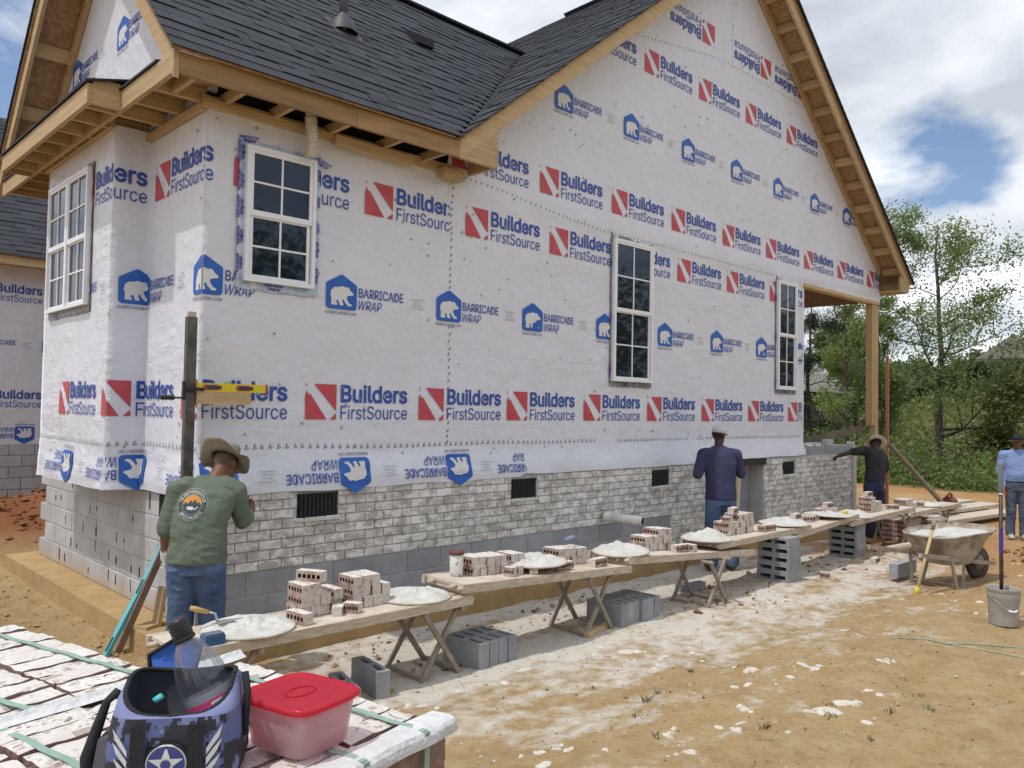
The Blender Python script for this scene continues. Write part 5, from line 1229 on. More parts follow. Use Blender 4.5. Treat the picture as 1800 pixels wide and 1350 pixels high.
q = MB(); q.box(7.35, 7.95, -2.55, -2.45, gz, gz+.16); tag(q.build('concrete_block', MBLKG), 'blue grey block on the ground behind the wheelbarrow legs', 'block')
th_ = thing('shovel', 'shovel with yellow handle end leaning on the wheelbarrow', 'shovel', (6.62, -3.0, -.05))
q = MB(); q.tube([(6.60, -3.02, gh(6.6, -3.0)+.01), (6.98, -3.06, .56)], .018, 10); q.build('shaft', Mt('ash_handle', (.52, .42, .22), rough=.6), th_, True)
q = MB(); q.tube([(6.585, -3.018, gh(6.6, -3)-.005), (6.63, -3.023, gh(6.6, -3)+.07)], .023, 10); q.build('grip', Mt('yellow_grip', (.62, .52, .03), rough=.5), th_, True)
q = MB(); q.tube([(6.97, -3.06, .55), (7.02, -3.065, .64)], .022, 10); q.prism([(-.09, 0), (.09, 0), (.09, .2), (0, .27), (-.09, .2)], lambda a, b_: (7.03+b_*.75, -3.065+a, .64+b_*.1), lambda a, b_: (7.03+b_*.75, -3.065+a, .648+b_*.1)); q.build('blade', MTRAY, th_, True)

# ------------------------------------------------------------------ bucket with fibreglass handled tool
gb_ = gh(5.55, -4.1); bp = (5.52, -4.13, gb_)
BS = .87
bk_ = thing('bucket', 'grey dusty five gallon bucket standing on the dirt at the right', 'bucket', bp)
MBK = Mt('grey_bucket', (.43, .42, .40), (.34, .33, .31), 9, rough=.6)
q = MB(); q.lathe([(0, .01), (.128, .0), (.13, .01), (.146, .28), (.149, .285), (.149, .298), (.147, .30), (.152, .305), (.152, .318), (.149, .32), (.153, .325), (.153, .362), (.156, .368), (.150, .37), (.143, .36), (.125, .02), (0, .02)], 36); q.build('body', MBK, bk_, True, TR(*bp) @ Matrix.Scale(.87, 4))
q = MB(); q.tube([(bp[0]+.150*cos(a)*1.0*cos(-.77)-.0, bp[1]+.150*cos(a)*sin(-.77), 0) for a in (0,)]+[(bp[0], bp[1], 0)], .001, 3) if 0 else None
q = MB(); pts = []
for i in range(15):
    s_ = -1+2*i/14; u_ = Vector((cos(-.77), sin(-.77), 0)); f_ = Vector((-.70, -.72, 0)); p = Vector(bp)+u_*(.132*s_)+f_*(.139*math.sqrt(max(0, 1-s_*s_*.98)))+Vector((0, 0, .25-.11*(1-s_*s_)))
    pts.append(p)
q.tube(pts, .003, 6); q.build('bail', MWIREC, bk_, True)
q = MB(); q.tube(pts[5:10], .009, 8); q.build('bail_grip', MWHT, bk_, True)
sv = thing('long_handled_tool', 'black and purple fibreglass handle standing in the grey bucket', 'tool', (bp[0], bp[1], gb_+.05))
hp0 = Vector((bp[0]+.02, bp[1]+.02, gb_+.03)); hp1 = Vector((bp[0]+.03, bp[1]+.03, 1.40)); P_ = lambda f_: hp0.lerp(hp1, f_)
q = MB(); q.tube([P_(0), P_(.80)], .017, 12); q.build('shaft', Mt('dirty_black_shaft', (.035, .028, .024), (.09, .07, .055), 20, rough=.5), sv, True)
q = MB(); q.tube([P_(.42), P_(.58)], .0178, 12, caps=False); q.build('band', Mt('purple_band', (.07, .045, .30), rough=.4), sv, True)
q = MB(); q.tube([P_(.80), P_(.81), P_(.985), P_(1.)], [.019, .023, .023, .016], 12); q.build('grip', Mt('grey_rubber', (.17, .19, .21), rough=.7), sv, True)
q = MB(); q.tube([P_(.795), P_(.803)], .021, 12); q.build('collar', MWHT, sv, True)
# ------------------------------------------------------------------ right background of the site
for k in range(3):
    for j in range(3):
        o = bev_box('scaffold_board', 3.4-.3*k, .42, .07, .004, MPLANK); yy = .35-.62*j-.25*k
        if k == 2 and j == 2: continue
        tag(inst('scaffold_board', o, None, (15.3+.25*k-.3*j, yy, gh(15, -.5)+.04+.085*k), (0, 0, -.13)), 'weathered spare plank, %s layer, %s, piled behind the red gas can' % (('bottom', 'middle', 'top')[k], ('far side', 'in the middle', 'near side')[j]), 'plank', 'spare planks piled on the ground')
gc = thing('gas_can', 'faded red plastic gas can on the plank pile', 'gas can', (14.55, -.85, .13))
MGC = Mt('faded_red', (.26, .07, .075), (.20, .055, .06), 12, rough=.5)
zz = gh(15, -.5)+.245
o = bev_box('can', .32, .22, .25, .035, MGC, 3); b_ = bpy.data.objects.new('body', o); link(b_, gc); b_.location = (14.55, -.85, zz+.125)
q = MB(); q.tube([(14.50, -.85, zz+.24), (14.50, -.85, zz+.31), (14.60, -.85, zz+.33), (14.69, -.85, zz+.30), (14.70, -.85, zz+.2)], .02, 8); q.build('handle', MGC, gc, True)
q = MB(); q.tube([(14.42, -.85, zz+.24), (14.40, -.85, zz+.29)], .032, 10); q.build('cap', MGC, gc, True)
def cube_bricks(label, x0, y0, nx, ny, nz_, z0, cat, name='brick_cube', rz=0., me=None):
    th_ = thing(name, label, cat, (x0, y0, z0)); M_ = TR(x0, y0, z0) @ rotz(rz)
    for k in range(nz_):
        for i in range(nx):
            for j in range(ny):
                if 0 < i < nx-1 and 0 < j < ny-1 and k < nz_-1: continue
                o = inst('brick', CB, th_, tuple(M_ @ Vector((i*.077, j*.2, k*.074))), (0, 0, rz)); 
    return th_
cube_bricks('dark strapped brick cube under the farthest planks behind the wheelbarrow', 11.0, -1.25, 8, 2, 5, gh(11, -1)-.02, 'bricks')
cube_bricks('low pile of bricks right of the farthest trestle', 12.65, -1.1, 6, 2, 4, gh(12.6, -1)-.02, 'bricks')
cube_bricks('pale grey brick cube standing behind the man in black', 14.3, 1.2, 7, 4, 12, gh(14, 1)-.02, 'bricks')
q = MB(); q.tube([(8.05, -2.18, .10), (9.2, -2.05, .02), (9.75, -1.95, -.05)], .045, 10); tag(q.build('old_pipe', MPLANK, None, True), 'dusty round post lying behind the wheelbarrow', 'post')
q = MB(); pts1 = [(4.30, -3.62, 0), (4.46, -3.8, 0), (4.44, -4.0, 0), (4.5, -4.25, 0), (4.52, -4.75, 0)]; pts2 = [(4.44, -4.0, 0), (4.72, -4.2, 0), (4.95, -4.7, 0)]
for P in (pts1, pts2):
    for a, b_ in zip(P[:-1], P[1:]): q.beam((a[0], a[1], gh(*a[:2])+.012), (b_[0], b_[1], gh(*b_[:2])+.012), .016, .002)
MSTRAP = Mt('green_strap', (.30, .44, .37), (.24, .37, .31), 30, rough=.4)
tag(q.build('strap_scrap', MSTRAP), 'loose green plastic strap lying on the dirt at the right', 'strap')
q = MB(); q.box(3.82, 4.05, -4.78, -4.66, gh(3.9, -4.7), gh(3.9, -4.7)+.05); tag(q.build('wood_scrap', MWOODX), 'yellow wood scrap at the right edge of the picture', 'board')

# ------------------------------------------------------------------ brick cubes in the foreground
ZT = 1.08; A12 = R(12)
e1 = Vector((-cos(A12), -sin(A12), 0)); e2 = Vector((-sin(A12), cos(A12), 0)); O_ = Vector((-1.425, -4.80, 0))
MPB, t, b = newmat('white_faced_pallet_brick')
g = nn(t, 'ShaderNodeNewGeometry'); at_ = nn(t, 'ShaderNodeAttribute', attribute_name='coat'); r__ = rnd(t)
c = mixrgb(t, r__, (.30, .17, .13), (.22, .10, .075)); c = mixrgb(t, ramp(t, noise_node(t, 40, 5, .6), [(.4, 0.), (.7, 1.)]), c, (.14, .075, .06))
wcol = mixrgb(t, r__, (.74, .725, .70), (.64, .61, .58)); wcol = mixrgb(t, ramp(t, noise_node(t, 9, 5, .6), [(.45, 0.), (.8, 1.)]), wcol, (.62, .55, .52))
sc = ramp(t, noise_node(t, 55, 5, .7, vscale=(1., 1., 1.)), [(.40, 0.), (.45, 1.)]); sc2 = ramp(t, noise_node(t, 9, 4, .6), [(.36, 0.), (.58, 1.)])
wm = mathn(t, 'MULTIPLY', at_.outputs['Fac'], mathn(t, 'MAXIMUM', sc, sc2)); c = mixrgb(t, wm, c, wcol)
t.links.new(c, b.inputs['Base Color']); b.inputs['Roughness'].default_value = .85
bump(t, b, mathn(t, 'ADD', noise_node(t, 60, 5, .65), mathn(t, 'MULTIPLY', noise_node(t, 14, 4), 1.5)), .7, .008)
def pallet_brick(seed):
    rg = random.Random(seed); L, W, H = .212, .078, .088; nx, ny = 9, 4; V = []; F = []; C = []
    for i in range(nx+1):
        for j in range(ny+1):
            x = -L/2+L*i/nx; y = -W/2+W*j/ny; ed = i in (0, nx) or j in (0, ny)
            z = -(rg.uniform(.0015, .006) if ed else 0)+rg.uniform(-.001, .001)
            if ed: x *= 1-rg.uniform(0, .02); y *= 1-rg.uniform(0, .06)
            V.append((x, y, z))
    I = lambda i, j: i*(ny+1)+j
    for i in range(nx):
        for j in range(ny): F.append((I(i, j), I(i+1, j), I(i+1, j+1), I(i, j+1))); C.append(1. if rg.random() > .05 else .5)
    ring = [I(i, 0) for i in range(nx+1)]+[I(nx, j) for j in range(1, ny+1)]+[I(i, ny) for i in range(nx-1, -1, -1)]+[I(0, j) for j in range(ny-1, 0, -1)]
    b0 = len(V)
    for q in ring: V.append((V[q][0]*1.01, V[q][1]*1.01, -H))
    n_ = len(ring)
    for k in range(n_): F.append((ring[(k+1) % n_], ring[k], b0+k, b0+(k+1) % n_)); C.append(.12)
    me = bpy.data.meshes.new('pallet_brick'); me.from_pydata(V, [], F); me.materials.append(MPB); a = me.attributes.new('coat', 'FLOAT', 'FACE'); a.data.foreach_set('value', C); me.update(); return me
PBM = [pallet_brick(i) for i in range(8)]
def bcube(label, off1, off2, n1, n2, layers, skip=(), rot=0.):
    base = O_+e1*off1+e2*off2
    th_ = thing('brick_cube', label, 'bricks', (base.x, base.y, 0), 'strapped brick cubes in the foreground')
    for k in range(layers):
        for i in range(n1):
            for j in range(n2):
                if k > 0 and not (j == 0 or i == 0): continue
                if k == 0 and (i, j) in skip: continue
                p = base+e1*(i*.222+.111)+e2*(j*.0835+.042); jx = random.uniform(-.006, .006); p = p+e1*jx+e2*random.uniform(-.002, .002)
                if k > 0 and j == 0: 
                    o = inst('brick', CB, th_, (p.x, p.y, ZT-.088*(k+1)), (0, 0, A12+pi/2), (1.1, 1.1, 1.2)); continue
                o = inst('brick', random.choice(PBM), th_, (p.x, p.y, ZT-.090*k+random.uniform(-.006, .004)*(k == 0)), (random.uniform(-.03, .03), random.uniform(-.012, .012), A12+rot+random.uniform(-.012, .012)+(pi if random.random() > .5 else 0)))
    q = MB(); c_ = base+e1*(n1*.111)+e2*(n2*.042); q.xbox(TR(c_.x, c_.y, (ZT-.20)/2+.06) @ rotz(A12), n1*.222-.06, n2*.0835-.04, ZT-.30); q.build('inner_bricks', MHOLE, th_)
    q = MB(); c_ = base+e1*(n1*.111)+e2*(n2*.042); q.xbox(TR(c_.x, c_.y, .03) @ rotz(A12), n1*.222, n2*.0835, .06); q.build('pallet', MPLANK, th_)
    return th_
cubeB = bcube('strapped cube of white faced bricks under the lunch bag', 0, 0, 5, 9, 11)
cubeA = bcube('strapped cube of white faced bricks at the lower left corner', .19, .79, 5, 10, 11, ((2, 0), (3, 0)))
def strap(parent, a, b_, z=ZT, name='strap', w_=.017, drop0=None, drop1=None):
    q = MB(); n_ = 16; pts = []
    if drop0: pts.append((a[0], a[1]-0, drop0))
    for i in range(n_+1):
        f_ = i/n_; p = O_+e1*(a[0]+(b_[0]-a[0])*f_)+e2*(a[1]+(b_[1]-a[1])*f_); pts.append((p.x, p.y, z+.004+.002*sin(i*2.)))
    for p, r2 in zip(pts[:-1], pts[1:]): q.beam(p, r2, w_, .0012)
    return q.build(name, MSTRAP, parent)
def vstrap(parent, s1, s2, z0, z1, n_):
    q = MB(); p = O_+e1*s1+e2*s2; q.xbox(TR(p.x, p.y, (z0+z1)/2) @ rotz(A12), .017, .0014, z1-z0); return q.build('strap', MSTRAP, parent)
strap(cubeB, (.085, -.006), (.085, .76)); vstrap(cubeB, .085, -.012, .3, ZT+.003, 0)
strap(cubeB, (.275, -.006), (.275, .76)); vstrap(cubeB, .275, -.012, .3, ZT+.003, 0)
strap(cubeB, (.62, -.006), (.62, .76)); vstrap(cubeB, .62, -.012, .3, ZT+.003, 0)
strap(cubeA, (.235, .78), (.30, 1.66)); strap(cubeA, (.53, .78), (.60, 1.66)); strap(cubeA, (.82, .78), (.86, 1.66))
# white paper slip sheets
MPAP = Mt('white_paper', (.70, .705, .72), (.60, .61, .63), 9, rough=.6, bmp=.9, bscale=26, bdist=.02)
def sheet(parent, pts):
    n_ = 26; V = []; F = []; k = len(pts)
    for i in range(n_+1):
        s1 = -.02+1.14*i/n_
        for s2, z in pts: p = O_+e1*(s1-.004*abs(nz(s1*9, z*5)))+e2*(s2+.006*nz(s1*7, z*9, 2)); V.append((p.x, p.y, ZT+z+.005*nz(s1*8, s2*20, 4)+(.010*nz(s1*5, 3) if z < -.03 else 0)))
    for i in range(n_):
        for j in range(k-1): F.append((i*k+j, (i+1)*k+j, (i+1)*k+j+1, i*k+j+1))
    return np_mesh('paper_sheet', V, F, MPAP, parent, False)
sheet(cubeB, [(.062, .003), (.03, .005), (.008, .006), (-.006, .003), (-.013, -.006), (-.015, -.016), (-.016, -.026)])
sheet(cubeB, [(.742, .004), (.760, .010), (.772, .019), (.786, .012), (.806, .005)])
# roll at the left edge
q = MB(); pa = O_+e1*.42+e2*1.60; pb_ = O_+e1*1.5+e2*1.42
q.tube([(pa.x, pa.y, ZT+.035), (pb_.x, pb_.y, ZT+.035)], .032, 16); tag(q.build('paper_roll', Mt('clear_film', (.62, .58, .50), (.50, .46, .38), 8, rough=.35), None, True), 'pale rolled film lying on the brick cube at the left edge', 'roll')
# ------------------------------------------------------------------ cooler bag, bottle, container
bagc = Vector((-1.978, -4.645, 0)); bu = Vector((.817, -.577, 0)); bv = Vector((.577, .817, 0))   # across, away from the camera
BM = Matrix(((bu.x*.82, bv.x, 0, bagc.x), (bu.y*.82, bv.y, 0, bagc.y), (0, 0, .61, ZT+.010), (0, 0, 0, 1)))
BMU = Matrix(((bu.x, bv.x, 0, bagc.x), (bu.y, bv.y, 0, bagc.y), (0, 0, 1, ZT+.004), (0, 0, 0, 1)))
bag = thing('lunch_bag', 'open blue grey camouflage lunch cooler bag with star emblem on the brick cube', 'bag', (bagc.x, bagc.y, ZT))
MBAG, t, b = newmat('camo_nylon')
tcn = nn(t, 'ShaderNodeTexCoord')
def blocky(sc, off):
    m_ = nn(t, 'ShaderNodeVectorMath', operation='SNAP'); t.links.new(tcn.outputs['Object'], m_.inputs[0]); m_.inputs[1].default_value = (.0065, .0065, .0065)
    a_ = nn(t, 'ShaderNodeVectorMath', operation='ADD'); t.links.new(m_.outputs[0], a_.inputs[0]); a_.inputs[1].default_value = off
    return noise_node(t, sc, 3, .5, vec=a_.outputs[0])
c = mixrgb(t, ramp(t, blocky(13, (3, 1, 2)), [(.47, 0.), (.475, 1.)]), (.10, .12, .27), (.022, .024, .035)); c = mixrgb(t, ramp(t, blocky(22, (7, 5, 1)), [(.60, 0.), (.605, 1.)]), c, (.17, .20, .36))
t.links.new(c, b.inputs['Base Color']); b.inputs['Roughness'].default_value = .7; bump(t, b, noise_node(t, 300, 2), .25, .002)
MPERI = Mt('periwinkle_nylon', (.16, .18, .36), (.20, .22, .40), 12, rough=.65, bmp=.3, bscale=20)
MBKN = Mt('black_webbing', (.018, .018, .02), rough=.8, bmp=.4, bscale=200); MGYN = Mt('grey_nylon', (.10, .095, .105), rough=.8)
MSIL = Mt('silver_print', (.60, .60, .57), rough=.5); MLIN = Mt('bag_lining', (.03, .12, .46), rough=.5)
W2, D2, HB = .145, .095, .25
def ringp(w_, d_, z, n_=32, p=.45):
    o = []
    for j in range(n_):
        a = 2*pi*j/n_; o.append((w_*(abs(cos(a))**p)*(1 if cos(a) > 0 else -1), d_*(abs(sin(a))**p)*(1 if sin(a) > 0 else -1), z))
    return o
q = MB(); n_ = 32; V = []; prof = [(1.0, 1.0, 0.), (1.03, 1.05, .03), (1.03, 1.08, .10), (.99, 1.05, .165), (.95, 1.0, .205)]
for a, b_, z in prof: V += ringp(W2*a, D2*b_, z)
q.add(V, [(k*n_+j, k*n_+(j+1) % n_, (k+1)*n_+(j+1) % n_, (k+1)*n_+j) for k in range(len(prof)-1) for j in range(n_)]+[tuple(range(n_))[::-1]])
q.build('body', MBAG, bag, True, BM)
q = MB(); V = []; pr2 = []
for k, (a, b_, z) in enumerate([(.95, 1.0, .205), (.90, .94, .235), (.82, .80, .262)]):
    r0 = ringp(W2*a, D2*b_, z, 32, .45 if k < 2 else .6)
    V += [(x, y, z_+(.035*(x/W2)**2 if k > 0 else 0)-((.065 if k == 2 else .03)*max(0, min(1, -y/D2*1.3)) if k > 0 else 0)) for x, y, z_ in r0]
q.add(V, [(k*n_+j, k*n_+(j+1) % n_, (k+1)*n_+(j+1) % n_, (k+1)*n_+j) for k in range(2) for j in range(n_)]); q.build('upper_panel', MPERI, bag, True, BM)
q = MB(); q.tube([V[2*n_+j % n_] for j in range(n_+1)], .006, 8, caps=False); q.build('zip_rim', MBKN, bag, True, BM)
q = MB(); q.add([(x*.97, y*.97, .12) for x, y, z in V[2*n_:]]+[(x*.99, y*.99, z-.002) for x, y, z in V[2*n_:]], [tuple(range(n_))]+[(j, j+n_, (j+1) % n_+n_, (j+1) % n_) for j in range(n_)]); q.build('lining', Mt('dark_lining', (.02, .022, .035), rough=.7), bag, True, BM)
q = MB(); fl = [(-.10, .085, .245), (.00, .115, .245), (.012, .125, .33), (-.045, .125, .355), (-.115, .11, .30)]
q.add([(x, y+.002, z) for x, y, z in fl]+[(x, y+.012, z) for x, y, z in fl], [(0, 1, 2, 3, 4), (9, 8, 7, 6, 5)]+[(i, i+5, (i+1) % 5+5, (i+1) % 5) for i in range(5)]); q.build('lid_flap', MLIN, bag, False, BM)
q = MB(); q.tube(fl+[fl[0]], .006, 6); q.build('flap_piping', MBKN, bag, True, BM)
def front(a, z, off=.0):                       # point on the front face of the bag
    f_ = 1.08 if z > .04 and z < .13 else 1.06
    return BM @ Vector((a, -D2*f_*(1-.12*abs(a/W2)**4)-.004-off, z))
def fpoly(P, m, name, off=0.):
    from mathutils.geometry import tessellate_polygon
    q = MB()
    for tr in tessellate_polygon([[Vector((a, b_, 0)) for a, b_ in P]]): q.add([front(*P[i], off) for i in tr], [(0, 1, 2)])
    return q.build(name, m, bag)
for s_ in (-1, 1): fpoly([(s_*.062-.019, .0), (s_*.062+.019, .0), (s_*.062+.017, .10), (s_*.062+.016, .19), (s_*.062-.016, .19), (s_*.062-.017, .10)], MBKN, 'webbing_handle', .004)
for s_ in (-1, 1):
    fpoly([(s_*.118, .185), (s_*.112, .15), (s_*.085, .10), (s_*.085, .118), (s_*.10, .15)], MSIL, 'wing_print', .002)
    fpoly([(s_*.118, .145), (s_*.108, .11), (s_*.085, .068), (s_*.085, .09), (s_*.10, .118)], MSIL, 'wing_print', .002)
    fpoly([(s_*.115, .10), (s_*.105, .07), (s_*.085, .035), (s_*.085, .058), (s_*.10, .08)], MSIL, 'wing_print', .002)
def disc(r, m, nm, off): fpoly([(r*cos(2*pi*k/28), .078+r*1.3*sin(2*pi*k/28)) for k in range(28)], m, nm, off)
disc(.050, MBKN, 'emblem_ring', .0015); disc(.044, MSIL, 'emblem_ring', .0030); disc(.041, Mt('emblem_blue', (.05, .06, .22), rough=.6), 'emblem_disc', .0045)
fpoly([((.040 if k % 2 == 0 else .0158)*sin(k*pi/5), .078+1.3*(.040 if k % 2 == 0 else .0158)*cos(k*pi/5)) for k in range(10)], MSIL, 'emblem_star', .006); disc(.011, Mt('emblem_blue2', (.05, .06, .22), rough=.6), 'emblem_centre', .0075)
q = MB(); V = [(-W2*1.02, -.06, .0), (-W2*1.25, -.05, .01), (-W2*1.28, .05, .01), (-W2*1.02, .06, .0), (-W2*1.0, -.06, .13), (-W2*1.16, -.05, .12), (-W2*1.16, .05, .12), (-W2*1.0, .06, .13)]
q.add(V, [(3, 2, 1, 0), (4, 5, 6, 7), (0, 1, 5, 4), (1, 2, 6, 5), (2, 3, 7, 6), (3, 0, 4, 7)]); q.build('side_pocket', MGYN, bag, False, BM)
q = MB(); q.tube([(-W2*.98, .0, .245), (-W2*1.12, -.02, .22), (-W2*1.22, -.03, .15), (-W2*1.34, -.04, .06), (-W2*1.3, -.05, .0)], [.012, .010, .013, .016, .012], 8); q.build('shoulder_strap', MBKN, bag, True, BM); q = MB(); q.tube([(W2*.97, .02, .28), (W2*1.05, .0, .22), (W2*1.04, -.02, .1)], .009, 8); q.build('shoulder_strap', MBKN, bag, True, BM)
q = MB(); q.tube([(-.045, -.055, .238), (-.03, -.05, .25)], .009, 8); q.build('teal_cap', Mt('teal_plastic', (.08, .45, .50), rough=.4), bag, True, BM)
# bottle leaning out of the bag
BOTP = TR(-1.904, -4.620, 1.187) @ Vector((-.053, .044, .148)).to_track_quat('Z', 'Y').to_matrix().to_4x4() @ Matrix.Scale(.88, 4) @ TR(0, 0, -.10)
bt = thing('bottle', 'large clear plastic bottle with black cap and pink label leaning in the bag', 'bottle', (bagc.x, bagc.y, ZT+.1))
MPET, t, b = newmat('clear_plastic'); t.nodes.remove(b)
def clearmat(t, tint, gl, rough, tr=0., trc=(1, 1, 1)):
    tp = nn(t, 'ShaderNodeBsdfTransparent'); tp.inputs[0].default_value = tint+(1,); gs = nn(t, 'ShaderNodeBsdfGlossy'); gs.inputs['Roughness'].default_value = rough
    lw = nn(t, 'ShaderNodeLayerWeight'); lw.inputs[0].default_value = .35; f_ = mathn(t, 'ADD', mathn(t, 'MULTIPLY', lw.outputs['Fresnel'], .55), gl)
    m1 = nn(t, 'ShaderNodeMixShader'); t.links.new(f_, m1.inputs[0]); t.links.new(tp.outputs[0], m1.inputs[1]); t.links.new(gs.outputs[0], m1.inputs[2]); o_ = m1
    if tr:
        tl = nn(t, 'ShaderNodeBsdfTranslucent'); tl.inputs[0].default_value = trc+(1,); df = nn(t, 'ShaderNodeBsdfDiffuse'); df.inputs[0].default_value = trc+(1,)
        m2 = nn(t, 'ShaderNodeMixShader'); m2.inputs[0].default_value = .4; t.links.new(tl.outputs[0], m2.inputs[1]); t.links.new(df.outputs[0], m2.inputs[2])
        m3 = nn(t, 'ShaderNodeMixShader'); m3.inputs[0].default_value = tr; t.links.new(m1.outputs[0], m3.inputs[1]); t.links.new(m2.outputs[0], m3.inputs[2]); o_ = m3
    t.links.new(o_.outputs[0], t.nodes['Material Output'].inputs[0])
clearmat(t, (.93, .95, .97), .05, .08, .10, (.75, .80, .9))
BT = BOTP
prof = [(.0, 0), (.05, .0), (.057, .01), (.057, .14)]
for i in range(16): f_ = i/15; prof.append(((.057*cos(f_*1.2)**.8 if f_ < .999 else .024)*(1+.0)+.0, .14+.115*f_))
prof[-1] = (.020, .257); prof.append((.019, .27))
q = MB(); nl = 48; b0 = len(q.v)
for r, z in prof:
    for j in range(nl): a = 2*pi*j/nl; rr_ = r*(1+(.035*sin(a*14) if .15 < z < .24 else 0)); q.v.append((rr_*cos(a), rr_*sin(a), z))
for k in range(len(prof)-1):
    for j in range(nl): q.f.append((k*nl+j, k*nl+(j+1) % nl, (k+1)*nl+(j+1) % nl, (k+1)*nl+j)); q.m.append(0)
q.build('body', MPET, bt, True, BT)
q = MB(); q.lathe([(.0232, .268), (.024, .272), (.0245, .305), (.022, .312), (0, .312)], 24); q.build('cap', Mt('black_cap', (.02, .02, .022), rough=.4), bt, True, BT); q = MB(); q.lathe([(.022, .258), (.0255, .259), (.0255, .266), (.022, .267)], 24); q.build('cap_ring', MBKN, bt, True, BT)
MLAB = Mt('pink_label', (.72, .08, .26), (.66, .06, .22), 15, rough=.4); MLAB2 = Mt('label_blue', (.04, .05, .22), rough=.4); MLG = Mt('label_grey', (.32, .34, .40), rough=.4)
def cyl(a, z, r): return BT @ Vector((r*cos(a), r*sin(a), z))
def arc(a0, a1, z0, z1, r, m, nm, n_=18):
    q = MB(); V = [cyl(a0+(a1-a0)*i/n_, z, r) for i in range(n_+1) for z in (z0, z1)]; q.add(V, [(2*i, 2*i+2, 2*i+3, 2*i+1) for i in range(n_)]); return q.build(nm, m, bt, True)
_c = (CAM-Vector((-1.904, -4.62, 1.187))); _l = BT.to_3x3().inverted() @ _c; fa_ = math.atan2(_l.y, _l.x)+.1
arc(fa_-1.6, fa_+.55, .06, .118, .0578, MLAB, 'label'); arc(fa_+.55, fa_+1.7, .06, .118, .0578, MLAB2, 'label'); arc(fa_-1.6, fa_+1.7, .118, .136, .0578, MLG, 'label')
q = MB(); V_, F_, _ = text2d('Brisk', .02, .2)
for f_ in F_: q.add([cyl(fa_+.60+V_[i][0]*.75, .078+V_[i][1]*.026, .0585) for i in f_], [tuple(range(len(f_)))])
q.build('label_lettering', MWHT, bt)
q = MB()
for i in range(22):
    a = fa_-.12+i*.020
    if random.random() > .35: q.add([cyl(a, .068, .0586), cyl(a+.012, .068, .0586), cyl(a+.012, .108, .0586), cyl(a, .108, .0586)], [(0, 1, 2, 3)])
arc(fa_-.16, fa_+.36, .064, .112, .0582, MWHT, 'barcode_panel'); q.build('barcode', MBLK, bt)
# container
ct = thing('food_container', 'clear plastic food container with red lid beside the bag', 'container', (-1.745, -4.695, ZT))
CT = TR(-1.745, -4.695, ZT+.006) @ rotz(.25)
MRED2, t, b = newmat('red_lid'); t.nodes.remove(b); clearmat(t, (.95, .10, .15), .03, .2, .75, (.80, .08, .13))
MFRO, t, b = newmat('frosted_plastic'); t.nodes.remove(b); clearmat(t, (.93, .90, .91), .04, .25, .42, (.86, .80, .82))
def rr(w_, d_, z, n_=40): return ringp(w_, d_, z, n_, .42)
q = MB(); V = []; P = [(.070, .078, .0), (.076, .084, .006), (.088, .097, .098), (.085, .094, .098), (.072, .080, .008)]
for w_, d_, z in P: V += rr(w_, d_, z)
q.add(V, [(k*40+j, k*40+(j+1) % 40, (k+1)*40+(j+1) % 40, (k+1)*40+j) for k in range(4) for j in range(40)]+[tuple(range(40))[::-1], tuple(range(160, 200))]); q.build('tub', MFRO, ct, True, CT)
q = MB(); V = []; P = [(.092, .101, .094), (.097, .106, .098), (.097, .106, .106), (.090, .099, .110), (.084, .093, .104), (.060, .066, .105)]
for w_, d_, z in P: V += rr(w_, d_, z)
q.add(V, [(k*40+j, k*40+(j+1) % 40, (k+1)*40+(j+1) % 40, (k+1)*40+j) for k in range(5) for j in range(40)]+[tuple(range(200, 240))]); ld = q.build('lid', MRED2, ct, True, CT)
q = MB(); q.tube([(.038*cos(a), .024*sin(a), .1065) for a in [k*2*pi/32 for k in range(33)]], .0022, 6, caps=False); q.build('lid_ring', MRED2, ld, True, CT)
q = MB(); q.xbox(TR(.03, .098, .099) @ rotz(.1), .05, .03, .006); q.build('lid_tab', MRED2, ld, False, CT)
q = MB(); q.lathe([(0, .012), (.055, .012), (.06, .03), (.05, .045), (.03, .05), (0, .048)], 18); q.build('leftovers', Mt('brown_food', (.10, .045, .045), (.22, .08, .09), 40, rough=.7), ct, True, CT)

# ------------------------------------------------------------------ people
SKIN = Mt('skin_brown', (.12, .058, .036), rough=.5); SKIN2 = Mt('skin_dark', (.045, .026, .02), rough=.5); SKIN3 = Mt('skin_medium', (.16, .075, .045), rough=.5)
def cloth(name, c1, c2, sc=9): return Mt(name, c1, c2, sc, rough=.9, bmp=.35, bscale=28, bdist=.02)
JEAN = cloth('denim', (.055, .095, .20), (.10, .15, .27), 5); JEAN2 = cloth('dark_denim', (.02, .028, .06), (.035, .045, .085), 6); JEAN3 = cloth('grey_denim', (.06, .085, .14), (.10, .125, .18), 6)
SHOE = Mt('work_boot', (.16, .10, .055), (.10, .065, .04), 10, rough=.8); SHOEW = Mt('pale_shoe', (.50, .49, .46), (.35, .33, .30), 10, rough=.8)
GLOVEW = Mt('white_glove', (.62, .62, .60), rough=.9); GLOVEO = Mt('orange_glove', (.75, .16, .02), rough=.6)
def ell(mb, c_, rx, ry, rz_, m, M3=None, n_=14):
    V = []; F = []; k = 9
    for i in range(k+1):
        ph = pi*i/k
        for j in range(n_):
            a = 2*pi*j/n_; v = Vector((rx*sin(ph)*cos(a), ry*sin(ph)*sin(a), rz_*cos(ph)))
            if M3 is not None: v = M3 @ v
            V.append(Vector(c_)+v)
    for i in range(k):
        for j in range(n_): F.append((i*n_+j, (i+1)*n_+j, (i+1)*n_+(j+1) % n_, i*n_+(j+1) % n_))
    mb.add(V, F, m)
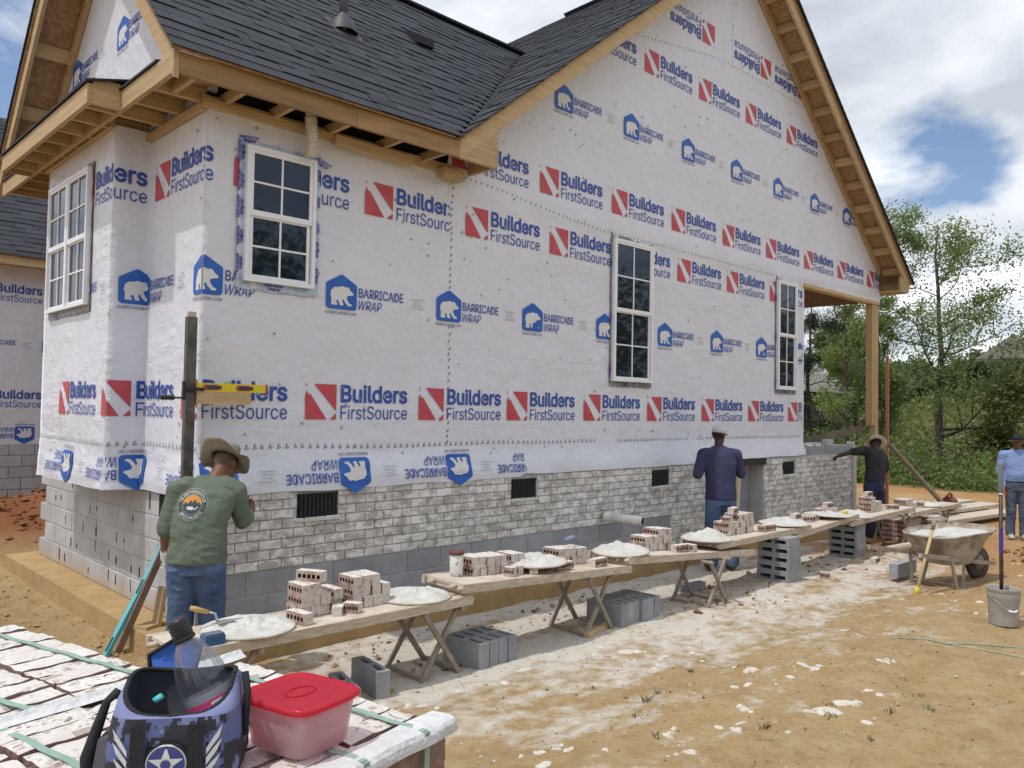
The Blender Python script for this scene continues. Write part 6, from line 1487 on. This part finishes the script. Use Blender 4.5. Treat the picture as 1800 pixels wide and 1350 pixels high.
def caps(mb, a, b_, r0, r1, m, n_=12):
    a, b_ = Vector(a), Vector(b_); d = (b_-a).normalized(); pts = []; rd = []
    for k in range(4): t_ = k/4*pi/2; pts.append(a-d*r0*cos(t_)); rd.append(max(.0008, r0*sin(t_)))
    pts.append(a); rd.append(r0); mid = (a+b_)/2; pts.append(mid); rd.append((r0+r1)/2); pts.append(b_); rd.append(r1)
    for k in range(1, 5): t_ = k/4*pi/2; pts.append(b_+d*r1*sin(t_)); rd.append(max(.0008, r1*cos(t_)))
    mb.tube(pts, rd, n_, m)
def loft(mb, rings, m, n_=20):
    """rings: (centre, halfwidth vec, halfdepth vec)"""
    b0 = len(mb.v)
    for c_, u_, v_ in rings:
        for j in range(n_): a = 2*pi*j/n_; mb.v.append(tuple(Vector(c_)+Vector(u_)*cos(a)+Vector(v_)*sin(a)))
    for k in range(len(rings)-1):
        for j in range(n_): mb.f.append((b0+k*n_+j, b0+k*n_+(j+1) % n_, b0+(k+1)*n_+(j+1) % n_, b0+(k+1)*n_+j)); mb.m.append(m)
    mb.f.append(tuple(b0+j for j in range(n_))[::-1]); mb.m.append(m); mb.f.append(tuple(b0+(len(rings)-1)*n_+j for j in range(n_))); mb.m.append(m)
def hand(mb, wr, d, palm_n, m, curl=.5, side=1, sc=1.):
    """wrist point, direction, palm normal; five bent fingers"""
    wr = Vector(wr); d = Vector(d).normalized(); pn = Vector(palm_n); pn = (pn-d*pn.dot(d)).normalized(); sd_ = d.cross(pn)*side
    M3 = Matrix((sd_, d, pn)).transposed(); ell(mb, wr+d*.05*sc, .042*sc, .055*sc, .019*sc, m, M3)
    for k, (o_, L) in enumerate(((-.030, .062), (-.010, .074), (.011, .070), (.030, .055))):
        p = wr+d*.088*sc+sd_*o_*sc; c1 = curl*.6; c2 = curl*1.5; d1 = (d*cos(c1)+pn*sin(c1)); d2 = (d*cos(c2)+pn*sin(c2)); q1 = p+d1*L*.5*sc; q2 = q1+d2*L*.5*sc
        caps(mb, p-d*.015, q1, .0095*sc, .009*sc, m, 8); caps(mb, q1, q2, .009*sc, .0075*sc, m, 8)
    p = wr+d*.03*sc-sd_*.036*sc; d1 = (d*.7-sd_*.6+pn*.3).normalized(); q1 = p+d1*.035*sc; q2 = q1+(d*.9-sd_*.15+pn*.3).normalized()*.03*sc
    caps(mb, p, q1, .012*sc, .0105*sc, m, 8); caps(mb, q1, q2, .0105*sc, .008*sc, m, 8)
def head(mb, c_, fwd, upv, skin, hair, sc=1.):
    f_ = Vector(fwd).normalized(); u_ = Vector(upv); u_ = (u_-f_*u_.dot(f_)).normalized(); s_ = f_.cross(u_); M3 = Matrix((s_, f_, u_)).transposed(); c_ = Vector(c_)
    P = lambda a, b_, e: c_+s_*a*sc+f_*b_*sc+u_*e*sc
    ell(mb, P(0, -.01, .02), .074*sc, .094*sc, .098*sc, skin, M3); ell(mb, P(0, .025, -.055), .056*sc, .066*sc, .062*sc, skin, M3)
    ell(mb, P(0, .098, -.012), .013*sc, .018*sc, .022*sc, skin, M3); ell(mb, P(0, .085, .025), .045*sc, .012*sc, .010*sc, skin, M3)
    ell(mb, P(0, .088, -.052), .024*sc, .010*sc, .009*sc, skin, M3); ell(mb, P(0, .075, -.095), .022*sc, .018*sc, .016*sc, skin, M3)
    for k in (-1, 1): ell(mb, P(k*.077, -.008, -.005), .010*sc, .022*sc, .033*sc, skin, M3)
    ell(mb, P(0, -.030, .030), .078*sc, .082*sc, .090*sc, hair, M3)
    return P, M3
def person(label, mb, mats, wr=.006, voxel=.0085, seed=0, clothm=(), name='person', base=(0, 0, 0)):
    src = bpy.data.meshes.new('src'); src.from_pydata(mb.v, [], mb.f); src.update()
    o = bpy.data.objects.new('src', src); COL.objects.link(o)
    md = o.modifiers.new('r', 'REMESH'); md.mode = 'VOXEL'; md.voxel_size = voxel; md.use_smooth_shade = True
    s_ = o.modifiers.new('s', 'SMOOTH'); s_.factor = .5; s_.iterations = 3
    bpy.context.view_layer.update(); me = bpy.data.meshes.new_from_object(o.evaluated_get(bpy.context.evaluated_depsgraph_get()))
    bvh = BVHTree.FromPolygons([Vector(v) for v in mb.v], mb.f); bpy.data.objects.remove(o)
    mi = []
    for p in me.polygons:
        r_ = bvh.find_nearest(p.center); mi.append(mb.m[r_[2]] if r_[2] is not None else 0)
    # cloth folds
    vm = {}
    for p, m in zip(me.polygons, mi):
        for v in p.vertices: vm[v] = m
    n_v = len(me.vertices); co = np.zeros(n_v*3, np.float32); no = np.zeros(n_v*3, np.float32)
    me.vertices.foreach_get('co', co); me.vertices.foreach_get('normal', no); co = co.reshape(-1, 3); no = no.reshape(-1, 3)
    for i in range(n_v):
        if vm.get(i) in clothm:
            x, y, z = (float(q_) for q_ in co[i]); co[i] += no[i]*(wr*(nz(x*6+seed, y*6, z*10)+.8*(1-2*abs(nz(x*11+z*6, y*11+seed, z*17)))*.6))
    me.vertices.foreach_set('co', co.ravel())
    for m in mats: me.materials.append(m)
    me.polygons.foreach_set('material_index', mi); me.polygons.foreach_set('use_smooth', [True]*len(me.polygons)); me.update()
    ob = bpy.data.objects.new(name, me); COL.objects.link(ob); tag(ob, label, 'person')
    return ob, BVHTree.FromPolygons([v.co.copy() for v in me.vertices], [tuple(p.vertices) for p in me.polygons])
def hat(parent, c_, fwd, upv, mat, brim=.07, crown=.105, h=.10, droop=.35, name='sun_hat', fold=0.):
    f_ = Vector(fwd).normalized(); u_ = Vector(upv); u_ = (u_-f_*u_.dot(f_)).normalized(); s_ = f_.cross(u_); c_ = Vector(c_)
    q = MB(); n_ = 36; prof = [(0, h), (crown*.6, h*.98), (crown*.92, h*.82), (crown, h*.35), (crown*1.02, .0)]+[(crown*1.02+brim*k/4, -droop*brim*(k/4)**1.3) for k in range(1, 5)]
    V = []
    for r, z in prof:
        for j in range(n_):
            a = 2*pi*j/n_; wv = (r-crown)/brim if r > crown*1.02 else 0; z2 = z+wv*(.016*sin(a*3+1)+.012*sin(a*5))
            if fold and wv > 0 and sin(a) < -.2: z2 += wv*fold*(-sin(a)-.2)*.09
            z3 = z2+(.006*nz(cos(a)*3, sin(a)*3, z*30) if wv == 0 else 0)
            V.append(c_+s_*(r*cos(a)*.92)+f_*(r*sin(a)*1.06)+u_*z3)
    q.add(V, [(k*n_+j, (k+1)*n_+j, (k+1)*n_+(j+1) % n_, k*n_+(j+1) % n_) for k in range(len(prof)-1) for j in range(n_)])
    o = q.build(name, mat, parent, True); md = o.modifiers.new('s', 'SOLIDIFY'); md.thickness = .004
    q = MB(); V = [c_+s_*(crown*1.035*cos(2*pi*j/n_)*.92)+f_*(crown*1.035*sin(2*pi*j/n_)*1.06)+u_*z for z in (.004, .026) for j in range(n_)]
    q.add(V, [(j, (j+1) % n_, n_+(j+1) % n_, n_+j) for j in range(n_)]); q.build('hat_band', mat, o, True); return o
def cap(parent, c_, fwd, upv, mat, r=.098):
    f_ = Vector(fwd).normalized(); u_ = Vector(upv); u_ = (u_-f_*u_.dot(f_)).normalized(); s_ = f_.cross(u_); c_ = Vector(c_)
    q = MB(); n_ = 28; prof = [(0, .085), (r*.55, .078), (r*.86, .05), (r*.98, .015), (r, -.02)]
    q.add([c_+s_*(a*cos(2*pi*j/n_)*.84)+f_*(a*sin(2*pi*j/n_)*1.05)+u_*z for a, z in prof for j in range(n_)], [(k*n_+j, (k+1)*n_+j, (k+1)*n_+(j+1) % n_, k*n_+(j+1) % n_) for k in range(len(prof)-1) for j in range(n_)])
    o = q.build('cap', mat, parent, True); o.modifiers.new('s', 'SOLIDIFY').thickness = .003
    q = MB(); n2 = 12; V = []
    for k, e in enumerate((0., .5, 1.)):
        for j in range(n2+1): a = pi*(.12+.76*j/n2); V.append(c_+s_*(r*.84*cos(a)*(1+.08*e))+f_*(r*1.0*sin(a)+.075*e*sin(a)**.7)+u_*(-.015-.016*e+.012*(1-cos(a)**2)))
    q.add(V, [(k*(n2+1)+j, k*(n2+1)+j+1, (k+1)*(n2+1)+j+1, (k+1)*(n2+1)+j) for k in range(2) for j in range(n2)]); b2 = q.build('cap_brim', mat, o, True); b2.modifiers.new('s', 'SOLIDIFY').thickness = .004
    return o
def legs(mb, hipL, hipR, kneeL, kneeR, ankL, ankR, fw_, m, shoe, r=(.092, .066, .060), bag=1.):
    f_ = Vector(fw_).normalized(); s0 = f_.cross(Vector((0, 0, 1)))
    for hp, kn, an in ((hipL, kneeL, ankL), (hipR, kneeR, ankR)):
        hp, kn, an = Vector(hp), Vector(kn), Vector(an); caps(mb, hp, kn, r[0], r[1], m, 16); caps(mb, kn, an+Vector((0, 0, .07)), r[1]*1.02, r[2]*1.04, m, 16); loft(mb, [(an+Vector((0, 0, .10)), s0*r[2], f_*r[2]), (an+Vector((0, 0, .03)), s0*r[2]*1.06, f_*r[2]*1.1), (an+Vector((0, 0, -.05)), s0*r[2]*1.02, f_*r[2]*1.12)], m, 16)
        s_ = f_.cross(Vector((0, 0, 1))); M3 = Matrix((s_, f_, Vector((0, 0, 1)))).transposed()
        ell(mb, an+f_*.06+Vector((0, 0, -.070)), .050, .145, .045, shoe, M3); ell(mb, an+Vector((0, 0, -.05)), .046, .055, .055, shoe, M3)

# ---- worker 1 : olive shirt, back to the camera, leaning to the wall
def w1():
    mb = MB(); g0 = -.14; b0 = Vector((-.25, -.64, 0)); f_ = Vector((.62, .78, 0)).normalized(); s_ = Vector((f_.y, -f_.x, 0))       # facing wall / right ; s_ = right hand side
    P = lambda a, b_, z: b0+s_*a+f_*b_+Vector((0, 0, z))
    # materials 0 shirt 1 jeans 2 skin 3 hair 4 glove 5 boots 6 white tee
    loft(mb, [(P(0, -.02, .62), s_*.165, f_*.125), (P(0, -.015, .72), s_*.178, f_*.135), (P(0, -.01, .82), s_*.172, f_*.122)], 1)
    loft(mb, [(P(-.0, -.005, .70), s_*.200, f_*.156), (P(.005, .0, .80), s_*.196, f_*.146), (P(.01, .02, .95), s_*.187, f_*.128), (P(.02, .06, 1.06), s_*.200, f_*.135), (P(.035, .11, 1.16), s_*.212, f_*.130), (P(.045, .15, 1.235), s_*.190, f_*.105), (P(.055, .175, 1.28), s_*.11, f_*.075)], 0)
    caps(mb, P(.06, .18, 1.25), P(.085, .25, 1.32), .062, .058, 2)
    hc = P(.11, .295, 1.355); hf = (f_*.75+s_*.45+Vector((0, 0, -.55))).normalized(); hu = Vector((f_.x*.45, f_.y*.45, .9))
    head(mb, hc, hf, hu, 2, 3)
    # left arm hanging
    shl = P(-.175, .10, 1.18); el = P(-.225, .04, .95); wl = P(-.225, .05, .74)
    caps(mb, P(-.11, .11, 1.20), shl, .085, .078, 0, 16); caps(mb, shl, el, .076, .060, 0, 16); caps(mb, el, P(-.225, .04, .90), .060, .058, 0, 14); caps(mb, el, wl, .048, .036, 2, 12)
    hand(mb, P(-.225, .055, .725), (0.05, 0, -1), s_*1., 4, .7, 1, 1.05); caps(mb, P(-.225, .05, .75), P(-.225, .055, .71), .041, .040, 4)
    # right arm to the wall
    shr = P(.22, .13, 1.18); er = P(.265, .17, .96); wrr = P(.28, .37, 1.02)
    caps(mb, P(.15, .13, 1.20), shr, .085, .078, 0, 16); caps(mb, shr, er, .076, .060, 0, 16); caps(mb, er, P(.275, .27, .99), .060, .052, 0, 14); caps(mb, P(.272, .25, .985), wrr, .040, .034, 2, 12)
    hand(mb, wrr, f_*.9+Vector((0, 0, .25)), -s_, 2, .8, 1)
    legs(mb, P(-.085, -.02, .66), P(.085, -.01, .66), P(-.10, .0, .33), P(.10, .05, .33), P(-.11, -.03, g0+.115), P(.12, .03, g0+.115), f_, 1, 5, (.112, .088, .080))
    mats = [cloth('olive_shirt', (.105, .135, .105), (.135, .165, .13), 4), JEAN, SKIN3, Mt('grey_hair', (.10, .08, .065), rough=.9), GLOVEW, SHOE, GLOVEW]
    ob, bv = person('man in olive long sleeve shirt and tan sun hat leaning to the brick wall', mb, mats, .011, .0085, 1, (0, 1))
    hat(ob, hc+Vector((0, 0, .045))+hf*-.015, hf, hu, cloth('khaki_hat', (.27, .25, .20), (.21, .195, .155), 7), .085, .10, .105, .30, fold=1.2)
    # belt, back pocket stitching and white tee hem
    def ray(a, z, off=.004):
        o_ = P(a, -1., z); r_ = bv.ray_cast(o_, f_); return (r_[0]-f_*off) if r_[0] is not None else None
    def decal(polys, m, nm, off=.004, par=ob):
        q = MB()
        for P2 in polys:
            w_ = [ray(a, z, off) for a, z in P2]
            if None in w_: continue
            q.add(w_, [tuple(range(len(w_)))])
        if q.f: return q.build(nm, m, par)
    # round back print
    cx_, cz_ = -.03, 1.10
    def ring(r0, r1, a0=0, a1=2*pi, n_=60): return [[(cx_+r0*cos(a0+(a1-a0)*k/n_), cz_+r0*sin(a0+(a1-a0)*k/n_)), (cx_+r1*cos(a0+(a1-a0)*k/n_), cz_+r1*sin(a0+(a1-a0)*k/n_)), (cx_+r1*cos(a0+(a1-a0)*(k+1)/n_), cz_+r1*sin(a0+(a1-a0)*(k+1)/n_)), (cx_+r0*cos(a0+(a1-a0)*(k+1)/n_), cz_+r0*sin(a0+(a1-a0)*(k+1)/n_))] for k in range(n_)]
    MDG = Mt('print_dark_green', (.06, .085, .07), rough=.8); MWH = Mt('print_pale', (.55, .56, .53), rough=.8); MOR = Mt('print_orange', (.62, .26, .06), rough=.8); MNV = Mt('print_slate', (.05, .07, .09), rough=.8)
    decal(ring(.066, .104), MDG, 'back_print_ring', .004); decal(ring(.104, .106)+ring(.0645, .066), MWH, 'back_print_line', .005)
    decal(ring(.002, .064, 0, pi, 16), MOR, 'back_print_sun', .005); decal(ring(.002, .064, pi, 2*pi, 16), MNV, 'back_print_water', .005)
    mt = [(-.062, 0), (-.045, .016), (-.03, .005), (-.012, .03), (.002, .014), (.018, .036), (.034, .01), (.046, .02), (.062, 0)]
    decal([[(cx_+a[0], cz_-.004), (cx_+b_[0], cz_-.004), (cx_+b_[0], cz_+b_[1]), (cx_+a[0], cz_+a[1])] for a, b_ in zip(mt[:-1], mt[1:])], MNV, 'back_print_mountains', .0065)
    decal([[(cx_-.035+.0*k, cz_-.03), (cx_-.03, cz_-.012), (cx_+.005, cz_-.012), (cx_+.02, cz_-.028), (cx_+.0, cz_-.036)], [(cx_+.015, cz_-.03), (cx_+.04, cz_-.012), (cx_+.046, cz_-.016), (cx_+.024, cz_-.034)]] if (k := 0) == 0 else [], MWH, 'back_print_whale', .0065)
    for txt, a0, a1, rin, flip in (('TB ORTHODONTICS', 2.95, .2, .074, False), ('SPECIALISTS', 3.75, 5.7, .074, True)):
        V_, F_, _ = text2d(txt, .012); pl = []
        for f2 in F_:
            pl.append([])
            for i in f2:
                a = a0+(a1-a0)*V_[i][0]; r = (rin+.022*V_[i][1]) if not flip else (rin+.022*(1-V_[i][1])); pl[-1].append((cx_+r*cos(a), cz_+r*sin(a)))
        decal(pl, MWH, 'back_print_lettering', .011)
    st = Mt('denim_stitch', (.16, .21, .33), rough=.9)
    for sx in (-1, 1):
        c0 = sx*.09; pk = [(c0-.065, .66), (c0+.065, .66+.02*sx), (c0+.06, .56), (c0, .525), (c0-.06, .56)]
        decal([[p, q_, (q_[0], q_[1]-.006), (p[0], p[1]-.006)] for p, q_ in zip(pk, pk[1:]+pk[:1])], st, 'pocket_stitch', .003)
    return ob
w1()
# ---- worker 2 : purple shirt, white cap
def w2():
    mb = MB(); b0 = Vector((6.28, -.82, 0)); g0 = gh(6.3, -.8)-.01; f_ = Vector((.55, .83, 0)).normalized(); s_ = Vector((f_.y, -f_.x, 0)); P = lambda a, b_, z: b0+s_*a+f_*b_+Vector((0, 0, z+g0+.15))
    loft(mb, [(P(0, -.01, .66), s_*.165, f_*.12), (P(0, -.005, .76), s_*.175, f_*.128), (P(0, 0, .85), s_*.17, f_*.118)], 1)
    loft(mb, [(P(0, 0, .73), s_*.200, f_*.148), (P(0, 0, .85), s_*.192, f_*.138), (P(0, .01, 1.0), s_*.195, f_*.13), (P(0, .03, 1.17), s_*.215, f_*.138), (P(0, .05, 1.29), s_*.205, f_*.12), (P(0, .06, 1.355), s_*.14, f_*.085), (P(0, .065, 1.385), s_*.075, f_*.065)], 0)
    caps(mb, P(0, .07, 1.36), P(.01, .09, 1.44), .058, .055, 2); hc = P(.02, .11, 1.515); hf = (f_*.6+s_*.9+Vector((0, 0, -.2))).normalized(); hu = Vector((0, 0, 1)); head(mb, hc, hf, hu, 2, 3)
    for sd_, el, wr_ in ((-1, (-.30, .02, 1.03), (-.20, .26, 1.02)), (1, (.30, .06, 1.04), (.27, .30, 1.10))):
        sh_ = P(sd_*.215, .05, 1.28); caps(mb, P(sd_*.13, .05, 1.28), sh_, .085, .076, 0, 16); caps(mb, sh_, P(*el), .075, .062, 0, 16); caps(mb, P(*el), P(*[a+(b2-a)*.75 for a, b2 in zip(el, wr_)]), .060, .048, 0, 14); caps(mb, P(*[a+(b2-a)*.7 for a, b2 in zip(el, wr_)]), P(*wr_), .037, .033, 2); hand(mb, P(*wr_), f_+Vector((0, 0, .2)), -s_*sd_, 4 if sd_ < 0 else 2, 1.0, sd_)
    legs(mb, P(-.09, 0, .70), P(.09, 0, .70), P(-.11, .03, .36), P(.12, .0, .36), P(-.12, -.02, .115-.15), P(.14, -.05, .115-.15), f_, 1, 5, (.108, .082, .076))
    ob, bv = person('man in dark purple long sleeve shirt and white cap with back to camera', mb, [cloth('navy_shirt', (.032, .034, .085), (.048, .05, .115), 4), JEAN, SKIN2, Mt('dark_hair', (.02, .016, .014), rough=.9), Mt('tan_glove', (.45, .40, .22), rough=.9), SHOE], .006, .009, 5, (0, 1))
    cap(ob, hc+Vector((0, 0, .045)), hf, hu, Mt('white_cap', (.52, .52, .54), rough=.8), .10)
w2()
# ---- worker 3 : black shirt, bending over the wall
def w3():
    mb = MB(); b0 = Vector((11.1, -.78, 0)); g0 = gh(11, -.8); f_ = Vector((.25, .97, 0)).normalized(); s_ = Vector((f_.y, -f_.x, 0)); P = lambda a, b_, z: b0+s_*a+f_*b_+Vector((0, 0, z+g0+.15))
    loft(mb, [(P(0, -.01, .62), s_*.165, f_*.125), (P(0, -.005, .74), s_*.18, f_*.132), (P(.0, 0, .84), s_*.172, f_*.12)], 1)
    loft(mb, [(P(0, 0, .80), s_*.194, f_*.142), (P(.03, .0, .92), s_*.182, f_*.13), (P(.08, .03, 1.06), s_*.20+Vector((0, 0, -.03)), f_*.135), (P(.13, .07, 1.19), s_*.21+Vector((0, 0, -.06)), f_*.13), (P(.16, .10, 1.27), s_*.18+Vector((0, 0, -.06)), f_*.10), (P(.19, .12, 1.32), s_*.08, f_*.07)], 0)
    caps(mb, P(.19, .12, 1.30), P(.25, .16, 1.36), .058, .055, 2); hc = P(.29, .19, 1.38); hf = (f_*.7+s_*.1+Vector((0, 0, -.6))).normalized(); hu = (s_*.5+f_*.4+Vector((0, 0, .8))); head(mb, hc, hf, hu, 2, 3)
    shl = P(-.06, .11, 1.29); el = P(-.26, .20, 1.27); wl = P(-.50, .30, 1.20)
    caps(mb, P(.05, .1, 1.26), shl, .085, .08, 0, 16); caps(mb, shl, el, .078, .066, 0, 16); caps(mb, P(-.20, .17, 1.275), P(-.30, .22, 1.265), .045, .043, 2); caps(mb, P(-.28, .21, 1.27), wl, .044, .034, 2); hand(mb, wl, -s_*1.+Vector((0, 0, -.35)), (0, 0, -1), 2, .6, 1)
    shr = P(.31, .06, 1.17); er = P(.36, .05, .93); wr_ = P(.25, .18, .80)
    caps(mb, P(.22, .07, 1.2), shr, .085, .078, 0, 16); caps(mb, shr, P(.35, .05, 1.0), .076, .068, 0, 16); caps(mb, P(.35, .05, 1.0), er, .046, .042, 2); caps(mb, er, wr_, .042, .034, 2); hand(mb, wr_, Vector((0, .2, -1)), -s_, 2, .8, 1)
    legs(mb, P(-.09, 0, .68), P(.09, 0, .68), P(-.10, .02, .35), P(.12, -.02, .35), P(-.09, -.02, .115-.15), P(.16, -.05, .115-.15), f_, 1, 5, (.112, .09, .082))
    ob, bv = person('man in black tee shirt and cream sun hat bending over the porch wall', mb, [cloth('black_shirt', (.018, .019, .022), (.03, .031, .036), 5), JEAN2, SKIN2, Mt('black_hair', (.015, .013, .012), rough=.9), GLOVEW, SHOE], .011, .010, 9, (0, 1))
    hat(ob, hc+hu.normalized()*.05, hf, hu, cloth('cream_hat', (.80, .74, .58), (.70, .64, .50), 7), .085, .10, .10, .25)
w3()
# ---- worker 4 : blue shirt, orange gloves
def w4():
    mb = MB(); b0 = Vector((13.05, -2.38, 0)); g0 = gh(13, -2.35); f_ = Vector((-.80, .05, 0)).normalized(); f_ = Vector((-.72, -.35, 0)).normalized(); s_ = Vector((f_.y, -f_.x, 0)); P = lambda a, b_, z: b0+s_*a+f_*b_+Vector((0, 0, z+g0))
    loft(mb, [(P(0, 0, .82), s_*.16, f_*.12), (P(0, 0, .93), s_*.172, f_*.13), (P(0, 0, 1.01), s_*.165, f_*.122)], 1)
    loft(mb, [(P(0, 0, .985), s_*.175, f_*.135), (P(0, .01, 1.10), s_*.18, f_*.145), (P(0, .0, 1.25), s_*.19, f_*.135), (P(0, -.01, 1.40), s_*.20, f_*.12), (P(0, -.01, 1.475), s_*.16, f_*.10), (P(0, -.01, 1.52), s_*.075, f_*.065)], 0)
    loft(mb, [(P(0, 0, .965), s_*.172, f_*.132), (P(0, 0, 1.0), s_*.172, f_*.132)], 6)
    caps(mb, P(0, -.005, 1.49), P(0, .01, 1.57), .056, .054, 2); hc = P(0, .03, 1.645); hf = (f_+Vector((-.15, .35, -.12))).normalized(); hu = Vector((0, 0, 1)); head(mb, hc, hf, hu, 2, 3)
    for sd_, el, wr_ in ((-1, (-.25, -.03, 1.16), (-.23, .13, .97)), (1, (.25, -.02, 1.15), (.22, .08, .92))):
        sh_ = P(sd_*.20, -.01, 1.42); caps(mb, P(sd_*.12, -.01, 1.42), sh_, .08, .072, 0, 16); caps(mb, sh_, P(*el), .07, .058, 0, 16); caps(mb, P(*el), P(*wr_), .056, .042, 0, 14); hand(mb, P(*wr_)+Vector((0, 0, -.015)), Vector((0, 0, -1))+f_*.3, -s_*sd_, 4, .5, sd_, 1.1)
    legs(mb, P(-.085, 0, .88), P(.085, 0, .88), P(-.09, .03, .50), P(.09, .0, .50), P(-.10, .0, .115), P(.10, -.02, .115), f_, 1, 5, (.10, .075, .068))
    ob, bv = person('standing man in pale blue shirt, black cap and orange gloves at the right edge', mb, [cloth('pale_blue_shirt', (.20, .31, .60), (.25, .36, .64), 4), JEAN3, SKIN3, Mt('short_hair', (.03, .025, .022), rough=.9), GLOVEO, SHOEW, Mt('belt', (.02, .018, .016), rough=.6)], .009, .010, 13, (0, 1))
    cap(ob, hc+Vector((0, 0, .045)), hf, hu, Mt('black_cap_cloth', (.02, .02, .022), rough=.9), .098)
w4()

# ------------------------------------------------------------------ woods across the road, behind the camera (seen in the window glass)
rng = np.random.default_rng(5); P = []
for i in range(70):
    x = -26+i*1.6; y = -34+rng.normal(0, 2); h = rng.uniform(10.5, 13.5)
    P.append(np.array([x, y, 0])+np.concatenate([rng.normal(0, 1.5, (520, 2)), rng.uniform(0, h, (520, 1))], 1))
P = np.concatenate(P); P = P[P[:, 2] > 0]; V, F = leaves(P, .26, rng); tag(np_mesh('wood_across_the_road', V, F, ML2), 'dense wood across the road facing the house front', 'wood', kind='stuff')
